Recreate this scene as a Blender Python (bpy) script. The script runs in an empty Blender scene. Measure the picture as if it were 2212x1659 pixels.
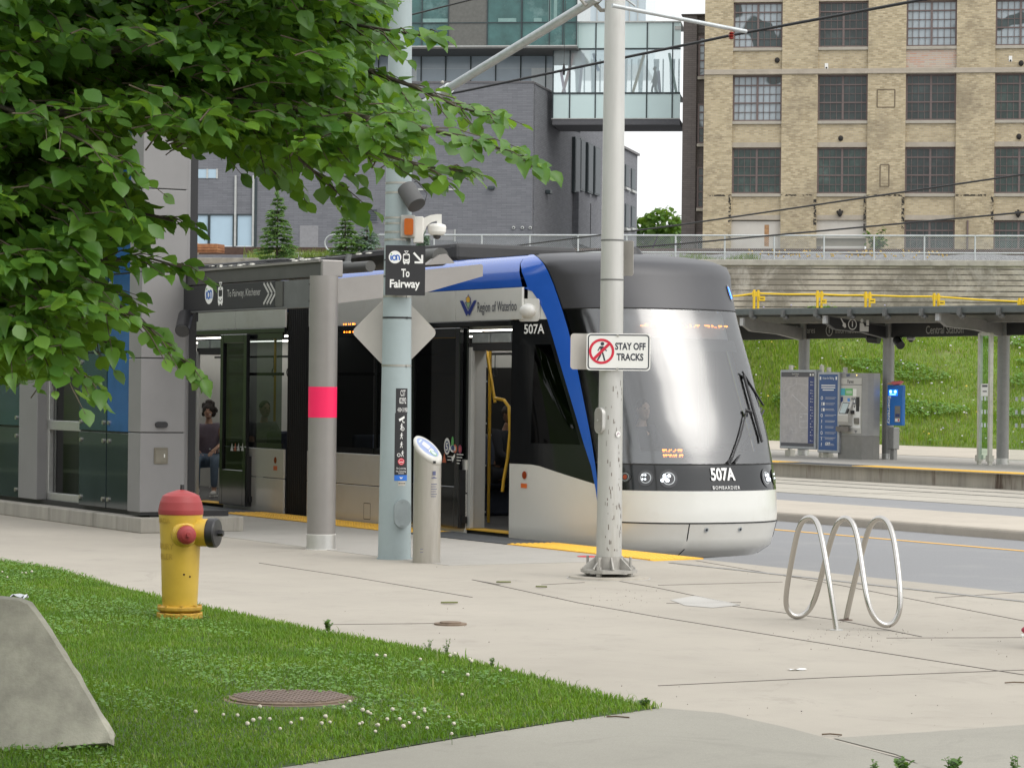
import bpy, math, random
import numpy as np
from mathutils import Vector, Matrix
random.seed(7); RNG=np.random.default_rng(11)
SC=bpy.context.scene; COL=SC.collection
V=Vector; R=math.radians
# ------------------------------------------------------------------ camera
FPX=5800.; ROLL=.0111; CX,CY=1106.,829.5; PITCH=13.1/FPX; EYE=1.70
cam=bpy.data.cameras.new('camera'); camo=bpy.data.objects.new('camera',cam); COL.objects.link(camo)
cam.sensor_width=36; cam.sensor_fit='HORIZONTAL'; cam.lens=36*FPX/2212
cam.clip_start=.1; cam.clip_end=3000
camo.matrix_world=Matrix.Translation((0,0,EYE))@Matrix.Rotation(math.pi/2+PITCH,4,'X')@Matrix.Rotation(ROLL,4,'Z')
SC.camera=camo
# ------------------------------------------------------------------ sky, sun, exposure
SUN_EL,SUN_AZ=R(52),R(125)      # azimuth measured clockwise from +Y
w=bpy.data.worlds.new('World'); SC.world=w; w.use_nodes=True
nt=w.node_tree; nt.nodes.clear()
sky=nt.nodes.new('ShaderNodeTexSky'); sky.sky_type='NISHITA'; sky.sun_disc=False
sky.sun_elevation=SUN_EL; sky.sun_rotation=SUN_AZ; sky.air_density=1.2; sky.dust_density=6; sky.ozone_density=1
hs=nt.nodes.new('ShaderNodeHueSaturation'); hs.inputs['Saturation'].default_value=.22
mxw=nt.nodes.new('ShaderNodeMix'); mxw.data_type='RGBA'; mxw.inputs[0].default_value=.62; mxw.inputs[7].default_value=(8.6,8.75,8.8,1)   # cloud cover
bg=nt.nodes.new('ShaderNodeBackground'); bg.inputs['Strength'].default_value=.15
wo=nt.nodes.new('ShaderNodeOutputWorld')
nt.links.new(sky.outputs[0],hs.inputs['Color']); nt.links.new(hs.outputs[0],mxw.inputs[6]); nt.links.new(mxw.outputs[2],bg.inputs['Color']); nt.links.new(bg.outputs[0],wo.inputs[0])
sl=bpy.data.lights.new('sun','SUN'); sl.energy=.9; sl.angle=R(45); sl.color=(1,.96,.9)
so=bpy.data.objects.new('sun',sl); COL.objects.link(so)
sd=V((math.sin(SUN_AZ)*math.cos(SUN_EL),math.cos(SUN_AZ)*math.cos(SUN_EL),math.sin(SUN_EL)))
so.rotation_euler=sd.to_track_quat('Z','Y').to_euler()
SC.view_settings.view_transform='Standard'; SC.view_settings.look='None'; SC.view_settings.exposure=.32; SC.view_settings.gamma=1
SC.cycles.max_bounces=8; SC.cycles.transparent_max_bounces=24; SC.cycles.caustics_reflective=False; SC.cycles.caustics_refractive=False
# ------------------------------------------------------------------ survey helpers (photo measurement -> metres in the world)
def ray(u,v):
    du,dv=u-CX,v-CY
    x=du*math.cos(ROLL)+dv*math.sin(ROLL); y=-du*math.sin(ROLL)+dv*math.cos(ROLL)
    d=V((x,FPX*math.cos(PITCH)+y*math.sin(PITCH),-y*math.cos(PITCH)+FPX*math.sin(PITCH)))
    return d/d.y
EYEP=V((0,0,EYE))
def G(u,v,z=0.):
    d=ray(u,v); return EYEP+d*((z-EYE)/d.z)
def D(u,v,Y): return EYEP+ray(u,v)*Y
_v=ray(-2280,805); TH=math.atan2(-_v.x,_v.y)
OT=G(1174.6,1170.9)                       # origin of the track frame: on the platform edge
FX=V((math.sin(TH),-math.cos(TH),0)); NY=V((math.cos(TH),math.sin(TH),0)); RZ=math.atan2(FX.y,FX.x)
def W(x,y,z=0.): return OT+FX*x+NY*y+V((0,0,z))
def L(P): q=P-OT; return V((q.dot(FX),q.dot(NY),P.z))
def onY(u,v,y0):
    d=ray(u,v); t=((OT-EYEP).dot(NY)+y0)/d.dot(NY); return L(EYEP+d*t)
def onX(u,v,x0):
    d=ray(u,v); t=((OT-EYEP).dot(FX)+x0)/d.dot(FX); return L(EYEP+d*t)
def GL(u,v,z=0.): return L(G(u,v,z))
def onV(u,v,P0,e):                        # vertical plane through P0 along e -> (distance along e, z)
    n=V((-e.y,e.x,0)); d=ray(u,v); t=(P0-EYEP).dot(n)/d.dot(n); P=EYEP+d*t
    return (P-P0).dot(e),P.z
# ------------------------------------------------------------------ mesh builder
def FR(o,ex,ey):
    o,ex,ey=V(o),V(ex).normalized(),V(ey).normalized(); return (o,ex,ey,ex.cross(ey).normalized())
def fp(fr,x,y,h=0.): return fr[0]+fr[1]*x+fr[2]*y+fr[3]*h
class MB:
    def __init__(s): s.v=[];s.f=[];s.m=[];s.s=[]
    def add(s,vs,fs,m=0,sm=False):
        b=len(s.v); s.v+=[tuple(p) for p in vs]; s.f+=[tuple(i+b for i in f) for f in fs]; s.m+=[m]*len(fs); s.s+=[sm]*len(fs)
    def box(s,x0,x1,y0,y1,z0,z1,m=0):
        s.add([(x0,y0,z0),(x1,y0,z0),(x1,y1,z0),(x0,y1,z0),(x0,y0,z1),(x1,y0,z1),(x1,y1,z1),(x0,y1,z1)],
              [(3,2,1,0),(4,5,6,7),(0,1,5,4),(1,2,6,5),(2,3,7,6),(3,0,4,7)],m)
    def fbox(s,fr,x0,x1,y0,y1,h0,h1,m=0):
        P=[fp(fr,x,y,h) for h in (h0,h1) for x,y in ((x0,y0),(x1,y0),(x1,y1),(x0,y1))]
        s.add(P,[(3,2,1,0),(4,5,6,7),(0,1,5,4),(1,2,6,5),(2,3,7,6),(3,0,4,7)],m)
    def beam(s,p0,p1,wd,ht,m=0,up=(0,0,1)):
        p0,p1=V(p0),V(p1); d=(p1-p0); ex=d.normalized(); side=ex.cross(V(up))
        side=side.normalized() if side.length>1e-5 else V((1,0,0)); u=side.cross(ex)
        fr=(p0,ex,side,u); s.fbox(fr,0,d.length,-wd/2,wd/2,-ht/2,ht/2,m)
    def cyl(s,p0,p1,r0,r1=None,n=20,m=0,caps=True,sm=True):
        p0,p1=V(p0),V(p1); r1=r0 if r1 is None else r1; d=(p1-p0).normalized()
        a=d.orthogonal().normalized(); b=d.cross(a)
        ring=[(math.cos(2*math.pi*k/n),math.sin(2*math.pi*k/n)) for k in range(n)]
        P=[p0+(a*c+b*t)*r0 for c,t in ring]+[p1+(a*c+b*t)*r1 for c,t in ring]
        s.add(P,[(k,(k+1)%n,n+(k+1)%n,n+k) for k in range(n)],m,sm)
        if caps:
            s.add(P[:n],[tuple(range(n-1,-1,-1))],m); s.add(P[n:],[tuple(range(n))],m)
    def tube(s,pts,r,n=10,m=0,caps=True):
        pts=[V(p) for p in pts]; k=len(pts); rs=r if isinstance(r,(list,tuple)) else [r]*k
        T=[(pts[min(i+1,k-1)]-pts[max(i-1,0)]).normalized() for i in range(k)]
        a=T[0].orthogonal().normalized(); P=[]
        for i in range(k):
            a=(a-T[i]*a.dot(T[i])).normalized(); b=T[i].cross(a)
            P+=[pts[i]+(a*math.cos(2*math.pi*j/n)+b*math.sin(2*math.pi*j/n))*rs[i] for j in range(n)]
        s.add(P,[(i*n+j,i*n+(j+1)%n,(i+1)*n+(j+1)%n,(i+1)*n+j) for i in range(k-1) for j in range(n)],m,True)
        if caps: s.add(P[:n],[tuple(range(n-1,-1,-1))],m); s.add(P[-n:],[tuple(range(n))],m)
    def lathe(s,prof,n=28,m=0,o=(0,0,0),ax=(0,0,1),sm=True,caps=True):
        o=V(o); d=V(ax).normalized(); a=d.orthogonal().normalized(); b=d.cross(a); P=[]
        for r,h in prof: P+=[o+d*h+(a*math.cos(2*math.pi*j/n)+b*math.sin(2*math.pi*j/n))*r for j in range(n)]
        k=len(prof)
        for i in range(k-1):
            flat=abs(prof[i][1]-prof[i+1][1])<1e-6
            s.add(P[i*n:(i+2)*n],[(j,(j+1)%n,n+(j+1)%n,n+j) for j in range(n)],m,sm and not flat)
        if caps: s.add(P[:n],[tuple(range(n-1,-1,-1))],m); s.add(P[-n:],[tuple(range(n))],m)
    def prism(s,fr,poly,h0,h1,m=0,sm=False):
        n=len(poly); P=[fp(fr,x,y,h0) for x,y in poly]+[fp(fr,x,y,h1) for x,y in poly]
        s.add(P,[tuple(range(n-1,-1,-1)),tuple(range(n,2*n))],m); s.add(P,[(k,(k+1)%n,n+(k+1)%n,n+k) for k in range(n)],m,sm)
    def grid(s,rows,m=0,sm=True,flip=False):
        c=len(rows[0]); P=[p for r in rows for p in r]
        F=[(i*c+j,i*c+j+1,(i+1)*c+j+1,(i+1)*c+j) for i in range(len(rows)-1) for j in range(c-1)]
        if flip: F=[f[::-1] for f in F]
        s.add(P,F,m,sm)
    def ball(s,c,rx,ry=None,rz=None,n=14,m=0,rot=None):
        ry=rx if ry is None else ry; rz=rx if rz is None else rz; c=V(c); k=n//2; P=[]
        for i in range(1,k):
            a=math.pi*i/k
            for j in range(n):
                t=2*math.pi*j/n; q=V((rx*math.sin(a)*math.cos(t),ry*math.sin(a)*math.sin(t),rz*math.cos(a)))
                P.append(c+(rot@q if rot else q))
        q0,q1=V((0,0,rz)),V((0,0,-rz))
        P+=[c+(rot@q0 if rot else q0),c+(rot@q1 if rot else q1)]; N=len(P)
        F=[(i*n+j,(i+1)*n+j,(i+1)*n+(j+1)%n,i*n+(j+1)%n) for i in range(k-2) for j in range(n)]
        F+=[(N-2,j,(j+1)%n) for j in range(n)]+[(N-1,(k-2)*n+(j+1)%n,(k-2)*n+j) for j in range(n)]
        s.add(P,F,m,True)
    # flat graphics laid h metres proud of a surface frame
    def poly(s,fr,pts,h=0.,m=0): s.add([fp(fr,x,y,h) for x,y in pts],[tuple(range(len(pts)))],m)
    def rect(s,fr,x0,x1,y0,y1,h=0.,m=0): s.poly(fr,[(x0,y0),(x1,y0),(x1,y1),(x0,y1)],h,m)
    def disc(s,fr,x,y,rx,ry=None,h=0.,m=0,n=24):
        ry=rx if ry is None else ry
        s.poly(fr,[(x+rx*math.cos(2*math.pi*k/n),y+ry*math.sin(2*math.pi*k/n)) for k in range(n)],h,m)
    def ring(s,fr,x,y,r0,r1,h=0.,m=0,n=28):
        P=[fp(fr,x+r*math.cos(2*math.pi*k/n),y+r*math.sin(2*math.pi*k/n),h) for r in (r0,r1) for k in range(n)]
        s.add(P,[(k,n+k,n+(k+1)%n,(k+1)%n) for k in range(n)],m)
    def stroke(s,fr,pts,wd,h=0.,m=0):
        for (xa,ya),(xb,yb) in zip(pts,pts[1:]):
            l=math.hypot(xb-xa,yb-ya); nx,ny=-(yb-ya)/l*wd/2,(xb-xa)/l*wd/2
            s.poly(fr,[(xa-nx,ya-ny),(xb-nx,yb-ny),(xb+nx,yb+ny),(xa+nx,ya+ny)],h,m)
    def text(s,fr,x,y,txt,size,h=0.,m=0,al='CENTER',sx=1.,bold=0.,w=None,sp=1.):
        c=bpy.data.curves.new('t','FONT'); c.body=txt; c.size=size; c.align_x=al; c.align_y='CENTER'; c.resolution_u=3; c.offset=bold; c.space_character=sp
        o=bpy.data.objects.new('t',c); COL.objects.link(o); dg=bpy.context.evaluated_depsgraph_get(); dg.update()
        me=bpy.data.meshes.new_from_object(o.evaluated_get(dg))
        if w: sx=w/(max(p.co.x for p in me.vertices)-min(p.co.x for p in me.vertices))
        s.add([fp(fr,x+p.co.x*sx,y+p.co.y,h) for p in me.vertices],[tuple(p.vertices) for p in me.polygons],m)
        bpy.data.objects.remove(o); bpy.data.curves.remove(c); bpy.data.meshes.remove(me)
    def split(s):
        # one builder per connected piece
        par=list(range(len(s.v)))
        def fd(i):
            while par[i]!=i: par[i]=par[par[i]]; i=par[i]
            return i
        for f in s.f:
            for j in f[1:]: par[fd(j)]=fd(f[0])
        out={}
        for f,m,q in zip(s.f,s.m,s.s):
            r=fd(f[0]); b,mp=out.setdefault(r,(MB(),{}))
            for i in f:
                if i not in mp: mp[i]=len(b.v); b.v.append(s.v[i])
            b.f.append(tuple(mp[i] for i in f)); b.m.append(m); b.s.append(q)
        return [b for b,_ in out.values()]
    def each(s,name,mats,parent=None,**k):
        for b in s.split(): o=b.build(name,mats,parent,**k)
        return o
    def build(s,name,mats,parent=None,bevel=0.,seg=2,sub=0,solid=0.):
        me=bpy.data.meshes.new(name); me.from_pydata(s.v,[],s.f)
        for m in (mats if isinstance(mats,(list,tuple)) else [mats]): me.materials.append(m)
        me.polygons.foreach_set('material_index',s.m); me.polygons.foreach_set('use_smooth',s.s); me.update()
        o=bpy.data.objects.new(name,me); COL.objects.link(o)
        if parent: o.parent=parent
        if bevel:
            b=o.modifiers.new('bevel','BEVEL'); b.width=bevel; b.segments=seg; b.limit_method='ANGLE'; b.angle_limit=R(40)
        if solid:
            b=o.modifiers.new('solid','SOLIDIFY'); b.thickness=solid; b.offset=0
        return o
def rrect(x0,x1,y0,y1,r,n=5):
    P=[]
    for cx,cy,a0 in ((x1-r,y1-r,0),(x0+r,y1-r,90),(x0+r,y0+r,180),(x1-r,y0+r,270)):
        P+=[(cx+r*math.cos(R(a0+90*k/n)),cy+r*math.sin(R(a0+90*k/n))) for k in range(n+1)]
    return P
def tag(o,label=None,cat=None,group=None,kind=None):
    if label: o['label']=label
    if cat: o['category']=cat
    if group: o['group']=group
    if kind: o['kind']=kind
    return o
def thing(name,label,cat,loc=(0,0,0),rz=0.,group=None):
    o=bpy.data.objects.new(name,None); COL.objects.link(o); o.location=loc; o.rotation_euler=(0,0,rz); o.empty_display_size=.2
    return tag(o,label,cat,group)
def dup(o,parent=None):
    c=o.copy(); COL.objects.link(c); c.parent=parent
    for ch in list(o.children): dup(ch,c)
    return c
# ------------------------------------------------------------------ materials (all procedural)
def nn(t,k,**kw):
    n=t.nodes.new('ShaderNode'+k)
    for a,b in kw.items():
        if a in n.inputs: n.inputs[a].default_value=b
        else: setattr(n,a,b)
    return n
def mixc(t,fac,a,b,mode='MIX'):
    n=t.nodes.new('ShaderNodeMix'); n.data_type='RGBA'; n.blend_type=mode
    for i,x in ((0,fac),(6,a),(7,b)):
        if hasattr(x,'is_output'): t.links.new(x,n.inputs[i])
        else: n.inputs[i].default_value=x if not isinstance(x,tuple) else (*x[:3],1)
    return n.outputs[2]
def ramp(t,src,p0,p1,c0=(0,0,0),c1=(1,1,1)):
    n=t.nodes.new('ShaderNodeValToRGB'); e=n.color_ramp.elements
    e[0].position=p0; e[1].position=p1; e[0].color=(*c0,1); e[1].color=(*c1,1); t.links.new(src,n.inputs[0]); return n.outputs[0]
def noise(t,scale,detail=4,rough=.6,vec=None,dim=None,dist=0):
    n=nn(t,'TexNoise',Scale=scale,Detail=detail,Roughness=rough,Distortion=dist)
    if vec is not None: t.links.new(vec,n.inputs['Vector'])
    return n.outputs['Fac']
def base(name):
    m=bpy.data.materials.new(name); m.use_nodes=True; t=m.node_tree
    return m,t,t.nodes['Principled BSDF'],nn(t,'TexCoord').outputs['Object']
def bumpn(t,p,src,st=.3,dist=.01):
    b=nn(t,'Bump',Strength=st,Distance=dist); t.links.new(src,b.inputs['Height']); t.links.new(b.outputs[0],p.inputs['Normal'])
def M(name,col,rough=.5,metal=0.,var=.12,vs=6.,spec=.5,bump=0.,bs=80.,coat=0.,dirt_or_sheen=None,ds=2.,streak=False,ior=None,rv=.12,dr=(.52,.75)):
    m,t,p,oc=base(name)
    vec=oc
    if streak:
        mp=nn(t,'Mapping'); mp.inputs['Scale'].default_value=(1,1,.12); t.links.new(oc,mp.inputs['Vector']); vec=mp.outputs[0]
    f=noise(t,vs,5,.65,vec)
    c=mixc(t,ramp(t,f,.3,.7),tuple(x*(1-var) for x in col),tuple(min(1,x*(1+var)) for x in col))
    if dirt_or_sheen:
        f2=noise(t,ds,6,.7,vec); c=mixc(t,ramp(t,f2,*dr),c,dirt_or_sheen)
    t.links.new(c,p.inputs['Base Color'])
    rr=nn(t,'MapRange'); rr.inputs['To Min'].default_value=max(.02,rough-rv*rough); rr.inputs['To Max'].default_value=min(1,rough+rv*rough)
    t.links.new(f,rr.inputs['Value']); t.links.new(rr.outputs[0],p.inputs['Roughness'])
    p.inputs['Metallic'].default_value=metal; p.inputs['Specular IOR Level'].default_value=spec
    if ior: p.inputs['IOR'].default_value=ior
    if coat: p.inputs['Coat Weight'].default_value=coat; p.inputs['Coat Roughness'].default_value=.06
    if bump: bumpn(t,p,noise(t,bs,4,.7,oc),bump,.004)
    return m
def EM(name,col,st):
    m,t,p,oc=base(name); p.inputs['Base Color'].default_value=(*col,1); p.inputs['Emission Color'].default_value=(*col,1); p.inputs['Emission Strength'].default_value=st; return m
def GLASS(name,tint,refl=1.6,rough=.02,wob=0.,opac=0.,base_col=(.01,.012,.012)):
    # thin sheet: sees through with a tint, mirrors by fresnel
    m=bpy.data.materials.new(name); m.use_nodes=True; t=m.node_tree; t.nodes.clear(); oc=nn(t,'TexCoord').outputs['Object']
    tr=nn(t,'BsdfTransparent'); tr.inputs[0].default_value=(*tint,1)
    gl=nn(t,'BsdfGlossy',Roughness=rough); fr=nn(t,'Fresnel',IOR=refl); mx=nn(t,'MixShader'); out=nn(t,'OutputMaterial')
    src=tr.outputs[0]
    if opac:
        df=nn(t,'BsdfDiffuse'); df.inputs[0].default_value=(*base_col,1); m2=nn(t,'MixShader'); m2.inputs[0].default_value=opac
        t.links.new(tr.outputs[0],m2.inputs[1]); t.links.new(df.outputs[0],m2.inputs[2]); src=m2.outputs[0]
    if wob:
        b=nn(t,'Bump',Strength=wob,Distance=.02); t.links.new(noise(t,1.6,2,.5,oc),b.inputs['Height'])
        t.links.new(b.outputs[0],gl.inputs['Normal']); t.links.new(b.outputs[0],fr.inputs['Normal'])
    t.links.new(fr.outputs[0],mx.inputs[0]); t.links.new(src,mx.inputs[1]); t.links.new(gl.outputs[0],mx.inputs[2]); t.links.new(mx.outputs[0],out.inputs[0])
    return m
def LEAF(name,cols,rough=.45,trans=.35,spec=.4,patch=None):
    m,t,p,oc=base(name)
    g=nn(t,'NewGeometry'); cr=t.nodes.new('ShaderNodeValToRGB'); e=cr.color_ramp.elements
    e[0].color=(*cols[0],1); e[1].color=(*cols[-1],1)
    for i,c in enumerate(cols[1:-1]): x=e.new((i+1)/(len(cols)-1)); x.color=(*c,1)
    t.links.new(g.outputs['Random Per Island'],cr.inputs[0])
    cc=cr.outputs[0]
    if patch:
        cc=mixc(t,ramp(t,noise(t,patch[0],5,.65,oc),.38,.66),mixc(t,1.,cc,patch[1],'MULTIPLY'),mixc(t,1.,cc,patch[2],'MULTIPLY'))
    t.links.new(cc,p.inputs['Base Color']); p.inputs['Roughness'].default_value=rough; p.inputs['Specular IOR Level'].default_value=spec
    tl=nn(t,'BsdfTranslucent'); t.links.new(mixc(t,.0 if 'bridge' in name else .6,cc,(.30,.50,.02),'MIX'),tl.inputs[0])
    mx=nn(t,'MixShader'); mx.inputs[0].default_value=trans; out=t.nodes['Material Output']
    t.links.new(p.outputs[0],mx.inputs[1]); t.links.new(tl.outputs[0],mx.inputs[2]); t.links.new(mx.outputs[0],out.inputs[0])
    return m
def BRICK(name,c1,c2,mort,sc,w=.22,h=.075,ms=.012,stain=(.05,.045,.04),st=(.55,.8),bias=0.,stain2=None,bump=.4,axis='xz',sscale=.35):
    m,t,p,oc=base(name); sp=nn(t,'SeparateXYZ'); cb=nn(t,'CombineXYZ'); t.links.new(oc,sp.inputs[0])
    add=nn(t,'Math'); add.operation='MULTIPLY_ADD'; add.inputs[1].default_value=1.; t.links.new(sp.outputs[0],add.inputs[0])
    ad2=nn(t,'Math'); ad2.operation='ADD'; ad2.inputs[1].default_value=137.3; t.links.new(sp.outputs[1],ad2.inputs[0]); t.links.new(ad2.outputs[0],add.inputs[2])
    t.links.new(add.outputs[0],cb.inputs[0]); t.links.new(sp.outputs[2],cb.inputs[1])
    b=nn(t,'TexBrick'); b.inputs['Scale'].default_value=1.; b.inputs['Brick Width'].default_value=w*sc; b.inputs['Row Height'].default_value=h*sc; b.inputs['Mortar Size'].default_value=ms*sc; b.inputs['Bias'].default_value=bias
    b.inputs['Color1'].default_value=(*c1,1); b.inputs['Color2'].default_value=(*c2,1); b.inputs['Mortar'].default_value=(*mort,1); b.inputs['Mortar Smooth'].default_value=.3
    t.links.new(cb.outputs[0],b.inputs['Vector'])
    c=b.outputs['Color']
    n1=noise(t,sscale,7,.72,cb.outputs[0]); c=mixc(t,ramp(t,n1,st[0],st[1],(0,0,0),(.75,.75,.75)),c,stain)
    if stain2: c=mixc(t,ramp(t,noise(t,.9,6,.75,cb.outputs[0],dist=1),.5,.8,(0,0,0),(.7,.7,.7)),c,stain2)
    t.links.new(c,p.inputs['Base Color']); p.inputs['Roughness'].default_value=.88
    bb=nn(t,'Bump',Strength=bump,Distance=.01); bb.invert=True; t.links.new(b.outputs['Fac'],bb.inputs['Height']); t.links.new(bb.outputs[0],p.inputs['Normal'])
    return m
# ================================================================== shared materials
def paving(name,col,dirt_or_sheen=(.25,.23,.2),speck=.5):
    m,t,p,oc=base(name)
    f=noise(t,.35,6,.65,oc); c=mixc(t,ramp(t,f,.28,.72),tuple(x*.84 for x in col),tuple(x*1.08 for x in col))
    f2=noise(t,2.2,6,.7,oc); c=mixc(t,ramp(t,f2,.5,.8,(0,0,0),(.35,.35,.35)),c,dirt_or_sheen)
    f4=noise(t,.9,7,.78,oc,dist=2.2); c=mixc(t,ramp(t,f4,.56,.66,(0,0,0),(.42,.42,.42)),c,tuple(x*.62 for x in col))
    f3=noise(t,160,2,.5,oc); c=mixc(t,ramp(t,f3,.3,.7,(speck,)*3,(0,0,0)),c,tuple(x*.72 for x in col))
    vo=nn(t,'TexVoronoi',Scale=2.6); t.links.new(oc,vo.inputs['Vector'])
    c=mixc(t,ramp(t,vo.outputs['Distance'],.012,.022,(.7,.7,.7),(0,0,0)),c,(.08,.07,.06))
    t.links.new(c,p.inputs['Base Color']); p.inputs['Roughness'].default_value=.85; p.inputs['Specular IOR Level'].default_value=.3
    bumpn(t,p,noise(t,60,4,.7,oc),.25,.004); return m
M_pave=paving('plaza_concrete',(.415,.38,.325))
M_path=paving('path_concrete',(.345,.33,.285),(.2,.19,.165),.8)
M_beige=paving('kerb_concrete',(.50,.45,.38))
M_track=paving('trackbed_concrete',(.46,.43,.37))
M_plat=paving('platform_concrete',(.42,.40,.365))
M_asph=M('asphalt',(.235,.237,.243),.9,var=.12,vs=40,bump=.5,bs=300,dirt_or_sheen=(.28,.28,.275),ds=.5)
M_wallc=M('platform_wall_concrete',(.40,.37,.315),.9,var=.3,vs=2.2,dirt_or_sheen=(.11,.08,.06),ds=1.1,dr=(.53,.64),streak=True,bump=.2,bs=40)
M_plinth=M('plinth_concrete',(.34,.32,.28),.9,var=.2,vs=3,dirt_or_sheen=(.14,.13,.11),ds=1.6,streak=True,bump=.25,bs=60)
M_joint=M('joint_dark',(.09,.08,.07),.95)
M_yel=M('tactile_yellow',(.78,.45,.05),.6,var=.06,vs=10)
M_yline=M('road_paint_yellow',(.75,.42,.08),.7,var=.12,vs=20)
M_steel=M('rail_steel',(.42,.41,.40),.35,.9,var=.2)
M_soil=M('lawn_soil',(.05,.085,.018),.95,var=.3,vs=8)
M_bank=M('bank_soil',(.14,.20,.04),.95,var=.3,vs=3,dirt_or_sheen=(.16,.14,.06),ds=.4)
M_ballast=M('ballast_stone',(.21,.21,.215),.95,var=.55,vs=14,bump=1.,bs=16)
M_rust=M('rail_rust',(.10,.06,.045),.8,.2,var=.25)
M_alu=M('brushed_aluminium',(.62,.62,.60),.42,.85,var=.06,vs=20)
M_galv=M('galvanised_steel',(.50,.53,.54),.5,.55,var=.12,vs=14)
M_black=M('black_plastic',(.018,.018,.02),.45,var=.1)
M_blackm=M('black_matt',(.02,.02,.022),.8)
M_white=M('white_plastic',(.74,.73,.69),.4,var=.04)
M_signblack=M('sign_black',(.022,.022,.025),.5,var=.1)
M_letter=M('letter_white',(.82,.82,.80),.5,var=.02)
M_blue=M('logo_blue',(.03,.14,.50),.5,var=.03)
M_green=M('logo_green',(.12,.42,.10),.5)
M_red=M('sign_red',(.60,.02,.05),.5,var=.04)
M_signwhite=M('sign_white',(.80,.80,.77),.45,var=.03)
M_signback=M('sign_back_aluminium',(.50,.475,.44),.5,.35,var=.07,vs=3)
M_canopy=M('canopy_grey_paint',(.30,.285,.27),.42,.45,var=.06,vs=3)
M_canopyd=M('canopy_dark_paint',(.085,.085,.08),.5,.2,var=.12)
M_fargrey=M('station_grey_paint',(.30,.30,.29),.45,.3,var=.1)
M_far_dark=M('station_dark_paint',(.13,.135,.135),.5,.2,var=.12)
M_strap=M('steel_strap',(.45,.44,.40),.4,.8,var=.1)
M_yelp=M('yellow_paint',(.72,.48,.02),.5,var=.1)
# ================================================================== ground
def tlocal(name,mb,mats,kind='structure',z=0,**k):
    o=mb.build(name,mats,**k); o.location=OT; o.rotation_euler=(0,0,RZ); o['kind']=kind; return o
b=MB(); b.box(-140,80,-.02,60,-.9,-.36); tlocal('ground',b,M_asph)
b=MB(); b.box(-140,80,.0,9.92,-.355,-.35); tlocal('road',b,M_asph)
b=MB(); b.box(-140,80,-70,0,-.8,0.); o=tlocal('plaza_pavement',b,M_pave,bevel=.03,seg=3)
b=MB()
for y0,y1 in ((8.17,8.29),): b.box(-90,60,y0,y1,-.348,-.344)
tlocal('road_edge_line',b,M_yline)
b=MB(); b.box(-140,80,9.92,12.8,-.6,-.2); tlocal('median_kerb',b,M_beige,bevel=.05,seg=3)
b=MB(); b.box(-140,80,12.8,17.2,-.354,-.347); tlocal('bus_lane',b,M_asph)
b=MB(); b.box(-140,80,17.2,23.2,-.6,-.335); tlocal('trackbed',b,M_track)
b=MB()
for y in (20.3,21.75): b.box(-140,80,y-.035,y+.035,-.334,-.328)
for y in (1.,2.45): b.box(-140,30,y-.03,y+.03,-.349,-.343)
tlocal('track_rails',b,M_steel)
b=MB()
for y in (18.6,20.22,20.42,21.67,21.87): b.box(-140,80,y-.012,y+.012,-.3345,-.3325)
for x in range(-60,20,6): b.box(x,x+.02,17.3,23.1,-.3345,-.3325)
tlocal('trackbed_joints',b,M_joint)
b=MB(); b.box(-140,80,23.2,40.25,-.7,0.); tlocal('far_platform',b,[M_wallc])
b=MB(); b.box(-140,80,23.0,40.25,.0,.012); tlocal('far_platform_paving',b,M_plat)
b=MB(); b.box(-140,80,31.5,40.25,.012,.02); tlocal('far_sidewalk',b,M_beige)
# tactile strips with raised domes
def tactile(name,x0,x1,y0,y1,z,mat,domes=True):
    b=MB(); b.box(x0,x1,y0,y1,z,z+.012)
    if domes:
        s=.075
        for i in range(int((x1-x0)/s)):
            for j in range(int((y1-y0)/s)):
                cx,cy=x0+(i+.5)*s,y0+(j+.5)*s; r=.02
                b.add([(cx-r,cy-r,z+.012),(cx+r,cy-r,z+.012),(cx+r,cy+r,z+.012),(cx-r,cy+r,z+.012),(cx-r*.6,cy-r*.6,z+.019),(cx+r*.6,cy-r*.6,z+.019),(cx+r*.6,cy+r*.6,z+.019),(cx-r*.6,cy+r*.6,z+.019)],[(4,5,6,7),(0,1,5,4),(1,2,6,5),(2,3,7,6),(3,0,4,7)])
    return tlocal(name,b,mat)
xs=GL(1412,1211.8).x
b=MB(); b.prism(FR((0,0,0),(1,0,0),(0,1,0)),[(.3,-.66),(xs,-.66),(xs-.08,-.005),(.3,-.005)],.0,.003); tlocal('tactile_base',b,M_yel)
tactile('tactile_strip',.32,xs-.08,-.655,-.01,.001,M_yel)
M_darkmat=M('boarding_mat_dark',(.075,.08,.085),.8,var=.12)
tactile('boarding_mat',-2.1,.30,-.66,-.01,.0,M_darkmat,False)
tactile('tactile_strip',-7.3,-2.12,-.66,-.01,.0,M_yel)
tactile('boarding_mat',-10.2,-7.32,-.66,-.01,.0,M_darkmat,False)
tactile('far_tactile_strip',-60,-27.3,23.02,23.75,.012,M_yel,False)
tactile('far_boarding_mat',-27.28,-24.4,23.02,23.75,.012,M_darkmat,False)
tactile('far_tactile_strip',-24.38,40,23.02,23.75,.012,M_yel,False)
b=MB(); b.box(xs+.3,50,-.69,-.62,-.002,.006); tlocal('kerb_edge_rail',b,M_steel)
# pale platform band under the canopy
b=MB(); b.box(-12,GL(1300,1213).x,-2.95,-.67,.0,.0035); tlocal('platform_band',b,M_plat)
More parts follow.
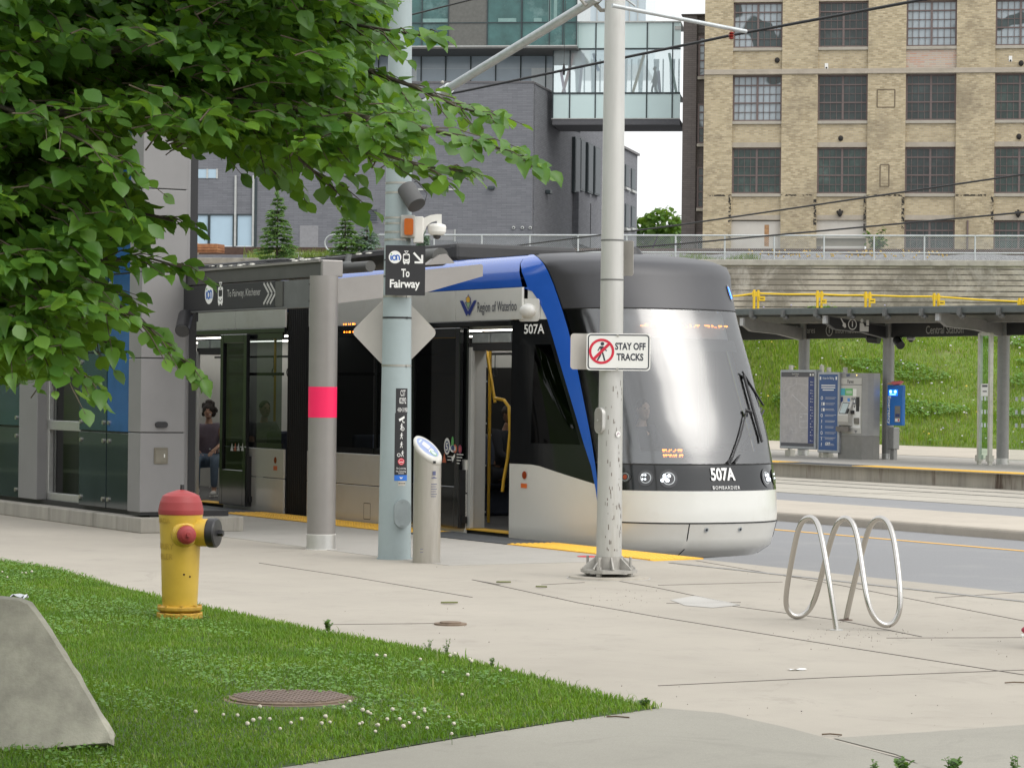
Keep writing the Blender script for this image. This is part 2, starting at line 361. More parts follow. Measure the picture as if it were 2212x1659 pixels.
# score lines in the pavement, measured from the photograph, 10 mm wide
b=MB()
for a in ([(1504,1211),(1815,1264),(2212,1341)],[(1290,1247),(1422,1270),(1597,1307)],[(1583,1309),(1815,1340),(1990,1375)],[(1020,1252),(1250,1302),(1422,1332.5),(1830,1398),(2212,1457.5)],
          [(1422,1264),(1690,1257)],[(1170,1263),(1262,1258)],[(1422,1481),(1800,1463),(2212,1447)],[(1915,1378),(2212,1377)],[(1440,1303),(1600,1301)],[(1700,1583),(1830,1608),(2000,1652)],[(1080,1263),(1020,1252)],[(2020,1291),(2212,1279)],[(700,1349),(980,1346)],[(560,1216),(760,1246),(1020,1290)]):
    P=[G(u,v) for u,v in a]
    for p,q in zip(P,P[1:]): b.beam(p+V((0,0,.001)),q+V((0,0,.001)),.011,.004)
b.build('pavement_joints',M_joint)['kind']='structure'
# darker poured slabs of the crossing path in the foreground
b=MB(); P=[G(u,v) for u,v in [(1428,1530),(1560,1541),(1700,1572),(1830,1607),(2020,1662),(2080,1705),(500,1740),(590,1662),(750,1637),(1000,1594),(1200,1562)]]
b.add([p+V((0,0,.004)) for p in P],[tuple(range(len(P)))[::-1]]); b.build('path_slab',M_path)['kind']='structure'
b=MB(); P=[G(u,v) for u,v in [(1800,1595),(2000,1582),(2240,1564),(2300,1700),(2050,1680),(1935,1630)]]
b.add([p+V((0,0,.004)) for p in P],[tuple(range(len(P)))[::-1]]); b.build('path_slab',M_path)['kind']='structure'
# pale patch
M_patch=paving('patched_concrete',(.47,.455,.425))
b=MB(); P=[G(u,v) for u,v in [(1448,1296),(1500,1287),(1570,1300),(1600,1307),(1540,1313),(1480,1308)]]
b.add([p+V((0,0,.003)) for p in P],[tuple(range(len(P)))[::-1]]); b.build('pavement_patch',M_patch)['kind']='structure'
# ------------------------------------------------------------------ bank, plateau, ballast
A9=R(9.2); EW=V((math.cos(A9),-math.sin(A9),0)); NW=V((math.sin(A9),math.cos(A9),0)); PW=D(1900,562,100); PW.z=0   # wall line
ZT=6.69; ZB=4.7
def wp(s,t,z): q=PW+EW*s+NW*t; return V((q.x,q.y,z))
b=MB(); rows=[]
for i in range(41):
    X=5.0+i*1.1; yb=88.955-(X-12.656)*FX.y/ -FX.x if False else 88.955+(X-12.656)*(FX.y/FX.x)
    yw=PW.y-(X-PW.x)*math.tan(A9); yb=min(yb,yw-.05)
    rows.append([(X,yb+(yw-yb)*k/10,.02+(ZB-.02)*(k/10)**1.05+.08*math.sin(X*.9+k)*(k>0)) for k in range(11)])
b.grid(rows,flip=True); BANK=rows; b.build('grass_bank',M_bank)['kind']='structure'
b=MB(); b.add([wp(-90,.02,ZT-.02),wp(60,.02,ZT-.02),wp(60,170,ZT-.02),wp(-90,170,ZT-.02)],[(0,1,2,3)])
b.build('railway_terrace',M_ballast)['kind']='structure'
b=MB(); b.grid([[wp(s,1.0,ZT-.02),wp(s,1.8,7.0+.05*math.sin(s*2.1)),wp(s,5.2,7.02+.05*math.cos(s*1.7)),wp(s,6.2,ZT-.02)] for s in np.arange(-24,40,.8)])
b.build('track_ballast',M_ballast)['kind']='structure'
b=MB()
for t in (2.4,3.85):
    p,q=wp(-60,t,7.12),wp(50,t,7.12); b.beam(p,q,.08,.22)
b.build('railway_rails',M_rust)['kind']='structure'
# ------------------------------------------------------------------ retaining wall
M_rwall=BRICK('retaining_wall_boards',(.42,.375,.315),(.48,.435,.37),(.05,.045,.04),1.,w=900,h=.205,ms=.024,stain=(.15,.135,.11),st=(.45,.58),stain2=(.62,.59,.54),bump=1.,sscale=.38)
o=thing('retaining_wall','long weathered board-marked concrete retaining wall below the railway fence','wall',tuple(PW),-A9)
b=MB(); b.box(-70,45,0,.5,3.5,ZT-.22); b.build('wall',M_rwall,o)
b=MB(); b.box(-70,45,-.07,.55,ZT-.22,ZT); b.build('coping',M('coping_concrete',(.38,.36,.32),.9,var=.2,vs=2,dirt_or_sheen=(.16,.15,.13),ds=.8),o,bevel=.02)
# ------------------------------------------------------------------ railway fence: rails, posts, chain link
def chain():
    m=bpy.data.materials.new('chain_link'); m.use_nodes=True; t=m.node_tree; p=t.nodes['Principled BSDF']; oc=nn(t,'TexCoord').outputs['Object']
    p.inputs['Base Color'].default_value=(.38,.41,.42,1); p.inputs['Metallic'].default_value=.4; p.inputs['Roughness'].default_value=.5
    sp=nn(t,'SeparateXYZ'); t.links.new(oc,sp.inputs[0]); fs=[]
    for sg in ('ADD','SUBTRACT'):
        a=nn(t,'Math'); a.operation=sg; t.links.new(sp.outputs[0],a.inputs[0]); t.links.new(sp.outputs[2],a.inputs[1])
        q=nn(t,'Math'); q.operation='PINGPONG'; t.links.new(a.outputs[0],q.inputs[0]); q.inputs[1].default_value=.04
        l=nn(t,'Math'); l.operation='LESS_THAN'; t.links.new(q.outputs[0],l.inputs[0]); l.inputs[1].default_value=.006; fs.append(l)
    mx=nn(t,'Math'); mx.operation='MAXIMUM'; t.links.new(fs[0].outputs[0],mx.inputs[0]); t.links.new(fs[1].outputs[0],mx.inputs[1])
    t.links.new(mx.outputs[0],p.inputs['Alpha']); return m
M_chain=chain()
fx0=(D(650,545,100)-PW).dot(EW); fo=thing('railway_fence','long galvanised chain-link fence on top of the retaining wall','fence',tuple(wp(0,.3,ZT)),-A9)
zt=.92; zm=.28
b=MB(); b.tube([(fx0+.35,0,zt)]+[(x,0,zt) for x in range(int(fx0)+1,41,3)],.035); b.build('rail',M_galv,fo); b=MB(); b.tube([(fx0+.35,0,zm)]+[(x,0,zm) for x in range(int(fx0)+1,41,3)],.03); b.build('rail',M_galv,fo); b=MB()
b.tube([(fx0+.35,0,zt)]+[(fx0+.35-.32*math.sin(a),0,(zt+zm)/2+(zt-zm)/2*math.cos(a)) for a in np.linspace(.15,3.0,10)]+[(fx0+.35,0,zm)],.03)
b.build('rail',M_galv,fo)
x=fx0+.6
while x<40:
    b=MB(); b.cyl((x,.0,0),(x,0,zt+.03),.034,n=10); b.build('post',M_galv,fo); x+=1.86
b=MB(); b.add([(fx0+.6,.02,.0),(40,.02,.0),(40,.02,zt),(fx0+.6,.02,zt)],[(0,1,2,3)]); b.build('chain_link_mesh',M_chain,fo)
# ------------------------------------------------------------------ yellow barrier on the bank top
yo=thing('yellow_barrier','bright yellow post-and-rail barrier with small signs below the retaining wall','barrier',tuple(wp(0,-2.2,ZB-.6)),-A9)
def yb(u,v): s,z=onV(u,v,wp(0,-2.2,0),EW); return s,z-(ZB-.6)
pts=[(1560,642),(1632,634),(1769,636),(1873,638),(2021,641),(2205,652),(2330,657)]
pp=[yb(*q) for q in pts]
b=MB()
for (s0,z0),(s1,z1) in zip(pp,pp[1:]):
    b.tube([(s0,0,z0),((s0+s1)/2,0,(z0+z1)/2-.02),(s1,0,z1)],.035,n=8)
b.each('rail',M_yelp,yo)
for s,z in pp[1:]:
    b=MB(); b.cyl((s-.05,0,-.1),(s-.05,0,z+.13),.05,n=10); b.cyl((s+.1,0,-.1),(s+.1,0,z+.12),.045,n=10); b.box(s-.12,s+.17,-.03,.03,z-.12,z+.06); b.build('post',M_yelp,yo)
for (u,v) in ((1646,645),(1779,651),(1884,650),(2034,654),(2214,652)):
    s,z=yb(u,v); b=MB(); b.box(s-.1,s+.12,-.09,-.06,z-.09,z+.08); b.box(s-.06,s+.07,-.094,-.09,z-.02,z+.01,1); b.build('warning_plate',[M_yelp,M_black],yo)
# ================================================================== TRAM (built in the track frame: +x forward, y across, z up from platform level)
M_tw=M('tram_white_paint',(.70,.70,.66),.22,var=.025,vs=1.5,coat=.5,dirt_or_sheen=(.60,.585,.53),ds=.9)
M_tl=M('tram_lower_paint',(.70,.685,.635),.2,var=.03,vs=1.2,coat=.5,dirt_or_sheen=(.63,.60,.53),ds=.7)
M_tb=M('tram_blue_paint',(.022,.11,.50),.2,var=.04,vs=2,coat=.6)
M_tk=M('tram_black_gloss',(.012,.013,.014),.12,var=.1,coat=.3)
M_td=M('tram_dome_grey',(.058,.058,.063),.42,.1,var=.08,vs=1.5)
M_tseam=M('tram_seam',(.02,.02,.02),.8)
M_roofd=M('tram_roof_dark',(.05,.05,.052),.7)
M_rub=M('bellows_rubber',(.018,.018,.018),.75,bump=.3,bs=60)
M_glass=GLASS('tram_side_glass',(.17,.19,.19),1.45)
M_ws=GLASS('tram_windscreen_glass',(.78,.82,.83),2.75,.17,wob=.12)
M_int=M('interior_panel_pale',(.50,.50,.48),.5,var=.04)
M_intd=M('interior_dark',(.03,.03,.032),.7)
M_flr=M('tram_floor',(.07,.07,.072),.7,var=.2)
M_seat=M('seat_fabric_blue_grey',(.05,.06,.09),.85,var=.25,vs=12)
M_hand=M('handrail_yellow',(.65,.38,.03),.35,var=.05)
M_led=EM('led_orange',(1.,.25,.02),6.); M_lamp=EM('headlamp_white',(.85,.92,1.),2.2); M_bluelamp=EM('marker_blue',(.05,.22,1.),3.)
M_lens=M('lamp_lens_dark',(.03,.03,.033),.08,coat=.5); M_amb=M('amber_lens',(.30,.05,.015),.2); M_chr=M('lamp_reflector',(.6,.62,.62),.15,.9)
M_orange=M('reflector_orange',(.75,.16,.03),.35)
YC=1.375; HB=1.325
ZL=[-.12,0,.3,.62,.86,1.2,1.6,2.0,2.4,2.65,2.9,3.05,3.15,3.22,3.27]
XA=[1.02,1.08,1.10,1.07,1.01,.90,.74,.58,.39,.24,.07,-.05,-.16,-.28,-.40]
BR=[1.0,1.07,1.10,1.10,1.10,1.10,1.09,1.085,1.08,1.095,1.13,1.165,1.175,1.12,1.03]
AA=[.76,.83,.86,.87,.87,.87,.87,.87,.87,.87,.86,.86,.86,.84,.74]
ip=lambda z,T: float(np.interp(z,ZL,T))
def xr_(z): return ip(z,XA)-1.57*(HB-ip(z,BR))
def ringp(z,t,off=0.):
    b=ip(z,BR); a=ip(z,AA); c,s=math.cos(t),math.sin(t); e=2/2.2
    return V((xr_(z)+(a+off)*abs(c)**e, YC+(b+off)*math.copysign(abs(s)**e,s), z))
def ringn(z,t):
    p=ringp(z,t); q=ringp(z,t+.01); r=ringp(z+.02,t); n=(q-p).cross(r-p).normalized(); return n if n.x>0 else -n
SH=[(2.88,.05),(2.95,.05),(3.05,.07),(3.15,.13),(3.22,.22),(3.27,.35)]
xseam=lambda z: -.615-(.33*((z-2.88)/.39)**1.4 if z>2.88 else 0)
def ysh(z): return float(np.interp(z,[a for a,_ in SH],[c for _,c in SH]))
def yside(x,z):
    s=min(1,max(0,(x+1.2)/(xr_(z)+1.2))); b0=HB-(ysh(z)-.05) if z>2.88 else HB
    return YC-(b0-(b0-ip(z,BR))*s*s)
XI=[(.45,1.06),(.614,1.015),(.863,.915),(1.112,.756),(1.415,.585),(1.926,.28),(2.289,.073),(2.498,-.052),(2.711,-.239),(2.83,-.396),(2.875,-.62)]
def xi_(z):
    x0=float(np.interp(z,[a for a,_ in XI],[c for _,c in XI])); x=x0
    for _ in range(12): x=x0-1.57*(yside(x,z)-.05)
    return x
tram=thing('light_rail_tram','blue, white and black light rail tram stopped at the platform with its front door open','tram',OT,RZ)
mir=lambda P:[(p[0],2*YC-p[1],p[2]) for p in P]
# --- nose shells
TS=[R(a) for a in np.linspace(-90,90,37)]
def shell(name,zs,mat,off=0.,cap=None,ts=TS,sub=None):
    b=MB(); rows=[[ringp(z,t,off) for t in ts] for z in zs]; b.grid(rows)
    if cap=='top':
        r=rows[-1]; c=V((xr_(zs[-1])-.2,YC,3.30)); r2=[p+(c-p)*.35+V((0,0,.018)) for p in r]; r3=[p+(c-p)*.75+V((0,0,.028)) for p in r]
        b.grid([r,r2,r3,[c]*len(r)])
    if cap=='bot':
        r=rows[0]; r2=[V((p.x-.25,YC+(p.y-YC)*.8,p.z-.03)) for p in r]; b.grid([r2,r])
    return b.build(name,mat,tram)
shell('lower_bumper',[-.12,-.05,0,.1,.2,.262],M_tl,cap='bot')
shell('upper_bumper',[.278,.36,.45,.55,.62],M_tw)
lp=shell('light_panel',[.62,.7,.78,.86,.90],M_tk)
wsz=[.915,1.0,1.2,1.4,1.6,1.8,2.0,2.2,2.4,2.52,2.62]
ws=shell('windscreen',wsz,M_ws)
dome=shell('roof_fairing',[2.635,2.75,2.9,3.0,3.05,3.1,3.15,3.19,3.22,3.25,3.27],M_td,cap='top')
b=MB()
for z in (.27,.907,2.628): b.tube([ringp(z,t,-.004) for t in TS],.009,n=6)
b.tube([ringp(z,R(-22),.001) for z in (-.11,-.02,.1,.2,.26)],.006,n=6); b.tube([ringp(z,R(62),.001) for z in (-.11,-.02,.1,.2,.26)],.006,n=6)
b.build('panel_seams',M_tseam,tram)
# black surround of the windscreen (printed edge band) just inside the glass
b=MB()
for t0,t1 in ((-90,-50),(58,90)):
    tt=[R(a) for a in np.linspace(t0,t1,10)]; b.grid([[ringp(z,t,-.012) for t in tt] for z in wsz])
tt=[R(a) for a in np.linspace(-50,58,24)]; b.grid([[ringp(z,t,-.012) for t in tt] for z in (.915,.99,1.05)])
b.build('windscreen_border',M_tk,tram)
b=MB(); tt=[R(a) for a in np.linspace(-40,56,20)]; b.grid([[ringp(z,t,-.10) for t in tt] for z in (2.16,2.29)]); b.build('sun_blind',M('sun_blind_grey',(.07,.07,.075),.8),tram)
b=MB(); tt=[R(a) for a in np.linspace(-46,56,24)]; b.grid([[ringp(z,t,-.16) for t in tt] for z in (2.30,2.6)]); b.build('destination_display',M('display_grey',(.42,.44,.45),.5),tram)
def led(zc,t0,t1,rows,name,off=-.05,w=.014,seed=3,pat=None):
    rr=random.Random(seed); b=MB(); n=pat or 60
    for i in range(n):
        if (i%6)==5: continue
        for k in range(rows):
            if rr.random()<.42: continue
            t=t0+(t1-t0)*(i/n); p=ringp(zc+(k-rows/2)*.016,R(t),off); tg=(ringp(zc,R(t+.5),off)-p).normalized()
            b.add([p-tg*w/2,p+tg*w/2,p+tg*w/2+V((0,0,.011)),p-tg*w/2+V((0,0,.011))],[(0,1,2,3)])
    return b.build(name,M_led,tram)
led(2.435,-31,38,3,'destination_letters',-.05,.013)
led(1.06,-35,-22,2,'run_number_letters',-.004,.012,5,24); led(1.005,-35,-22,2,'run_number_letters',-.004,.012,6,24)
# dashboard, cab bulkhead, driver seat
b=MB(); tt=[R(a) for a in np.linspace(-80,80,17)]
r0=[ringp(1.0,t,-.03) for t in tt]; b.grid([r0,[V((p.x-.45,YC+(p.y-YC)*.75,1.07)) for p in r0],[V((p.x-.5,YC+(p.y-YC)*.75,.6)) for p in r0]]); b.build('dashboard',M_intd,tram)
b=MB(); b.box(-.84,-.80,.12,2.62,.05,2.85); b.build('cab_bulkhead',M_intd,tram)
b=MB(); b.box(-.45,.05,1.1,1.6,.45,.58); b.box(-.52,-.38,1.1,1.6,.55,1.35); b.box(-.3,-.1,1.25,1.45,.1,.45); b.build('driver_seat',M_seat,tram,bevel=.04)
# lamps on the light panel
def lamp(t,z,rx,rz,inner,name,hm):
    for s in (1,-1):
        p=ringp(z,R(s*t),.004); n=ringn(z,R(s*t)); ex=V((0,0,1)).cross(n).normalized(); ez=n.cross(ex)
        fr=(p,ex,ez,n); b=MB(); b.disc(fr,0,0,rx,rz,.003,0)
        b.ring(fr,0,0,rx*.62,rx*.7,.005,1); b.disc(fr,-.03*s,0,rx*.6,rx*.62,.004,2)
        o=b.build(name,[M_lens,M_chr,M('lamp_bowl',(.10,.10,.105),.25,.6)],tram)
        if inner:
            q=MB()
            for dx,dz,r in inner: q.disc(fr,dx*s*-1,dz,r*.62,r*.62,.008,0,14)
            q.build('led_lens',hm,o)
        yield o
list(lamp(34,.755,.10,.105,[(-.045,.03,.03),(.005,.03,.03),(-.07,-.02,.03),(-.015,-.02,.036),(-.04,.0,.03)],'headlight',M_lamp))
list(lamp(49,.76,.085,.09,[(-.035,.03,.016),(-.005,.03,.016),(-.035,-.015,.016),(-.005,-.015,.016)],'marker_light',M_lamp))
list(lamp(64,.765,.065,.06,[(0,0,.042)],'turn_signal',M_amb))
p=ringp(2.84,R(45),.006); n=ringn(2.84,R(45)); ex=V((0,0,1)).cross(n).normalized(); fr=(p,ex,n.cross(ex),n)
b=MB(); b.disc(fr,0,0,.045,.10,.004,0); o=b.build('priority_light',M_lens,tram)
b=MB()
for k in range(7): b.disc(fr,-.006+.009*(k%2),-.06+.02*k,.018,.012,.008,0,10)
b.build('led_lens',M_bluelamp,o)
# numbers and maker's plate lettering on the nose
def onring(z,t,txt,size,m,name,sx=1.,bold=0.):
    p=ringp(z,R(t),.004); n=ringn(z,R(t)); ex=V((0,0,1)).cross(n).normalized(); fr=(p,ex,n.cross(ex),n); b=MB(); b.text(fr,0,0,txt,size,.004,0,'CENTER',1,bold,w=sx,sp=1.25 if len(txt)>6 else 1.); return b.build(name,m,tram)
onring(.795,-1,'507A',.19,M_letter,'fleet_number',.32,.006)
onring(.655,0,'BOMBARDIER',.056,M_letter,'maker_lettering',.36,.0)
for t in (-11,9):
    p=ringp(.2,R(t),0); n=ringn(.2,R(t)); b=MB(); b.cyl(p,p+n*.008,.026,n=16); b.cyl(p+n*.008,p+n*.012,.014,n=12,m=1); b.build('bumper_screw',[M_galv,M_black],tram)
# wipers
def ws_pt(u,v,off=.03):
    best=min(((z,t) for z in np.linspace(.8,2.5,60) for t in np.linspace(-80,80,120)),key=lambda q:(lambda P:(P[0]-u)**2+(P[1]-v)**2)(scr(ringp(q[0],R(q[1])))))
    p=ringp(best[0],R(best[1])); return p+ringn(best[0],R(best[1]))*off
def scr(pl):
    d=W(*pl)-EYEP; cp,sp=math.cos(PITCH),math.sin(PITCH); Yc=d.y*cp+d.z*sp; Zc=-d.y*sp+d.z*cp
    x=FPX*d.x/Yc; y=-FPX*Zc/Yc; return CX+x*math.cos(ROLL)-y*math.sin(ROLL), CY+x*math.sin(ROLL)+y*math.cos(ROLL)
b=MB()
for u0,v0,u1,v1,r in ((1568,1003,1640,880,.013),(1582,1003,1650,884,.013),(1572,1003,1610,890,.01),(1606,886,1618,894,.022)):
    p,q=ws_pt(u0,v0),ws_pt(u1,v1); b.tube([p,(p+q)/2+V((.03,0,0)),q],r,n=6)
p,q=ws_pt(1602,812,.025),ws_pt(1642,955,.025); b.tube([p,(p+q)/2,q],.017,n=6)
p,q=ws_pt(1598,806,.03),ws_pt(1644,876,.04); b.tube([p,q],.012,n=6)
b.each('wiper',M_black,tram)
# --- cab sides (near side and mirrored far side)
def sidepatch(name,zs,x0f,x1f,mat,nx=8,off=.0,both=True):
    for sgn in ((1,-1) if both else (1,)):
        b=MB(); rows=[]
        for z in zs:
            xa,xb=x0f(z),x1f(z); row=[(x,yside(x,z)-off,z) for x in np.linspace(xa,xb,nx)]
            rows.append(row if sgn>0 else mir(row))
        b.grid(rows,flip=sgn<0); o=b.build(name,mat,tram)
    return o
lowtop=lambda x: .856-.245*min(1,max(0,(x+.35)/1.35))
zb=[.45,.52,.614,.74,.863,1.0,1.112,1.26,1.415,1.67,1.926,2.1,2.289,2.4,2.498,2.6,2.711,2.78,2.83,2.86,2.875]
sidepatch('blue_arch',zb,xi_,xr_,M_tb,8,.012)
sidepatch('blue_arch',[2.875,2.9,2.95,3.0,3.05,3.1,3.15,3.19,3.22,3.25,3.27],xseam,lambda z:max(xr_(z),xseam(z)+.03),M_tb,9,.012)
sidepatch('white_cab_panel',[2.508,2.6,2.711,2.78,2.83,2.86,2.875],lambda z:-.615,lambda z:xi_(z)+.02,M_tw)
for sgn in (1,-1):   # black mask, with the cab window left open for the glass
    b=MB(); bw=MB(); bl=MB(); xs=np.linspace(0,1,9)
    def row(z,xa,xb): r=[(x,yside(x,z),z) for x in np.linspace(xa,xb,9)]; return r if sgn>0 else mir(r)
    zz=[.62,.75,.86,1.0,1.10]
    b.grid([row(z,-.87,xi_(z)+.02) for z in zz],flip=sgn<0)
    b.grid([row(z,-.87,xi_(z)+.02) for z in (2.22,2.3,2.4,2.508)],flip=sgn<0)
    zw=[1.10,1.3,1.6,1.9,2.22]
    b.grid([row(z,-.87,-.46) for z in zw],flip=sgn<0); b.grid([row(z,xi_(z)-.07,xi_(z)+.02) for z in zw],flip=sgn<0)
    b.build('cab_side_mask',M_tk,tram)
    bw.grid([row(z,-.46,xi_(z)-.07) for z in zw],flip=sgn<0); bw.build('cab_window',M_glass,tram)
    # lower white panel with its sloping top edge
    rows=[]
    for k in range(8):
        r=[]
        for x in np.linspace(-.87,1.03,14):
            z=-.13+(lowtop(x)+.13)*k/7; tuck=.05*max(0,(-z)/.13) if z<0 else 0
            y=yside(min(x,xr_(max(z,.0))-.0),z)-.006; r.append((min(x,xr_(z)+.005),y+tuck,z))
        rows.append(r if sgn>0 else mir(r))
    bl.grid(rows,flip=sgn<0); bl.build('lower_cab_panel',M_tl,tram)
def onside(u,v):
    y=.05
    for _ in range(10): P=onY(u,v,y); y=yside(P.x,P.z)
    return P
# reflectors, camera housing, lettering on the cab side
def sframe(x,z,off=.012): return FR((x,yside(x,z)-off,z),(1,(yside(x+.1,z)-yside(x-.1,z))/.2,0),(0,0,1))
P=onside(1135,1026); fr=sframe(P.x,P.z); b=MB(); b.disc(fr,0,0,.045,.045,.004); b.build('side_marker',M_amb,tram)
P=onside(1134,1049); fr=sframe(P.x,P.z); b=MB(); b.rect(fr,-.06,.06,-.025,.025,.004); b.build('side_reflector',M_orange,tram)
P=onside(1156,712); b=MB(); b.text(sframe(P.x,P.z),0,0,'507A',.15,.006,0,'CENTER',1,.003,w=.33); b.build('fleet_number',M_letter,tram)
P=onside(1146,670); fr=sframe(P.x,P.z)
b=MB(); b.prism(fr,rrect(-.165,.165,-.13,.13,.04),0,.012); b.ball(fp(fr,-.02,-.01,.012),.14,.075,.085,16); b.build('camera_housing',M_white,tram,bevel=.004)
# crest and name on the white band
cx=onY(1013,662,.05); fr=FR((cx.x,.044,cx.z),(1,0,0),(0,0,1))
# crest: pixel offsets measured from its centre (985..1040 x 635..690) -> metres along the tram side
def cpt(u,v): P=onY(u,v,.05); return (P.x-cx.x,P.z-cx.z)
ck=.1677; cr=lambda x,y: cpt(958.3+x*ck,525.5+y*ck)
b=MB()
b.poly(fr,[cr(215,742),cr(258,742),cr(318,872),cr(300,942)],.002,0)
b.poly(fr,[cr(434,735),cr(395,738),cr(326,872),cr(338,940)],.002,0)
b.poly(fr,[cr(300,885),cr(322,872),cr(345,885),cr(340,940),cr(322,905),cr(303,942)],.0025,0)
b.poly(fr,[cr(325,655),cr(336,690),cr(356,705),cr(352,750),cr(363,765),cr(324,862),cr(283,765),cr(296,750),cr(291,705),cr(312,690)],.002,0)
b.poly(fr,[cr(325,672),cr(333,697),cr(349,710),cr(346,752),cr(340,762),cr(308,762),cr(302,752),cr(298,710),cr(316,697)],.003,1)
b.poly(fr,[cr(296,768),cr(354,768),cr(324,848)],.003,2)
b.build('crest',[M('crest_blue',(.03,.05,.24),.4),M('crest_gold',(.70,.42,.05),.4),M('crest_green',(.30,.45,.25),.4)],tram)
P=onY(958.3+ck*690,525.5+ck*822,.05); b=MB(); b.text(FR((P.x,.044,P.z),(1,0,0),(0,0,1)),0,0,'Region of Waterloo',.17,.002,0,'CENTER',w=onY(958.3+ck*945,663,.05).x-onY(958.3+ck*440,663,.05).x); b.build('owner_lettering',M('lettering_dark',(.03,.035,.06),.5),tram)
# --- body: flat sides behind the cab. DR = door openings (x0,x1)
XB=-26.; DRS=[(-1.9,-.87),(-9.95,-8.85)]; ART=(-6.9,-6.18)
for sgn in (1,-1):
    Y=lambda y: y if sgn>0 else 2*YC-y
    def panel(name,mat,rects,y0=.05,th=.03,seamm=None):
        b=MB()
        for x0,x1,z0,z1 in rects: b.box(x0,x1,min(Y(y0),Y(y0+th)),max(Y(y0),Y(y0+th)),z0,z1)
        return b.each(name,mat,tram,bevel=.004,seg=1)
    segs=[(XB,-8.525),(-8.511,ART[0]),(ART[1],-2.196),(-2.183,-.625)]
    panel('white_band',M_tw,[(a,c,2.508,2.876) for a,c in segs])
    b=MB()
    for a,c in ((XB,ART[0]),(ART[1],-.62)):
        rows=[[(x,Y(y),z) for x in (a,c if c<-1 else xseam(z)-.008)] for z,y in SH]; b.grid(rows,flip=sgn<0)
    b.each('blue_cantrail',M_tb,tram)
    panel('door_header',M_tk,[(XB,ART[0],2.44,2.505),(ART[1],-.87,2.44,2.505)],.042,.04)
    low=[(XB,-13.),( -11.9,-9.95),(-8.85,ART[0]),(ART[1],-1.9)] if sgn>0 else [(XB,ART[0]),(ART[1],-.87)]
    zt2=.868
    panel('lower_panel',M_tl,[(a,c,.478,zt2) for a,c in low]+[(a,c,-.14,.468) for a,c in low],.05,.03)
    # window band: frame posts + panes
    wins=[(-8.78,-6.98),(-6.1,-4.3),(-4.2,-2.0)] if sgn>0 else [(-9.6,-8.3),(-8.2,-7.0),(-6.1,-4.3),(-4.2,-2.6),(-2.5,-1.0)]
    if sgn>0: panel('window_frame',M_tk,[(-11.9,-9.95,zt2,2.44),(XB,-13.,zt2,2.44)]+[(a-.08,a,zt2,2.44) for a,c in wins]+[(wins[-1][1],-1.9,zt2,2.44)]+[(a,c,2.36,2.44) for a,c in wins]+[(a,c,zt2,.95) for a,c in wins]+[(a,c,1.86,1.90) for a,c in wins],.055,.03)
    else: panel('window_frame',M_tk,[(XB,-9.6,zt2,2.44),(-1.,-.87,zt2,2.44)]+[(a-.1,a,zt2,2.44) for a,c in wins[1:]]+[(wins[-1][1],-.87,zt2,2.44)]+[(a,c,2.0,2.44) for a,c in wins]+[(a,c,zt2,1.1) for a,c in wins],.055,.03)
    b=MB()
    for a,c in wins:
        b=MB(); y=Y(.052); z0,z1=(.95,2.36) if sgn>0 else (1.1,2.0); b.add([(a,y,z0),(c,y,z0),(c,y,z1),(a,y,z1)],[(0,1,2,3) if sgn>0 else (3,2,1,0)]); b.build('side_window',M_glass,tram)
# hatch and reflectors on the lower panels
b=MB(); P=onY(793,1104,.05)
for a,c in (((-.09,-.1),(.09,-.1)),((.09,-.1),(.09,.1)),((.09,.1),(-.09,.1)),((-.09,.1),(-.09,-.1))): b.stroke(FR((P.x,.049,P.z),(1,0,0),(0,0,1)),[a,c],.008,.001)
b.build('service_hatch',M_tseam,tram)
P=onY(595,994,.05); b=MB(); b.disc(FR((P.x,.05,P.z),(1,0,0),(0,0,1)),0,0,.045,.045,.003); b.build('side_marker',M_amb,tram)
P=onY(595,1011,.05); b=MB(); b.rect(FR((P.x,.05,P.z),(1,0,0),(0,0,1)),-.06,.06,-.03,.03,.003); b.build('side_reflector',M_orange,tram)
# roof and roof gear
b=MB(); b.box(XB,ART[0],.33,2.42,3.2,3.272); b.box(ART[1],-.75,.33,2.42,3.2,3.272); b.each('roof',M_td,tram)
b=MB(); b.cyl((-.55,YC+.1,3.27),(-.55,YC+.1,3.36),.16,.10,n=20); b.ball((-.55,YC+.1,3.34),.11,.11,.05); b.build('roof_antenna',M_black,tram)
b=MB(); b.box(-5.6,-3.,.5,2.25,3.28,3.5); b.box(-12,-8.,.5,2.25,3.28,3.5); b.each('roof_equipment',M_roofd,tram,bevel=.05)
# bellows between the two cars
b=MB()
for k in range(13):
    x=ART[0]+(ART[1]-ART[0])*k/12
    b.box(x-.018,x+.018,.10,2.65,-.1,3.2)
b.box(ART[0],ART[1],.15,2.6,-.08,3.15); b.build('bellows',M_rub,tram,bevel=.012)
# side display
P=onY(757,719,.06); fr=FR((P.x-.2,.0515,P.z),(1,0,0),(0,0,1)); b=MB(); rr=random.Random(2)
for k in range(3):
    for i in range(22):
        if rr.random()<.5: b.rect(fr,i*.016,i*.016+.012,k*.05,k*.05+.02,.002)
b.build('side_display_letters',M_led,tram)
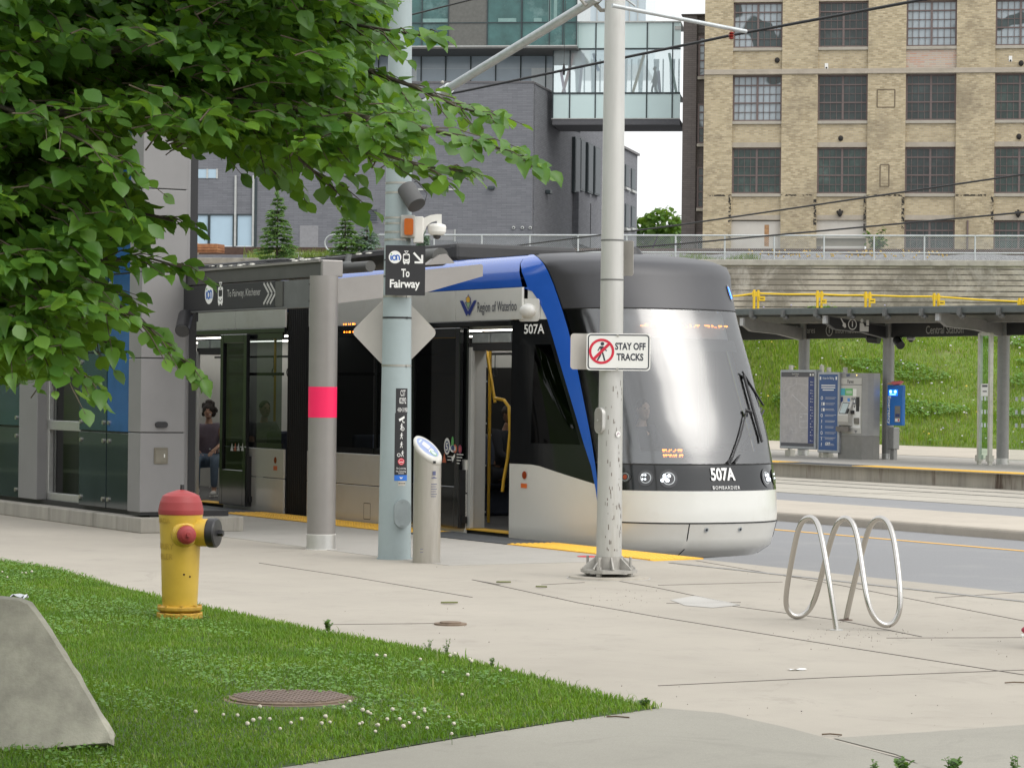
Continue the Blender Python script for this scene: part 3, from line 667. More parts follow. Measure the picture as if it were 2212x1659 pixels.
# interior
b=MB(); b.box(XB,ART[0],.14,2.6,-.05,.05); b.box(ART[1],-.84,.14,2.6,-.05,.05); b.each('floor',M_flr,tram)
b=MB()
for x0,x1 in DRS: b.box(x0,x1,.06,.3,.045,.058)
b.each('door_sill',M_yel,tram)
b=MB(); b.box(XB,ART[0],.14,2.6,2.42,2.46); b.box(ART[1],-.84,.14,2.6,2.42,2.46); b.each('ceiling',M_int,tram)
b=MB(); b.box(XB,-9.6,2.585,2.6,.05,2.42); b.box(-9.6,ART[0],2.585,2.6,.05,1.1); b.box(ART[1],-1.,2.585,2.6,.05,1.1); b.box(-9.6,ART[0],2.585,2.6,2.0,2.42); b.box(ART[1],-1.,2.585,2.6,2.0,2.42); b.build('inner_wall',M_int,tram)
b=MB()
for x0,x1 in ((XB,-7.),(-6.1,-.95)):
    for y in (.55,2.2): b.box(x0,x1,y-.06,y+.06,2.405,2.418)
b.each('ceiling_light',EM('saloon_light',(1.,.97,.9),5.),tram)
# pale door-pocket screens beside the openings and the gear over the doors
def dscreen(x0,x1):
    b=MB(); b.box(x0-.06,x0-.02,.10,.33 if x0>-5 else .15,.06,2.2); b.box(x0-.04,x0+.06,.08,.13,.06,2.2)
    for z in (.25,.8,1.3,1.8): b.cyl((x0-.02,.33,z),(x0-.012,.33,z),.012,n=8,m=1)
    b.build('door_screen',[M_int,M_galv],tram,bevel=.01)
    b=MB(); b.box(x0+.05,x0+.45,.09,.2,2.25,2.36,0); b.box(x0+.5,x1-.08,.09,.2,2.25,2.36,0); b.box(x0,x1,.1,.35,2.16,2.25,1); b.cyl((x0+.1,.2,2.36),(x1-.1,.2,2.36),.03,n=10); b.build('door_gear',[M_galv,M_intd],tram,bevel=.008)
for x0,x1 in DRS: dscreen(x0,x1)
def rail(pts,name='handrail',r=.02,mat=None): b=MB(); b.tube(pts,r,n=8); b.build(name,mat or M_hand,tram)
rail([(-1.66,.42,.5),(-1.64,.42,.62),(-1.58,.44,.9),(-1.55,.45,1.2),(-1.58,.45,1.5),(-1.7,.45,1.58),(-1.9,.45,1.6)]); rail([(-2.0,.5,1.55),(-2.3,.5,2.4)])
rail([(-9.55,.42,.5),(-9.53,.42,.7),(-9.5,.43,1.0),(-9.5,.44,1.4),(-9.56,.44,1.6)]); rail([(-9.,.9,.06),(-9.,.9,2.42)]); rail([(-3.,1.0,.06),(-3.,1.,2.42)])
rail([(-12,1.3,2.15),(-7,1.3,2.15)],r=.016,mat=M_intd); rail([(-6,1.3,2.15),(-1,1.3,2.15)],r=.016,mat=M_intd)
b=MB()
for x in (-9.9,-9.4,-8.9,-3.4,-2.6,-1.7):
    b.tube([(x,1.3,2.15),(x,1.3,1.98)],.006,n=6); b.tube([(x+.05*math.cos(a),1.3,1.92+.06*math.sin(a)) for a in np.linspace(0,6.28,13)],.008,n=6)
b.each('hanging_strap',M_intd,tram)
def seat(x,y,f=1):
    b=MB(); b.box(x-.22,x+.22,y-.45,y+.45,.42,.5); b.box(x-.25*f-.05,x-.25*f+.05,y-.45,y+.45,.45,1.1); b.box(x-.1,x+.1,y-.3,y+.3,.05,.42); b.build('seat',M_seat,tram,bevel=.04)
for x,y,f in ((-7.6,.7,1),(-7.4,2.1,1),(-8.5,2.1,1),(-5.,.7,1),(-4.,.7,1),(-4.8,2.1,-1),(-3.4,2.1,-1),(-9.6,2.1,-1)): seat(x,y,f)
# plug door leaves, slid open along the outside
def leaf(x0,x1,z0=.06,z1=2.43):
    o=MB(); y0,y1=-.03,.025
    o.box(x0,x0+.1,y0,y1,z0,z1); o.box(x1-.1,x1,y0,y1,z0,z1); o.box(x0+.1,x1-.1,y0,y1,z1-.12,z1); o.box(x0+.1,x1-.1,y0,y1,z0,.55)
    d=o.build('door_leaf',M_tk,tram,bevel=.006,seg=1)
    g=MB(); g.add([(x0+.1,0,.55),(x1-.1,0,.55),(x1-.1,0,z1-.12),(x0+.1,0,z1-.12)],[(0,1,2,3)]); g.build('door_glass',M_glass,d)
    k=MB(); k.box(x1-.02,x1+.03,-.02,.12,z0,.75); k.box(x1-.03,x1+.06,.0,.06,.12,.2); k.build('door_guide',M_black,d)
    return d
d1=leaf(-3.2,-1.93); d2=leaf(-8.83,-7.95)
M_stk_g=M('sticker_green',(.15,.45,.15),.5); M_stk_o=M('sticker_orange',(.6,.16,.08),.5); M_stk_p=M('sticker_maroon',(.28,.05,.12),.5); M_stk_b=M('sticker_navy',(.05,.08,.2),.5)
b=MB(); q=lambda u,v:(lambda P:(P.x,P.z))(onY(u,v,-.03)); fr=FR((0,-.031,0),(1,0,0),(0,0,1))
x,z=q(966,964); b.disc(fr,x,z,.075,.10,.001,0); b.disc(fr,x,z-.005,.05,.07,.002,3); b.text(fr,x,z-.01,'5',.13,.003,0,bold=.004)
x,z=q(976,958); b.disc(fr,x+.02,z+.01,.03,.075,.001,1); b.disc(fr,x+.03,z-.06,.07,.045,.001,0); b.disc(fr,x+.03,z-.05,.045,.03,.002,3)
x,z=q(983,969); b.disc(fr,x,z,.05,.05,.001,2); b.disc(fr,x,z,.018,.03,.002,0); x,z=q(994,970); b.disc(fr,x,z,.045,.05,.001,4); b.disc(fr,x,z,.015,.03,.002,2)
x,z=q(960,990); b.poly(fr,[(x-.05,z-.05),(x+.05,z-.05),(x,z+.07)],.001,2); b.rect(fr,x+.08,x+.2,z+.02,z+.03,.001,0); b.rect(fr,x+.08,x+.18,z-.02,z-.01,.001,0)
x,z=q(978,989); b.poly(fr,[(x-.03,z),(x+.05,z+.05),(x+.06,z+.02),(x,z-.05)],.001,0)
for k in range(4): b.rect(fr,x+.1,x+.26-.03*k,z+.04-.035*k,z+.05-.035*k,.001,0)
b.build('door_stickers',[M_letter,M_stk_g,M_stk_o,M_stk_b,M_stk_p],d1)
b=MB()
for i,(u,v) in enumerate(((501,966),(508,966),(515,966),(524,966))):
    x,z=q(u,v); b.poly(fr,[(x-.05,z-.05),(x+.05,z-.05),(x+.01,z+.06)],.001,2 if i==1 else 0); b.rect(fr,x+.06,x+.12,z,z+.012,.001,0)
b.build('door_stickers',[M_letter,M_stk_g,M_stk_o],d2)
# bogie under the rear car, glimpsed below the bellows
b=MB()
for x in (-7.6,-5.4):
    for y in (.5,2.25): b.cyl((x,y-.06,-.06),(x,y+.06,-.06),.28,n=28)
b.each('wheel',M_rust,tram)
# ================================================================== shared pictograms
def g_tram(b,fr,x,y,s,m,dark,h=.002):
    b.poly(fr,[(x+p*s,y+q*s) for p,q in rrect(-.32,.32,-.5,.42,.12)],h,m)
    b.poly(fr,[(x-.24*s,y+.26*s),(x-.24*s,y-.02*s),(x-.18*s,y-.1*s),(x+.18*s,y-.1*s),(x+.24*s,y-.02*s),(x+.24*s,y+.26*s)],h+.001,dark)
    b.rect(fr,x-.1*s,x+.1*s,y+.31*s,y+.37*s,h+.001,dark); b.rect(fr,x-.22*s,x-.12*s,y-.3*s,y-.22*s,h+.001,dark); b.rect(fr,x+.12*s,x+.22*s,y-.3*s,y-.22*s,h+.001,dark); b.rect(fr,x-.1*s,x+.1*s,y-.36*s,y-.31*s,h+.001,dark)
    b.stroke(fr,[(x-.2*s,y+.66*s),(x+.2*s,y+.66*s)],.05*s,h,m); b.stroke(fr,[(x-.14*s,y+.64*s),(x,y+.43*s),(x+.14*s,y+.64*s)],.05*s,h,m)
    b.rect(fr,x-.24*s,x-.12*s,y-.58*s,y-.49*s,h,m); b.rect(fr,x+.12*s,x+.24*s,y-.58*s,y-.49*s,h,m)
def g_logo(b,fr,x,y,r,mw,mb,mg,h=.002):
    b.disc(fr,x,y,r,r,h,mw)
    w=r*.15; z=y-.08*r
    b.stroke(fr,[(x-.62*r,z+.3*r),(x-.66*r,z-.25*r),(x-.5*r,z-.38*r)],w*1.4,h+.001,mb); b.disc(fr,x-.56*r,z+.55*r,w*.8,w*.8,h+.001,mg,12)
    for a0 in (0,):
        P=[(x-.12*r+.3*r*math.cos(R(t)),z-.02*r+.36*r*math.sin(R(t))) for t in range(0,361,24)]; b.stroke(fr,P,w*1.4,h+.001,mb)
    b.stroke(fr,[(x+.2*r,z+.36*r),(x+.3*r,z-.4*r)],w*1.3,h+.001,mb)
    b.stroke(fr,[(x+.2*r,z+.36*r),(x+.52*r,z+.36*r),(x+.66*r,z+.2*r),(x+.7*r,z-.4*r)],w*1.4,h+.001,mb)
def g_walk(b,fr,x,y,s,m,h=.002,v=0):
    b.disc(fr,x+.04*s,y+.40*s,.10*s,.10*s,h,m,14)
    b.poly(fr,[(x-.09*s,y+.27*s),(x+.10*s,y+.27*s),(x+.08*s,y-.02*s),(x-.06*s,y-.02*s)],h,m)
    b.stroke(fr,[(x-.08*s,y+.25*s),(x-.2*s,y+.02*s)],.06*s,h,m); b.stroke(fr,[(x+.08*s,y+.24*s),(x+.17*s,y+.10*s),(x+.28*s,y+(.03+.12*v)*s)],.06*s,h,m)
    b.stroke(fr,[(x+.02*s,y),(x+.10*s,y-.22*s),(x+.17*s,y-.5*s)],.085*s,h,m); b.stroke(fr,[(x-.02*s,y),(x-.08*s,y-.24*s),(x-.22*s,y-.48*s)],.085*s,h,m)
def g_hand(b,fr,x,y,s,m,h=.002):
    b.poly(fr,[(x-.4*s,y+.5*s),(x-.28*s,y+.5*s),(x+.1*s,y),(x-.02*s,y-.1*s)],h,m); b.poly(fr,[(x-.02*s,y+.12*s),(x+.3*s,y-.05*s),(x+.36*s,y-.42*s),(x+.18*s,y-.5*s),(x-.12*s,y-.3*s)],h,m)
def g_info(b,fr,x,y,r,m,h=.002):
    b.ring(fr,x,y,r*.82,r,h,m); b.rect(fr,x-.12*r,x+.12*r,y-.45*r,y+.2*r,h,m); b.disc(fr,x,y+.42*r,.15*r,.15*r,h,m,12)
# ================================================================== KIOSK (panel clad station building, left)
M_kp=M('kiosk_grey_panel',(.24,.235,.235),.5,.15,var=.05,vs=2)
M_kb=M('kiosk_blue_glass',(.02,.09,.25),.10,var=.3,vs=.9,spec=.4)
M_kt=M('kiosk_teal_glass',(.02,.05,.065),.08,var=.3,vs=.9,spec=.45)
M_kd=M('kiosk_dark_glass',(.03,.042,.047),.08,var=.25,vs=.9,spec=.5)
M_stud=M('glass_stud_steel',(.55,.54,.48),.3,.9)
kx,ky=-3.094,-3.567
k=thing('station_kiosk','grey panel and blue glass station building on a concrete plinth behind the fire hydrant','building',W(kx,ky),RZ)
# plinth
b=MB(); b.box(-9,0,0,1.3,0,.176); b.build('plinth',M_plinth,k,bevel=.012)
b=MB(); b.box(-9,-.22,.2,1.2,.176,.24); b.build('base_channel',M_black,k)
# end pillar: stacked panels
zs=[.235,1.165,2.03,3.03,4.0,5.0,6.0]
for z0,z1 in zip(zs,zs[1:]):
    b=MB(); b.box(-.53,-.15,.045,.60,z0,z1-.012); b.build('grey_panel',M_kp,k,bevel=.006)
b=MB(); b.box(-.50,-.17,.06,.59,.2,6.); b.build('pillar_core',M_black,k)
b=MB(); b.cyl((-.28,.62,.2),(-.28,.62,6.),.07,n=20); b.build('rounded_edge',M_kp,k)
# glass panels (studded), two columns, on the long side
gz=[.235,1.155,2.105,3.04,3.98,4.92,5.9]; gx=[(-2.335,-1.435),(-1.42,-.54)]
cols={0:[M_kd,M_kt,M_kt,M_kb,M_kb,M_kb],1:[M_kd,M_kb,M_kb,M_kb,M_kb,M_kb]}
for c,(x0,x1) in enumerate(gx):
    for r,(z0,z1) in enumerate(zip(gz,gz[1:])):
        b=MB(); b.box(x0+.008,x1-.008,.135,.15,z0,z1-.02); g=b.build('glass_panel',cols[c][r],k,bevel=.003,seg=1)
        b=MB()
        for x in (x0+.08,x1-.08):
            for z in (z0+.10,z1-.12): b.cyl((x,.138,z),(x,.115,z),.026,n=14)
        b.each('stud',M_stud,g)
b=MB(); b.box(-2.34,-.53,.155,.9,.235,5.9); b.build('inner_wall',M_black,k)
# aluminium framed glazing, set back, then another pillar and glass
b=MB()
for x in (-3.77,-2.44): b.box(x,x+.085,.25,.36,.235,4.)
b.box(-3.77,-2.355,.25,.36,.235,.33); b.box(-3.77,-2.355,.25,.36,1.13,1.25); b.box(-3.77,-2.355,.25,.36,2.3,2.4); b.build('window_frame',M_alu,k,bevel=.006)
b=MB(); b.box(-3.69,-3.58,.31,.33,.33,4.); b.build('window_gasket',M_black,k)
M_kg=GLASS('kiosk_clear_glass',(.55,.6,.6),1.5)
b=MB()
for z0,z1 in ((.33,1.13),(1.25,2.3)): b.add([(-3.6,.3,z0),(-2.44,.3,z0),(-2.44,.3,z1),(-3.6,.3,z1)],[(0,1,2,3)])
b.each('clear_glazing',M_kg,k)
b=MB(); b.box(-9.,-3.75,.1,.5,3.9,5.9); b.box(-4.44,-3.77,.12,.7,.235,5.9); b.each('side_pillar',M_kp,k,bevel=.008)
b=MB(); b.box(-3.4,-3.0,1.0,1.1,.24,2.2); b.box(-3.75,-2.4,1.25,1.3,.24,3.9); b.each('inner_panel',M_int,k)
for z0,z1 in ((.235,1.155),(1.17,2.1),(2.12,3.9)):
    b=MB(); b.box(-9.,-4.46,.135,.15,z0,z1-.015); g=b.build('glass_panel',M_kd if z0<1 else M_kt,k)
    b=MB()
    for x in (-4.56,-6.2):
        for z in (z0+.1,z1-.12): b.cyl((x,.138,z),(x,.115,z),.026,n=12)
    b.each('stud',M_stud,g)
b=MB(); b.box(-9.,-4.46,.16,.9,.235,3.9); b.build('inner_wall',M_black,k)
# wall lamp, keyswitch plate, padlock bracket on the pillar end
fr=FR((-.149,0,0),(0,1,0),(0,0,1)); 
b=MB(); b.prism(fr,[(.30+x,1.252+y) for x,y in rrect(-.075,.075,-.035,.035,.034)],0,.03); b.build('wall_lamp',M_black,k,bevel=.006)
b=MB(); b.prism(fr,[(.30+x,.89+y) for x,y in rrect(-.085,.085,-.095,.095,.008)],0,.01); b.prism(fr,[(.30+x,.885+y) for x,y in rrect(-.065,.065,-.07,.07,.006)],.01,.013,1); b.prism(fr,[(.34+x,.89+y) for x,y in rrect(-.006,.006,-.02,.02,.003)],.013,.02,2); b.build('key_plate',[M('key_plate_bronze',(.17,.155,.12),.45,.5),M('key_plate_face',(.20,.185,.15),.5,.4),M_white],k)
b=MB(); b.cyl((-.15,.50,.33),(-.03,.50,.33),.05,n=16); b.cyl((-.05,.44,.28),(-.05,.56,.28),.035,n=12); b.build('hose_bib',M_galv,k)
# ================================================================== NEAR CANOPY
cn=thing('platform_canopy','dark grey butterfly canopy over the near platform with a sign to Fairway','canopy',W(.33,-2.94),RZ)
zc=2.88
def column(par,x,y,ztop,mat,tape=False,r=.15):
    b=MB(); b.cyl((x,y,.16),(x,y,ztop),r,n=40); c=b.build('column',mat,par)
    b=MB(); b.cyl((x,y,0),(x,y,.155),r+.004,n=40); b.cyl((x,y,.155),(x,y,.162),r+.006,n=40,m=1); b.cyl((x,y,0),(x,y,.006),r+.015,n=40,m=1); b.build('base_collar',[M_alu,M_white],c)
    if tape: b=MB(); b.cyl((x,y,1.388),(x,y,1.712),r+.0012,n=48,caps=False); b.build('pink_tape',M('tape_pink',(.90,.012,.11),.5,var=.02),c)
    return c
column(cn,0,0,zc,M_canopy,True); column(cn,-6.5,0,zc,M_canopy)
b=MB(); b.box(-12,-.02,-.02,.20,zc,zc+.165,0); b.box(-12,-.03,-.05,.08,zc+.15,zc+.175,1); b.build('edge_beam',[M_canopyd,M_canopy],cn)
b=MB(); b.box(-.03,.02,-.03,.215,zc-.005,zc+.172); b.build('beam_end',M_canopy,cn,bevel=.012)
# cantilever arms rising to the track side
def arm(par,x,y0,y1,za,zb,mat,t=.12,name='cantilever_arm',flip=1):
    fr=FR((x-t/2,0,0),(0,1,0),(0,0,1))
    b=MB(); L1=y1-y0
    b.prism(fr,[(y0,za-.26),(y0+.62*L1,za-.26+.62*(zb-za)+.02),(y1,zb-.13),(y1,zb-.015),(y1-.015,zb),(y0,za)],0,t); o=b.build(name,mat,par,bevel=.012)
    b=MB(); b.prism(fr,[(y1-.62*L1*.5-.14,zb-.03),(y1-.08*L1-.2,zb-.0),(y1-.1*L1-.27,zb+.10),(y1-.62*L1*.45-.04,zb+.085)],.01,t-.01); b.build('purlin_bracket',mat,o,bevel=.01)
    return o
arm(cn,0,.1,1.9,2.85,3.065,M_canopy,.10); arm(cn,-6.5,.1,1.9,2.85,3.065,M_canopy,.10)
b=MB()
for yy,zz,q_ in ((.55,3.0,.06),(1.40,3.13,.10)): b.cyl((-12,yy,zz),(.0,yy,zz),q_,n=18)
b.each('purlin',M_canopyd,cn)
M_cg=GLASS('canopy_glass',(.32,.36,.34),1.5,.05,opac=.35,base_col=(.05,.06,.05))
b=MB(); b.add([(-12,.25,3.07),(-.98,.25,3.07),(-.98,2.05,3.30),(-12,2.05,3.30)],[(0,1,2,3)]); b.build('glass_roof',M_cg,cn)
b=MB()
for yy,zz in ((.25,3.07),(2.05,3.30)): b.box(-12,-.98,yy-.012,yy+.012,zz-.014,zz+.014)
for x in (-.99,-3.4,-5.8,-8.2): b.beam((x,.25,3.075),(x,2.05,3.305),.03,.03)
b.each('glass_edge_strip',M_black,cn)
b=MB()
for x in (-1.5,-1.75,-3.25,-3.5,-5.6,-5.85):
    for yy in (.5,.66,1.3): b.cyl((x,yy,3.07+(yy-.25)*.128),(x,yy,3.10+(yy-.25)*.128),.042,.036,n=12)
b.each('glass_button',M_strap,cn)
b=MB()
for x in (-.55,-1.05,-3.4):
    for yy,zz in ((.55,3.08),(1.35,3.18)): b.beam((x,yy,zz-.02),(x,yy+.02,zz+.07),.04,.05); b.ball((x,yy,zz-.05),.07,.07,.05,10)
b.each('glass_clamp',M_far_dark,cn)
# hanging sign box under the edge beam
fr=FR((0,-.06,0),(1,0,0),(0,0,1)); sx1=-1.08
sg=MB(); sg.box(-4.6,sx1,-.06,.06,2.575,2.862); so_=sg.build('sign_box',M_signblack,cn,bevel=.006)
b=MB(); b.box(sx1+.01,-.15,-.05,.05,2.56,2.855,0); b.box(sx1+.01,sx1+.2,-.062,.0,2.58,2.85,1); b.cyl((-.25,-.055,2.8),(-.25,-.045,2.8),.012,n=8,m=1); b.cyl((-.25,-.055,2.62),(-.25,-.045,2.62),.012,n=8,m=1); b.build('sign_bracket',[M_far_dark,M_canopyd],cn)
b=MB(); b.box(-4.6,-.15,-.065,.065,2.555,2.573); b.build('sign_trim',M_far_dark,cn)
def sgp(u,v): P=onY(u,v,-3.0); return P.x-.33,P.z
b=MB(); x,z=sgp(452,635); g_logo(b,fr,x,z,.118,0,2,3); x,z=sgp(476.5,635); g_tram(b,fr,x,z-.01,.21,0,1)
x0,z=sgp(491,635); x1,_=sgp(563,630); b.text(fr,(x0+x1)/2,z,'To Fairway, Kitchener',.115,.002,4,'CENTER',w=x1-x0)
x,z=sgp(583,634)
for i in range(3): b.stroke(fr,[(x-.16+i*.085,z+.115),(x-.02+i*.085,z),(x-.16+i*.085,z-.115)],.03,.002,4)
b.build('sign_lettering',[M_letter,M_signblack,M_blue,M_green,M('letter_dim',(.42,.42,.40),.5)],so_)
b=MB(); b.tube([(-3.27,-.02,2.57),(-3.27,-.02,2.45)],.015,n=8); b.cyl((-3.42,-.1,2.52),(-3.16,-.25,2.34),.085,n=20); b.cyl((-3.17,-.244,2.347),(-3.15,-.256,2.333),.078,n=20,m=1); b.build('loudspeaker',[M_black,M_roofd],cn)
# ================================================================== LEFT GREY POLE and what is strapped to it
M_gp=M('pole_blue_grey_paint',(.33,.395,.405),.5,var=.05,vs=3,dirt_or_sheen=(.28,.33,.335),ds=1.5)
P1=G(852,1207); p1=thing('grey_sign_pole','thick blue-grey painted pole carrying a black sign to Fairway and a white dome camera','pole',P1)
r0=.166; rt=lambda z: r0-.0095*z
b=MB(); b.lathe([(r0+.012,0),(r0+.012,.012),(r0,.012)]+[(rt(z),z) for z in (1,2,3,4,6,8.5)],36); b.build('shaft',M_gp,p1)
def zpole(v,P,u=None): return D(u if u else 860,v,P.y).z
def strap(par,P,u,v,w,mat,rr):
    z=zpole(v,P,u); b=MB(); b.cyl((0,0,z-w/2),(0,0,z+w/2),rr(z)+.003,n=36,caps=False); b.cyl((rr(z)*.72,-rr(z)*.72,z),(rr(z)*.76,-rr(z)*.76,z),w*.7,n=6); b.build('steel_strap',mat,par)
for v,w,m in ((503,.02,M_strap),(519,.02,M_strap),(472,.02,M_strap),(484,.02,M_strap),(418,.02,M_strap),(397,.02,M_strap),(641,.02,M_strap),(687,.018,M_black),(790,.02,M_strap),(598,.015,M_black),(563,.015,M_black)): strap(p1,P1,856,v,w,m,rt)
# access cover
def lp(u,v,Y=None): q=D(u,v,Y if Y else P1.y); return q-P1
c=lp(870,1109,P1.y-.19); b=MB(); fr=FR(c,(1,.25,0),(0,0,1)); b.prism(fr,rrect(-.082,.082,-.14,.14,.081,8),-.05,.0); b.cyl(fp(fr,0,.115,0),fp(fr,0,.115,.008),.008,n=8); b.cyl(fp(fr,0,-.115,0),fp(fr,0,-.115,.008),.01,n=8); b.build('access_cover',M('pole_cover_grey',(.30,.345,.355),.5),p1,bevel=.008)
# the black directional sign: a thing of its own, strapped to the pole
c=D(875.5,584.5,P1.y-.22); px=P1.y-.22
sn=thing('direction_sign','black sign reading To Fairway with tram symbol and arrow on the grey pole','sign',c,R(4))
fr=FR((0,0,0),(1,0,0),(0,0,1)); sw,sh=86/FPX*px/2,108/FPX*px/2
b=MB(); b.prism(fr,rrect(-sw,sw,-sh,sh,.008),-.004,0); b.build('panel',M_signblack,sn)
q=lambda u,v: ((u-875.5)/FPX*px,-(v-584.5)/FPX*px)
b=MB(); x,y=q(853,556); g_logo(b,fr,x,y,.063,0,2,3,.001); x,y=q(877.5,557); g_tram(b,fr,x,y-.004,.105,0,1,.001)
x,y=q(903,557); b.stroke(fr,[(x-.045,y+.05),(x+.033,y-.033)],.02,.001,0); b.stroke(fr,[(x-.035,y-.045),(x+.048,y-.045)],.02,.001,0); b.stroke(fr,[(x+.04,y+.03),(x+.04,y-.052)],.02,.0012,0)
x,y=q(876,591); b.text(fr,x,y,'To',.112,.001,0,'CENTER',1,.003,w=18/FPX*px); x,y=q(874,614); b.text(fr,x,y,'Fairway',.112,.001,0,'CENTER',1,.003,w=65/FPX*px)
b.cyl(fp(fr,.003,.0,0),fp(fr,.003,0,.006),.007,n=8,m=4); b.build('sign_lettering',[M_letter,M_signblack,M_blue,M_green,M_strap],sn)
# back of the yellow diamond warning sign on the far side of the pole
c=D(852,718,P1.y+.19); s=94/FPX*(P1.y+.19)
dn=thing('diamond_sign','plain aluminium back of a diamond warning sign behind the grey pole','sign',c)
fr=FR((0,0,0),(1,0,1.03),(-1,0,1.03)); a=s*.715; b=MB(); b.prism(fr,rrect(-a,a,-a,a,.055),-.004,.0); b.build('plate',M_signback,dn)
b=MB(); b.box(-.10,.10,-.03,-.006,-.5,-.46); b.box(-.1,.1,-.03,-.006,.4,.44); b.each('bracket',M_strap,dn)
# black stickers wrapped on the pole
def wrap(par,u0,u1,v0,v1,mats,draw,name,Rr):
    um=(u0+u1)/2; vm=(v0+v1)/2; s=P1.y/FPX; w=(u1-u0)*s; h=(v1-v0)*s; z=zpole(vm,P1,um); xo=(um-(852+.0111*(1207-vm)))*s; rr=rt(z)+.0015; 
    b=MB(); b.rect(FR((0,0,0),(1,0,0),(0,0,1)),-w/2,w/2,-h/2,h/2,0,0); draw(b,FR((0,0,0),(1,0,0),(0,0,1)),w,h)
    # subdivide the flat layout across its width, then bend it around the shaft
    me=bpy.data.meshes.new('w'); import bmesh
    bm=bmesh.new(); vs=[bm.verts.new(p) for p in b.v]
    for f,m in zip(b.f,b.m):
        try: F=bm.faces.new([vs[i] for i in f]); F.material_index=m
        except ValueError: pass
    for xx in np.linspace(-w/2,w/2,9)[1:-1]: bmesh.ops.bisect_plane(bm,geom=bm.verts[:]+bm.edges[:]+bm.faces[:],plane_co=(xx,0,0),plane_no=(1,0,0))
    a0=math.asin(max(-1,min(1,xo/rr)))
    for q in bm.verts:
        hh=-q.co.y; a=a0+q.co.x/rr; r_=rt(z+q.co.z)+.0015+hh; q.co=V((r_*math.sin(a),-r_*math.cos(a),z+q.co.z))
    bm.to_mesh(me); bm.free()
    for m in mats: me.materials.append(m)
    o=bpy.data.objects.new(name,me); COL.objects.link(o); o.parent=par; return o
def d1_(b,fr,w,h):
    b.text(fr,.008,h*.30,'CST',.085,.001,1,w=.055); b.text(fr,.008,0.0,'0292',.085,.001,1,w=.075); b.text(fr,.008,-h*.36,'430+319SB',.06,.001,1,w=.11)
wrap(p1,856,884,839,893,[M_signblack,M_letter],d1_,'station_code_sticker',rt)
def d2_(b,fr,w,h):
    y=lambda v:-(v-(892+1037)/2)/FPX*P1.y
    b.poly(fr,[(-.03,y(905)),(.03,y(898)),(.035,y(903)),(-.022,y(910))],.001,1); b.stroke(fr,[(.01,y(907)),(.015,y(912)),(.035,y(912))],.008,.001,1)
    for v,vv in ((921,1),(941,1),(960,0)): g_walk(b,fr,.0,y(v),.062,1,.001,vv)
    b.ring(fr,.012,y(922)-.018,.014,.02,.001,1,14); g_walk(b,fr,.012,y(979),.062,1,.001,1); b.ring(fr,-.026,y(982),.012,.018,.001,1,12)
    b.disc(fr,0,y(996),.035,.035,.001,2); b.ring(fr,0,y(996),.024,.027,.0015,1); b.stroke(fr,[(-.02,y(997)),(.018,y(997))],.007,.0015,1)
    b.text(fr,0,y(1010.5),'No Loitering',.026,.001,1,w=.10); b.text(fr,0,y(1017),'No Soliciting',.026,.001,1,w=.105); b.rect(fr,-.03,.03,y(1022),y(1021),.001,1)
    b.rect(fr,-w/2,w/2,-h/2,y(1025),.001,3); b.poly(fr,[(-.02,y(1028)),(-.005,y(1034)),(0,y(1030)),(.005,y(1034)),(.02,y(1028)),(0,y(1032.5))],.002,1)
wrap(p1,853.5,883,892,1037,[M_signblack,M_letter,M_red,M('sticker_blue',(.03,.17,.62),.5)],d2_,'rules_sticker',rt)
def d3_(b,fr,w,h): b.stroke(fr,[(-.03,0),(.03,0)],.006,.001,1); b.disc(fr,-.03,0,.006,.006,.0012,1,8); b.disc(fr,.03,0,.006,.006,.0012,1,8)
wrap(p1,861,878,1038,1048,[M('label_cream',(.55,.52,.46),.6),M_black],d3_,'small_label',rt)
# loudspeaker, beacon box and dome camera (each its own thing on the pole)
o=thing('pole_loudspeaker','dark grey cylindrical loudspeaker on a bracket on the grey pole','loudspeaker',D(880,420,P1.y-.1)); s=P1.y/FPX
b=MB(); a=V((-.01,-.02,.06)); e=V((.10,-.14,-.12)); b.cyl(a,e,.095,n=28); b.cyl(a,a-(e-a).normalized()*.01,.08,n=28); b.build('body',M('speaker_grey',(.085,.085,.085),.6),o,bevel=.008)
b=MB(); d=(e-a).normalized(); b.cyl(e,e+d*.004,.086,n=28); b.build('grille',M_roofd,o)
b=MB(); b.tube([(-.1,.1,.10),(-.06,0,.09),(-.02,-.01,.0),(-.06,0,-.13),(-.1,.1,-.15)],.012,n=6); b.tube([e+V((.08,.02,.04)),e+V((.10,.03,.12)),a+V((.14,0,.03)),a+V((.1,.02,.07)),a+V((.03,0,.04))],.005,n=6); b.build('bracket',M_black,o)
o=thing('beacon_box','white box with an amber beacon lens strapped to the grey pole','beacon',D(884,489,P1.y-.17))
b=MB(); b.box(-.085,.06,-.03,.12,-.115,.11); b.build('housing',M('housing_grey',(.40,.40,.37),.5),o,bevel=.012)
b=MB(); b.prism(FR((-.005,-.03,-.01),(1,0,0),(0,0,1)),rrect(-.042,.048,-.082,.082,.02),0,.055); b.build('lens',M('beacon_lens',(.42,.095,.006),.2,coat=.4,bump=.25,bs=90),o,bevel=.014,seg=3)
o=thing('dome_camera','white dome camera on a curved white arm beside the amber beacon','camera',D(908,490,P1.y-.12))
b=MB(); b.box(-.07,.03,-.02,.10,-.16,.10); b.build('junction_box',M_white,o,bevel=.008)
b=MB(); fr=FR((0,.05,0),(1,0,0),(0,0,1)); b.prism(fr,[(.02,-.14),(.03,-.08),(.06,.0),(.11,.045),(.165,.06),(.165,.03),(.21,.03),(.21,.125),(.16,.125),(.10,.115),(.04,.09),(.02,.07)],0,.06); b.build('arm',M_white,o,bevel=.008)
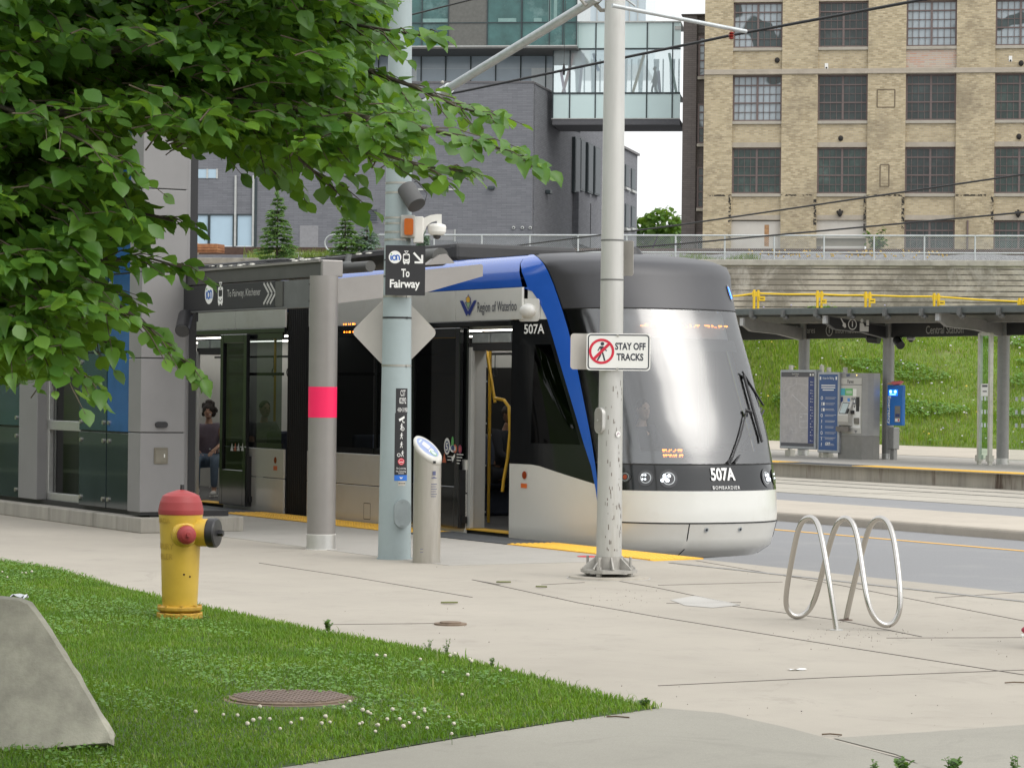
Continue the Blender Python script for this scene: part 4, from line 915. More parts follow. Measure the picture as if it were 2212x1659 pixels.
b=MB(); b.lathe([(.0,.035),(.05,.032),(.085,.02),(.092,0),(.09,-.05),(.075,-.075),(.035,-.085)],24,o=(.165,.02,.0)); b.build('dome',M_white,o)
b=MB(); b.ball((.165,.02,-.085),.042,.042,.04); b.build('bubble',M_lens,o)
# ================================================================== TALL GALVANISED CATENARY POLE
P2=G(1315,1249); M_tp=M('galvanised_pole',(.55,.545,.52),.42,.45,var=.10,vs=5,streak=True,dirt_or_sheen=(.40,.38,.33),ds=3.)
p2=thing('catenary_pole','tall pale galvanised catenary pole on a bolted base in the middle of the pavement','pole',P2)
t2=lambda z: .1165-.0045*z
b=MB(); b.lathe([(t2(z),z) for z in (.20,1,2,3,4,5,6.5,8)],36); b.build('shaft',M_tp,p2)
for v,w in ((520,.014),(605,.014),(788,.006)):
    z=zpole(v,P2,1318); b=MB(); b.cyl((0,0,z-w/2),(0,0,z+w/2),t2(z)+.0025,n=36,caps=False); b.build('band',M('band_grey',(.16,.16,.155),.5,.4) if w>.01 else M_strap,p2)
# scuffs
M_scuff=M('pole_scuff',(.17,.14,.12),.9); b=MB(); rr=random.Random(5)
for i in range(70):
    z=.25+1.5*rr.random()**1.3; a=R(rr.uniform(-115,-25)); h=rr.uniform(.006,.05); wd=rr.uniform(.003,.008); q=t2(z)+.0012
    b.add([(q*math.cos(a+s),q*math.sin(a+s),z+d) for s,d in ((-wd/.2,0),(wd/.2,.002),(wd/.25,h),(-wd/.25,h))],[(0,1,2,3)])
b.build('scuff_marks',M_scuff,p2)
b=MB(); z=zpole(937,P2,1330)
fr=FR((.065,-t2(z)*.93,z),(1,.5,0),(0,0,1)); b.disc(fr,0,0,.024,.028,.003,0); b.stroke(fr,[(-.015,-.015),(0,.01),(.015,.0)],.006,.004,1); b.build('round_sticker',[M_signwhite,M('sticker_plum',(.25,.1,.2),.5)],p2)
# oval cover on the left
c=D(1295,908,P2.y-.06)-P2; fr=FR(c,(.55,-.83,0),(0,0,1)); b=MB(); b.prism(fr,rrect(-.062,.062,-.118,.118,.06,8),-.035,.012); b.prism(fr,rrect(-.052,.052,-.108,.108,.05,8),.012,.018,1); b.cyl(fp(fr,0,0,.018),fp(fr,0,0,.024),.01,n=8); b.build('access_cover',[M_tp,M('cover_face',(.30,.29,.26),.6,.3)],p2,bevel=.004)
# cast base: octagonal plate on four stud nuts with gusset ribs
base_=M('cast_base_grey',(.40,.385,.355),.6,.35,var=.2,vs=12)
b=MB(); n=8; oc=[(.265*math.cos(R(22.5+45*k+8)),.265*math.sin(R(22.5+45*k+8))) for k in range(n)]
fr=FR((0,0,0),(1,0,0),(0,1,0)); b.prism(fr,oc,.055,.085); b.cyl((0,0,.085),(0,0,.205),.128,n=28)
for k in range(8):
    a=R(45*k+8); d=V((math.cos(a),math.sin(a),0)); s_=V((-math.sin(a),math.cos(a),0))*.008
    Q=[d*.12+V((0,0,.085)),d*.245+V((0,0,.085)),d*.245+V((0,0,.10)),d*.12+V((0,0,.205))]; b.add([q-s_ for q in Q]+[q+s_ for q in Q],[(0,1,2,3),(7,6,5,4),(0,4,5,1),(1,5,6,2),(2,6,7,3)])
b.build('base_plate',base_,p2,bevel=.004)
for k in range(4):
    a=R(45+90*k+18); x,y=.215*math.cos(a),.215*math.sin(a); b=MB(); b.cyl((x,y,.0),(x,y,.20),.012,n=10); b.cyl((x,y,.086),(x,y,.112),.025,n=6,sm=False); b.cyl((x,y,.03),(x,y,.055),.027,n=6,sm=False); b.build('anchor_bolt',base_,p2)
b=MB(); b.lathe([(.37,0),(.36,.022),(.345,.024)],48,o=(0,0,0)); b.lathe([(.385,0),(.385,.004)],48,m=1); b.build('footing',[M('footing_concrete',(.36,.33,.28),.9,var=.2,vs=6),M_patch],p2)
# signs on it
c=D(1336,760.5,P2.y-.135); px=c.y; q=lambda u,v: ((u-1336)/FPX*px,-(v-760.5)/FPX*px)
st=thing('stay_off_tracks_sign','white sign reading STAY OFF TRACKS with a crossed-out walker on the catenary pole','sign',c,R(-3))
hw,hh=69/FPX*px,40/FPX*px; fr=FR((0,0,0),(1,0,0),(0,0,1))
b=MB(); b.prism(fr,rrect(-hw,hw,-hh,hh,.032),-.003,0); b.build('panel',M_signwhite,st)
b=MB(); P=rrect(-hw+.016,hw-.016,-hh+.015,hh-.015,.026); b.stroke(fr,P+[P[0]],.011,.001,0)
x,y=q(1299.5,759.5); g_walk(b,fr,x,y,.17,0,.001); b.ring(fr,x,y,.092,.115,.002,1,40); b.stroke(fr,[(x-.072,y-.072),(x+.072,y+.072)],.026,.0025,1)
x,y=q(1361.5,749); b.text(fr,x,y,'STAY OFF',.086,.001,0,'CENTER',1,.003,w=66/FPX*px); x,y=q(1361,772); b.text(fr,x,y,'TRACKS',.086,.001,0,'CENTER',1,.003,w=58/FPX*px)
for v in (725,797): x,y=q(1334,v); b.cyl(fp(fr,x,y,0),fp(fr,x,y,.006),.011,n=12,m=2)
b.build('sign_lettering',[M('sign_ink',(.03,.035,.05),.5),M_red,M_strap],st)
c=D(1262,759.5,P2.y+.02); o=thing('sign_back_plate','plain rounded back of a second sign, left of the STAY OFF TRACKS sign','sign',c,R(16)); b=MB(); b.prism(fr,rrect(-.13,.19,-.163,.163,.032),-.003,0); b.build('plate',M_signback,o)
c=D(1354,558.5,P2.y+.10); o=thing('tall_sign_back','narrow upright aluminium sign back high behind the catenary pole','sign',c,R(-40)); b=MB(); b.prism(fr,rrect(-.11,.075,-.16,.16,.02),-.003,0); b.build('plate',M_signback,o)
# ------------------------------------------------------------------ overhead line: cantilever pipes, contact wires
p=lambda u,v,Y: D(u,v,Y)
top=D(1325,-25,P2.y); z1=top.z
o=thing('pipe_brace','galvanised pipe brace running between the two poles','pipe',P2)
A=D(1270,8,P2.y+.15)-P2; B_=D(962,196,P1.y-.05)-P2; C_=D(885,238,P1.y-.02)-P2
b=MB(); b.tube([A+(A-B_)*.06,B_],.043,n=16); b.tube([B_+(A-B_)*.03,B_-(A-B_)*.03],.055,n=16); b.tube([B_,C_],.03,n=12); b.build('pipe',M_galv,o)
b=MB()
for s in (0,.35): b.tube([A+V((-.10+s*.25,0,.08)),A+V((-.02+s*.25,-.06,-.03)),A+V((.05+s*.25,-.02,.06))],.018,n=8)
b.tube([A+V((.03,-.05,.03)),A+V((.12,-.05,-.07)),A+V((.2,0,-.06))],.02,n=8); b.ball(B_+V((-.03,0,.08)),.018); b.ball(B_+V((.03,-.05,.03)),.02); b.build('clamp',base_,o)
Q0=onX(1343,22,5.64); Q1=onX(1612,69,5.64); Pi=onX(1580,66,5.64)
o=thing('registration_arm','thin galvanised arm reaching right from the catenary pole to the contact wire','pipe',W(5.64,-2.7),RZ); oo=V((5.64,-2.7,0))
b=MB(); b.tube([Q0+V((0,-.1,.03))-oo,Q1-oo],.019,n=10); b.tube([onX(1335,-14,5.64)-oo,onX(1372,14,5.64)-oo],.01,n=8); b.build('arm',M_galv,o)
b=MB(); b.lathe([(.012,0),(.03,-.012),(.014,-.022),(.032,-.034),(.014,-.046),(.028,-.056),(.01,-.07)],14,o=Pi-oo+V((0,0,-.015))); b.build('insulator',M('insulator_red',(.25,.03,.02),.4),o)
M_wire=M('wire_black',(.02,.02,.022),.6)
def wire(label,pts,r):
    P=[W(*q) for q in pts]; o=thing('overhead_wire',label,'wire',P[0],0,'overhead tram wires'); b=MB(); b.tube([q-P[0] for q in P],r,n=6); b.build('cable',M_wire,o)
Pi2=onY(1580,77,1.375)
wire('black contact wire over the near track, held by the insulator arm',[(-40,1.375,5.5),(-20,1.375,5.50),(Pi2.x-6,1.375,5.545),(Pi2.x,1.375,Pi2.z),(12,1.375,5.6)],.016)
c1,c2=onY(900,30,12.),onY(1050,-8,12.); dd=(c2-c1)
wire('black wire crossing the dark green glass at the top of the photo',[c1-dd*2,c1,c2,c2+dd*3],.018)
a1,a2=onY(1470,486,21.5),onY(2212,377,21.5); a0=onY(1077,536,21.5)
wire('upper of the two wires crossing low over the brick factory',[a0,a1,a2,a2+(a2-a1)*1.2],.02)
a1,a2=onY(1470,527,21.5),onY(2212,459,21.5); a0=onY(1100,556,21.5)
wire('lower of the two wires crossing low over the brick factory',[a0,a1,a2,a2+(a2-a1)*1.2],.02)
o=thing('wire_hanger','small hanging wire clamp on the contact wire left of the tall pole','clamp',W(*onY(1218,163,1.375)))
b=MB(); b.tube([(0,0,0),(0,0,.08),(0,0,.14)],[.012,.02,.006],n=8); b.tube([(0,0,.14),(.01,0,.9)],.003,n=5); b.build('hanger',M_wire,o)
# ================================================================== CARD READER
M_ss=M('reader_steel',(.50,.475,.43),.38,.8,var=.08,vs=6,streak=True,dirt_or_sheen=(.36,.335,.29),ds=2)
Pc=G(921,1215); o=thing('card_reader','brushed steel fare card reader post with a slanted blue top beside the grey pole','card reader',Pc,R(12)); 
rx,ry=.136,.12; n=36; zb,zf=1.235,1.03     # the slanted cut: high at the back left, low at the front right
def ov(k): a=2*math.pi*k/n; return rx*1.0*math.cos(a),ry*math.sin(a)
topz=lambda x,y: 1.125-x*.52+y*.72
b=MB(); b.grid([[(*ov(k),0) for k in range(n+1)],[(*ov(k),.02) for k in range(n+1)],[(*ov(k),topz(*ov(k))-.055) for k in range(n+1)]]); b.build('post',M_ss,o)
b=MB(); r1=[V((ov(k)[0]*1.03,ov(k)[1]*1.03,topz(*ov(k))-.055)) for k in range(n+1)]; r2=[V((ov(k)[0]*1.03,ov(k)[1]*1.03,topz(*ov(k))-.008)) for k in range(n+1)]; r3=[V((ov(k)[0]*.95,ov(k)[1]*.95,topz(*ov(k))+.004)) for k in range(n+1)]; r4=[V((ov(k)[0]*.80,ov(k)[1]*.80,topz(ov(k)[0]*.80,ov(k)[1]*.80)+.005)) for k in range(n+1)]
b.grid([[V((p.x*.97,p.y*.97,p.z)) for p in r1],r1,r2,r3,r4]); b.add(r4[:-1],[tuple(range(n))],1); b.build('head',[M('reader_head_grey',(.55,.54,.50),.4),M('reader_face_blue',(.27,.33,.53),.35)],o)
# screen and target on the face
b=MB()
def tp(x,y,h=.003): return V((x,y,topz(x,y)+.006+h))
def tpoly(b,pts,h,m): b.add([tp(x,y,h) for x,y in pts],[tuple(range(len(pts)))],m)
tpoly(b,[(-.06,-.005),(.0,-.035),(.035,.03),(-.03,.055)],.002,0); tpoly(b,[(.0,-.05),(.03,-.062),(.062,.0),(.036,.012)],.002,1)
tpoly(b,[(.052+.036*math.cos(2*math.pi*k/20),-.042+.03*math.sin(2*math.pi*k/20)) for k in range(20)],.0025,2); tpoly(b,[(.052+.026*math.cos(2*math.pi*k/20),-.042+.022*math.sin(2*math.pi*k/20)) for k in range(20)],.004,3)
tpoly(b,[(-.09,.01),(-.08,-.0),(-.045,.06),(-.055,.068)],.002,3)
b.build('screen',[M('reader_screen',(.62,.62,.66),.15),M_signwhite,M('reader_green',(.25,.45,.20),.4),M('reader_pale',(.55,.62,.62),.4)],o)
b=MB(); fr=FR((.03,-ry*1.0,0),(1,.16,0),(0,0,1)); b.rect(fr,.0,.03,1.035-.06,1.06-.06,.012,0); b.rect(fr,.0,.032,.86,.9,.004,1); b.poly(fr,[(-.018,.83),(.05,.83),(.02,.845),(.01,.845)],.004,1)
for k in range(6): b.rect(fr,-.015,.045-.008*(k%2),.77-.024*k,.776-.024*k,.004,1)
for k in range(2): b.rect(fr,-.13,-.10,.14-.03*k,.145-.03*k,.03,1)
b.build('printed_marks',[M_lens,M('reader_ink',(.10,.11,.2),.6)],o)
# ================================================================== FIRE HYDRANT
M_hy=M('hydrant_yellow',(.56,.37,.045),.42,var=.08,vs=4,coat=.1,dirt_or_sheen=(.50,.31,.04),ds=2.5); M_hr=M('hydrant_red',(.30,.036,.038),.55,var=.08,vs=6); M_hk=M('hydrant_black',(.02,.02,.022),.4); M_hf=M('hydrant_flange',(.47,.28,.03),.6,var=.2,vs=10,dirt_or_sheen=(.25,.14,.03),ds=7)
Ph=G(388,1338); Ph.z=-.03; hs_=Ph.y/FPX
hy=thing('fire_hydrant','yellow fire hydrant with a red cap standing on the edge of the lawn','fire hydrant',Ph)
zz=lambda v:(1338-v)*hs_
hw=lambda px_: px_*hs_/2
b=MB(); b.lathe([(hw(74),zz(1305)),(hw(78),zz(1270)),(hw(84),zz(1180)),(hw(90),zz(1130)),(hw(95),zz(1100)),(hw(95),zz(1099))],44); b.build('barrel',M_hy,hy)
b=MB(); b.lathe([(hw(96),zz(1102)),(hw(97),zz(1098)),(hw(97),zz(1092)),(hw(90),zz(1075)),(hw(80),zz(1063)),(hw(77),zz(1061)),(hw(58),zz(1056)),(hw(28),zz(1051)),(hw(14),zz(1049))],44); b.build('bonnet',M_hr,hy)
b=MB(); b.cyl((.01,0,zz(1054)),(.01,0,zz(1038)),hw(11),hw(9),n=5,sm=False); b.build('operating_nut',M_hk,hy)
b=MB(); b.lathe([(hw(80),zz(1312)),(hw(94),zz(1308)),(hw(96),zz(1306)),(hw(96),zz(1301)),(hw(94),zz(1300)),(hw(76),zz(1298))],40); b.lathe([(hw(76),zz(1330)),(hw(88),zz(1329)),(hw(98),zz(1324)),(hw(98),zz(1315)),(hw(94),zz(1313))],40)
for k_ in range(8):
    a=R(45*k_+12); x,y=hw(87)*math.cos(a),hw(87)*math.sin(a); b.cyl((x,y,zz(1302)),(x,y,zz(1296)),hw(9),n=6,sm=False); b.cyl((x,y,zz(1326)),(x,y,zz(1312)),hw(12),n=8)
b.cyl((-.02,-hw(88),zz(1320)),(.09,-hw(76),zz(1317)),hw(8),n=8); b.build('flange',M_hf,hy)
b=MB(); b.cyl((0,0,-.05),(0,0,zz(1325)),hw(80),n=30); b.build('buried_stub',M('hydrant_rust',(.06,.04,.025),.9,var=.3),hy)
# outlets: front hose nozzle turned a little to the right, and the big pumper outlet to the right
zo=zz(1143); d=V((.33,-.94,0)); b=MB(); b.cyl((0,0,zo),d*hw(110)+V((0,0,zo)),hw(50),hw(44),n=28); b.ball(d*hw(76)+V((0,0,zo)),hw(58),hw(30),hw(58),18,rot=Matrix.Rotation(R(20),3,'Z')); b.build('hose_nozzle',M_hy,hy)
b=MB(); b.lathe([(hw(40),0),(hw(41),hw(8)),(hw(38),hw(30)),(hw(26),hw(40)),(hw(12),hw(44))],28,o=d*hw(108)+V((0,0,zo))-V((0,0,0)),ax=d); b.cyl(d*hw(150)+V((0,0,zo)),d*hw(166)+V((0,0,zo)),hw(9),n=5,sm=False); b.build('hose_cap',M_hr,hy)
zo=zz(1140); d=V((.97,-.24,0)); b=MB(); b.cyl((0,0,zo),d*hw(132)+V((0,0,zo)),hw(60),n=30); b.build('pumper_nozzle',M_hy,hy)
b=MB(); b.lathe([(hw(62),0),(hw(64),hw(6)),(hw(64),hw(34)),(hw(58),hw(40)),(hw(30),hw(42))],30,o=d*hw(130)+V((0,0,zo)),ax=d); b.cyl(d*hw(172)+V((0,0,zo)),d*hw(196)+V((0,0,zo)),hw(14),n=5,sm=False); b.build('pumper_cap',M_hk,hy)
# raised casting letters on the left of the barrel
b=MB()
def bent(txt,v,a0,size):
    t=MB(); t.text(FR((0,0,0),(1,0,0),(0,0,1)),0,0,txt,size,0,0,'CENTER',1.,.001); z=zz(v); rr_=np.interp(z,[zz(1305),zz(1180),zz(1100)],[hw(74),hw(84),hw(95)])
    P=[V(((rr_+.0025)*math.sin(a0+p[0]/rr_),-(rr_+.0025)*math.cos(a0+p[0]/rr_),z+p[2])) for p in t.v]; b.add(P,t.f,0)
for txt,v,a,sz in (('CANADA',1115,-60,.05),('CENTURY',1170,-62,.055),('MUELLER',1192,-62,.055),('L',1262,-75,.05),('2015',1285,-70,.045)): bent(txt,v,R(a),sz)
b.build('cast_letters',M('hydrant_letter_shade',(.45,.29,.035),.5),hy)
b=MB(); 
for dx,v in ((.045,1229),(.09,1234)): z=zz(v); rr_=hw(81); b.disc(FR((rr_*math.sin(dx/rr_),-rr_*math.cos(dx/rr_)-.001,z),(1,0,0),(0,0,1)),0,0,.009,.007,.001,0,8)
b.build('paint_chips',M('chip_dark',(.06,.03,.015),.9),hy)
# ================================================================== BIKE RACK (one bent tube: out from a front foot, up, back, up, forward, up, back to the rear foot)
k8=.1863; ps=[(905,1495,0),(870,1250,.0),(820,900,.05),(770,600,.15),(735,400,.3),(712,290,.4),(685,230,.45),(645,185,.5),(600,170,.5),(550,185,.5),(500,220,.55),(465,290,.6),(448,360,.65),(410,560,.75),(370,780,.85),(320,1040,.95),(300,1160,1),(305,1240,1),(340,1310,1),(400,1352,1),(455,1364,1),(520,1345,1),(590,1290,1),(640,1215,1),(675,1120,.98),(710,960,.92),(745,800,.85),(800,600,.72),(845,430,.62),(880,310,.55),(915,235,.52),(955,195,.5),(1000,180,.5),(1050,190,.48),(1095,230,.45),(1130,300,.4),(1150,380,.35),(1180,600,.25),(1215,840,.12),(1240,1020,.04),(1255,1180,0),(1285,1300,0),(1350,1400,0),(1430,1455,0),(1490,1466,0),(1560,1450,0),(1615,1390,0),(1645,1310,0),(1660,1200,0),(1655,1060,0),(1625,800,.1),(1590,520,.25),(1570,370,.35),(1540,270,.42),(1490,210,.48),(1430,178,.5),(1390,182,.5),(1340,210,.55),(1300,260,.6),(1270,330,.65),(1245,430,.72),(1200,600,.8),(1150,790,.88),(1100,980,.94),(1050,1190,.98),(1015,1375,1)]
Yf,Yr=19.33,20.2
P3=[]; 
for i,(x,y,t) in enumerate(ps):
    u,v=1638.2+x*k8,1081.8+y*k8; P3.append(D(u,v,Yf+(Yr-Yf)*t))
g0=P3[0].copy(); g0.z=0
# light smoothing for an even bend
for _ in range(3): P3=[P3[0]]+[(P3[i-1]+P3[i]*2+P3[i+1])/4 for i in range(1,len(P3)-1)]+[P3[-1]]
o=thing('bike_rack','wavy stainless steel tube bike rack with three loops on the pavement','bike rack',g0)
M_rack=M('stainless_tube',(.56,.54,.51),.22,.97,var=.02,vs=2)
fine=[]
for i in range(len(P3)-1):
    a_,b_,c_,d_=P3[max(i-1,0)],P3[i],P3[i+1],P3[min(i+2,len(P3)-1)]
    for t in (0,.25,.5,.75): fine.append(.5*((2*b_)+(c_-a_)*t+(2*a_-5*b_+4*c_-d_)*t*t+(3*b_-a_-3*c_+d_)*t**3))
fine.append(P3[-1])
for _ in range(5): fine=[fine[0]]+[(fine[i-1]+fine[i]*2+fine[i+1])/4 for i in range(1,len(fine)-1)]+[fine[-1]]
fine[0].z=min(fine[0].z,.0); fine[-1].z=min(fine[-1].z,.0)
b=MB(); b.tube([q-g0 for q in fine],.0205,n=18); b.build('tube',M_rack,o)
b=MB()
for q,m in ((fine[0],0),(fine[-1],1)): b.lathe([(.05,0),(.05,.004),(.03,.006)],20,o=V((q.x,q.y,0))-g0,m=m)
b.each('foot_ring',[M_alu,M_rust],o)
# ================================================================== COVERS IN THE GROUND
def cover(name,label,u,v,r,mat,z=.0,par=None):
    P=G(u,v,z); o=thing(name,label,'manhole',P); b=MB(); b.lathe([(r,0),(r,.02),(r*.96,.022)],48); b.lathe([(r+.04,0),(r+.04,.012),(r,.012)],48,m=1)
    if r>.2:
        for i in range(-9,10):
            for j in range(-9,10):
                x,y=i*.04+(j%2)*.02,j*.038
                if math.hypot(x,y)<r*.92: b.box(x-.013,x+.013,y-.009,y+.009,.022,.031,2)
    b.build('lid',mat,o); return o
M_iron=M('manhole_iron',(.19,.14,.10),.85,.1,var=.3,vs=14); 
cover('manhole_cover','rusty round manhole cover half sunk in the lawn',627,1513,.33,[M_iron,M_iron,M('manhole_stud',(.27,.21,.18),.6,.3)],-.004)
cover('valve_cover','small dark valve cover in the pavement by the lawn',973,1349,.078,[M_iron,M_iron])
M_redm=M('red_marker_paint',(.55,.05,.06),.7); o=thing('red_marker','flat red survey marker on the platform left of the catenary pole','marker',G(1272,1202,.004)); b=MB(); b.lathe([(.12,0),(.12,.003)],24); b.build('disc',M_redm,o)
# ================================================================== STONE SLAB (bottom left)
M_stone=M('slab_stone',(.37,.355,.295),.92,var=.26,vs=5,dirt_or_sheen=(.22,.21,.165),ds=2.2,bump=1.,bs=26)
front=[(-160,1288),(-60,1287),(0,1290),(40,1294),(60,1303),(76,1322),(90,1342),(105,1364),(121,1390),(136,1414),(152,1439),(165,1459),(180,1486),(197,1514),(212,1541),(226,1566),(238,1586),(241,1597),(236,1605),(170,1610),(90,1618),(0,1622),(-160,1630)]
Pst=G(60,1622); st=thing('stone_slab','big rough grey stone slab leaning back on the lawn at the bottom left','stone',Pst)
def slabp(u,v,back): 
    z0=G(u,v).z; Y=12.45+(1622-v)/1000.*1.25+back; return D(u,v,Y) if back==0 else D(u,v,Y-back)+V((-.06*back,back,-.12*back))
b=MB(); F_=[slabp(u,v,0)-Pst for u,v in front]; rr=random.Random(4)
B_=[q+V((rr.uniform(-.03,.03)-.05,.34,rr.uniform(-.03,.02)-.06)) for q in F_]; Mi=[q+V((.012+rr.uniform(-.004,.004),.035+rr.uniform(-.006,.008),.004-.02*(i>17))) for i,q in enumerate(F_)]
n=len(F_)
cen=sum(F_,V())/n
ringi=[cen+(q-cen)*.985+V((0,-.008,0)) for q in F_]
b.add(ringi,[tuple(range(n))[::-1]],0,False)
b.add(ringi+F_+Mi+B_,[(k_,(k_+1)%n,n+(k_+1)%n,n+k_) for k_ in range(n)]+[(n+k_,n+(k_+1)%n,2*n+(k_+1)%n,2*n+k_) for k_ in range(n)]+[(2*n+k_,2*n+(k_+1)%n,3*n+(k_+1)%n,3*n+k_) for k_ in range(n)],0,False)
b.add(B_,[tuple(range(n))],0); b.build('slab',M_stone,st)
o=thing('foil_wrapper','crumpled silver foil wrapper on top of the stone slab','litter',D(42,1294,12.93)); b=MB(); rr=random.Random(9)
b.grid([[(x*.02-.045+rr.uniform(-.006,.006),y*.02,.012+rr.uniform(-.012,.014)) for x in range(5)] for y in range(4)],sm=False); b.build('foil',M('foil',(.75,.76,.78),.2,.95),o)
for u,v,a in ((1722,1446,20),): 
    o=thing('paper_scrap','small white paper scrap lying on the pavement at right','litter',G(u,v,.004),R(a)); b=MB(); b.grid([[(x*.028-.056,y*.022-.022,.003+.004*math.sin(x*1.7+y)) for x in range(5)] for y in range(3)],sm=False); b.build('paper',M_signwhite,o,solid=.001)
# twigs, leaf scraps and grit on the pavement
M_leafd=M('fallen_leaf',(.26,.30,.10),.8,var=.3); M_twig=M('twig_brown',(.11,.075,.045),.9)
def fallen(label,u,v,l,a):
    o=thing('fallen_leaf',label,'leaf',G(u,v,.004),R(a),'fallen green leaves on the pavement'); b=MB(); b.grid([[(x*l/4,(.18*l*math.sin(math.pi*x/4)+.002)*s,.004+.012*abs(s)) for x in range(5)] for s in (-1,0,1)]); b.build('blade',M_leafd,o)
for lab,u,v,l,a in (('long curled leaf on the pavement left of the catenary pole base',1072,1259,.13,5),('small curled leaf just left of the round pole footing',1157,1269,.10,-10),('pale leaf lying on the pavement above the valve cover',952,1304,.14,15),('thin leaf lying right beside the catenary pole base',1284,1240,.11,60)): fallen(lab,u,v,l,a)
def twig(label,u,v,l,a):
    o=thing('twig',label,'twig',G(u,v,.008),R(a),'twigs on the pavement'); b=MB(); b.tube([(-l/2,0,0),(-l*.1,.004,.003),(l/2,-.004,0)],.004,n=6); b.build('stick',M_twig,o)
twig('twig lying beside the tip of the lawn',1335,1548,.12,-10); twig('twig on the darker path slab',1797,1586,.10,-8) ; twig('pair of thin twigs at the right edge below the red shoe',2195,1474,.14,10)
b=MB(); rr=random.Random(21)
for i in range(230):
    u,v=rr.uniform(600,2212),rr.uniform(1215,1600)
    if i<90: u,v=rr.gauss(1860,90),rr.gauss(1372,14)
    elif i<130: u,v=rr.gauss(1330,60),rr.gauss(1290,12)
    P=G(u,v); 
    if L(P).y>-.8 : continue
    r_=rr.uniform(.0015,.0045); b.ball(P+V((0,0,r_*.5)),r_,r_,r_*.7,6)
b.build('pavement_grit',M('grit',(.14,.125,.11),.95,var=.4),None)['kind']='stuff'
# ================================================================== fast numpy meshes for foliage
def npmesh(name,vs,quads,tris,mat,parent=None,smooth=False):
    me=bpy.data.meshes.new(name); nq,ntr=len(quads),len(tris); me.vertices.add(len(vs)); me.vertices.foreach_set('co',np.asarray(vs,np.float32).ravel())
    li=np.concatenate([np.asarray(quads,np.int32).ravel(),np.asarray(tris,np.int32).ravel()]); me.loops.add(len(li)); me.loops.foreach_set('vertex_index',li)
    st=np.concatenate([np.arange(nq)*4,nq*4+np.arange(ntr)*3]).astype(np.int32); me.polygons.add(nq+ntr); me.polygons.foreach_set('loop_start',st)
    me.polygons.foreach_set('loop_total',np.concatenate([np.full(nq,4),np.full(ntr,3)]).astype(np.int32))
    me.materials.append(mat); me.update(calc_edges=True)
    if smooth: me.polygons.foreach_set('use_smooth',np.ones(nq+ntr,bool))
    o=bpy.data.objects.new(name,me); COL.objects.link(o); o.parent=parent; return o
def inpoly(x,y,poly):
    c=np.zeros(len(x),bool); n=len(poly)
    for i in range(n):
        x0,y0=poly[i]; x1,y1=poly[(i+1)%n]
        k=((y0>y)!=(y1>y))&(x<(x1-x0)*(y-y0)/((y1-y0) or 1e-9)+x0); c^=k
    return c
def blades(name,base_,h,wd,lean,mat,kind='stuff'):
    n=len(base_); a=RNG.uniform(0,2*np.pi,n); d=np.stack([np.cos(a),np.sin(a),np.zeros(n)],1); s=np.stack([-np.sin(a),np.cos(a),np.zeros(n)],1)
    le=lean*RNG.uniform(.2,1.3,n)[:,None]; up=np.array([0,0,1.])
    w=wd[:,None] if np.ndim(wd) else wd; H_=h[:,None]
    p0=base_-s*w/2; p1=base_+s*w/2; mid=base_+up*H_*.6+d*H_*le*.35; p2=mid-s*w*.4; p3=mid+s*w*.4; tip=base_+up*H_*(1-.25*le)+d*H_*le
    vs=np.stack([p0,p1,p3,p2,tip],1).reshape(-1,3); b=np.arange(n)[:,None]*5
    o=npmesh(name,vs,b+np.array([[0,1,2,3]]),b+np.array([[3,2,4]]),mat); o['kind']=kind; return o
# leaf template: along x, width y, folded along the midrib, tip drooping
LT=np.array([(0,0,0),(.22,.30,.05),(.5,.40,.07),(.78,.26,.03),(1,0,-.10),(.22,-.30,.05),(.5,-.40,.07),(.78,-.26,.03),(.22,0,0),(.5,0,-.01),(.78,0,-.04)])
LQ=np.array([(8,9,2,1),(9,10,3,2),(5,6,9,8),(6,7,10,9)]); LTR=np.array([(0,8,1),(10,4,3),(0,5,8),(7,4,10)])
def leaves(name,pos,dirs,nrm,size,mat,parent=None,wscale=1.,tpl=None,vary=0.):
    d=dirs/np.linalg.norm(dirs,axis=1,keepdims=True); s=np.cross(nrm,d); s/=np.linalg.norm(s,axis=1,keepdims=True)+1e-9; u=np.cross(d,s)
    T=LT if tpl is None else tpl; n=len(pos); sz=size[:,None,None]
    vs=pos[:,None,:]+sz*(T[None,:,0:1]*d[:,None,:]+T[None,:,1:2]*(wscale*(1+vary*RNG.uniform(-1,.6,n)[:,None,None]))*s[:,None,:]+T[None,:,2:3]*(1+vary*6*RNG.normal(0,1,n)[:,None,None])*u[:,None,:])
    b=np.arange(n)[:,None,None]*11
    return npmesh(name,vs.reshape(-1,3),(b+LQ[None]).reshape(-1,4),(b+LTR[None]).reshape(-1,3),mat,parent,True)
# ------------------------------------------------------------------ LAWN
edge=[(-260,1170),(-120,1192),(0,1212),(100,1228),(190,1250),(260,1270),(340,1290),(470,1318),(600,1346),(700,1368),(790,1382),(870,1396),(960,1416),(1060,1441),(1160,1466),(1230,1486),(1300,1505),(1370,1521),(1422,1530),(1360,1540),(1280,1551),(1200,1561),(1100,1577),(1000,1593),(900,1610),(800,1627),(700,1644),(590,1662),(430,1700),(200,1780),(-300,1950)]
LP=[G(u,v) for u,v in edge]
rr=random.Random(3)
b=MB(); ins=[q+V((0,0,.006)) for q in LP]; b.add(ins,[tuple(range(len(ins)))[::-1]]); o=b.build('lawn_soil',M_soil); o['kind']='structure'
poly=[(q.x,q.y) for q in LP]
def scatter(n,x0,x1,y0,y1): return RNG.uniform(x0,x1,n),RNG.uniform(y0,y1,n)
x,y=scatter(520000,-5.7,1.0,10.6,27.5); k_=inpoly(x,y,poly)&(np.abs(x)<.2*y+.25); x,y=x[k_],y[k_]
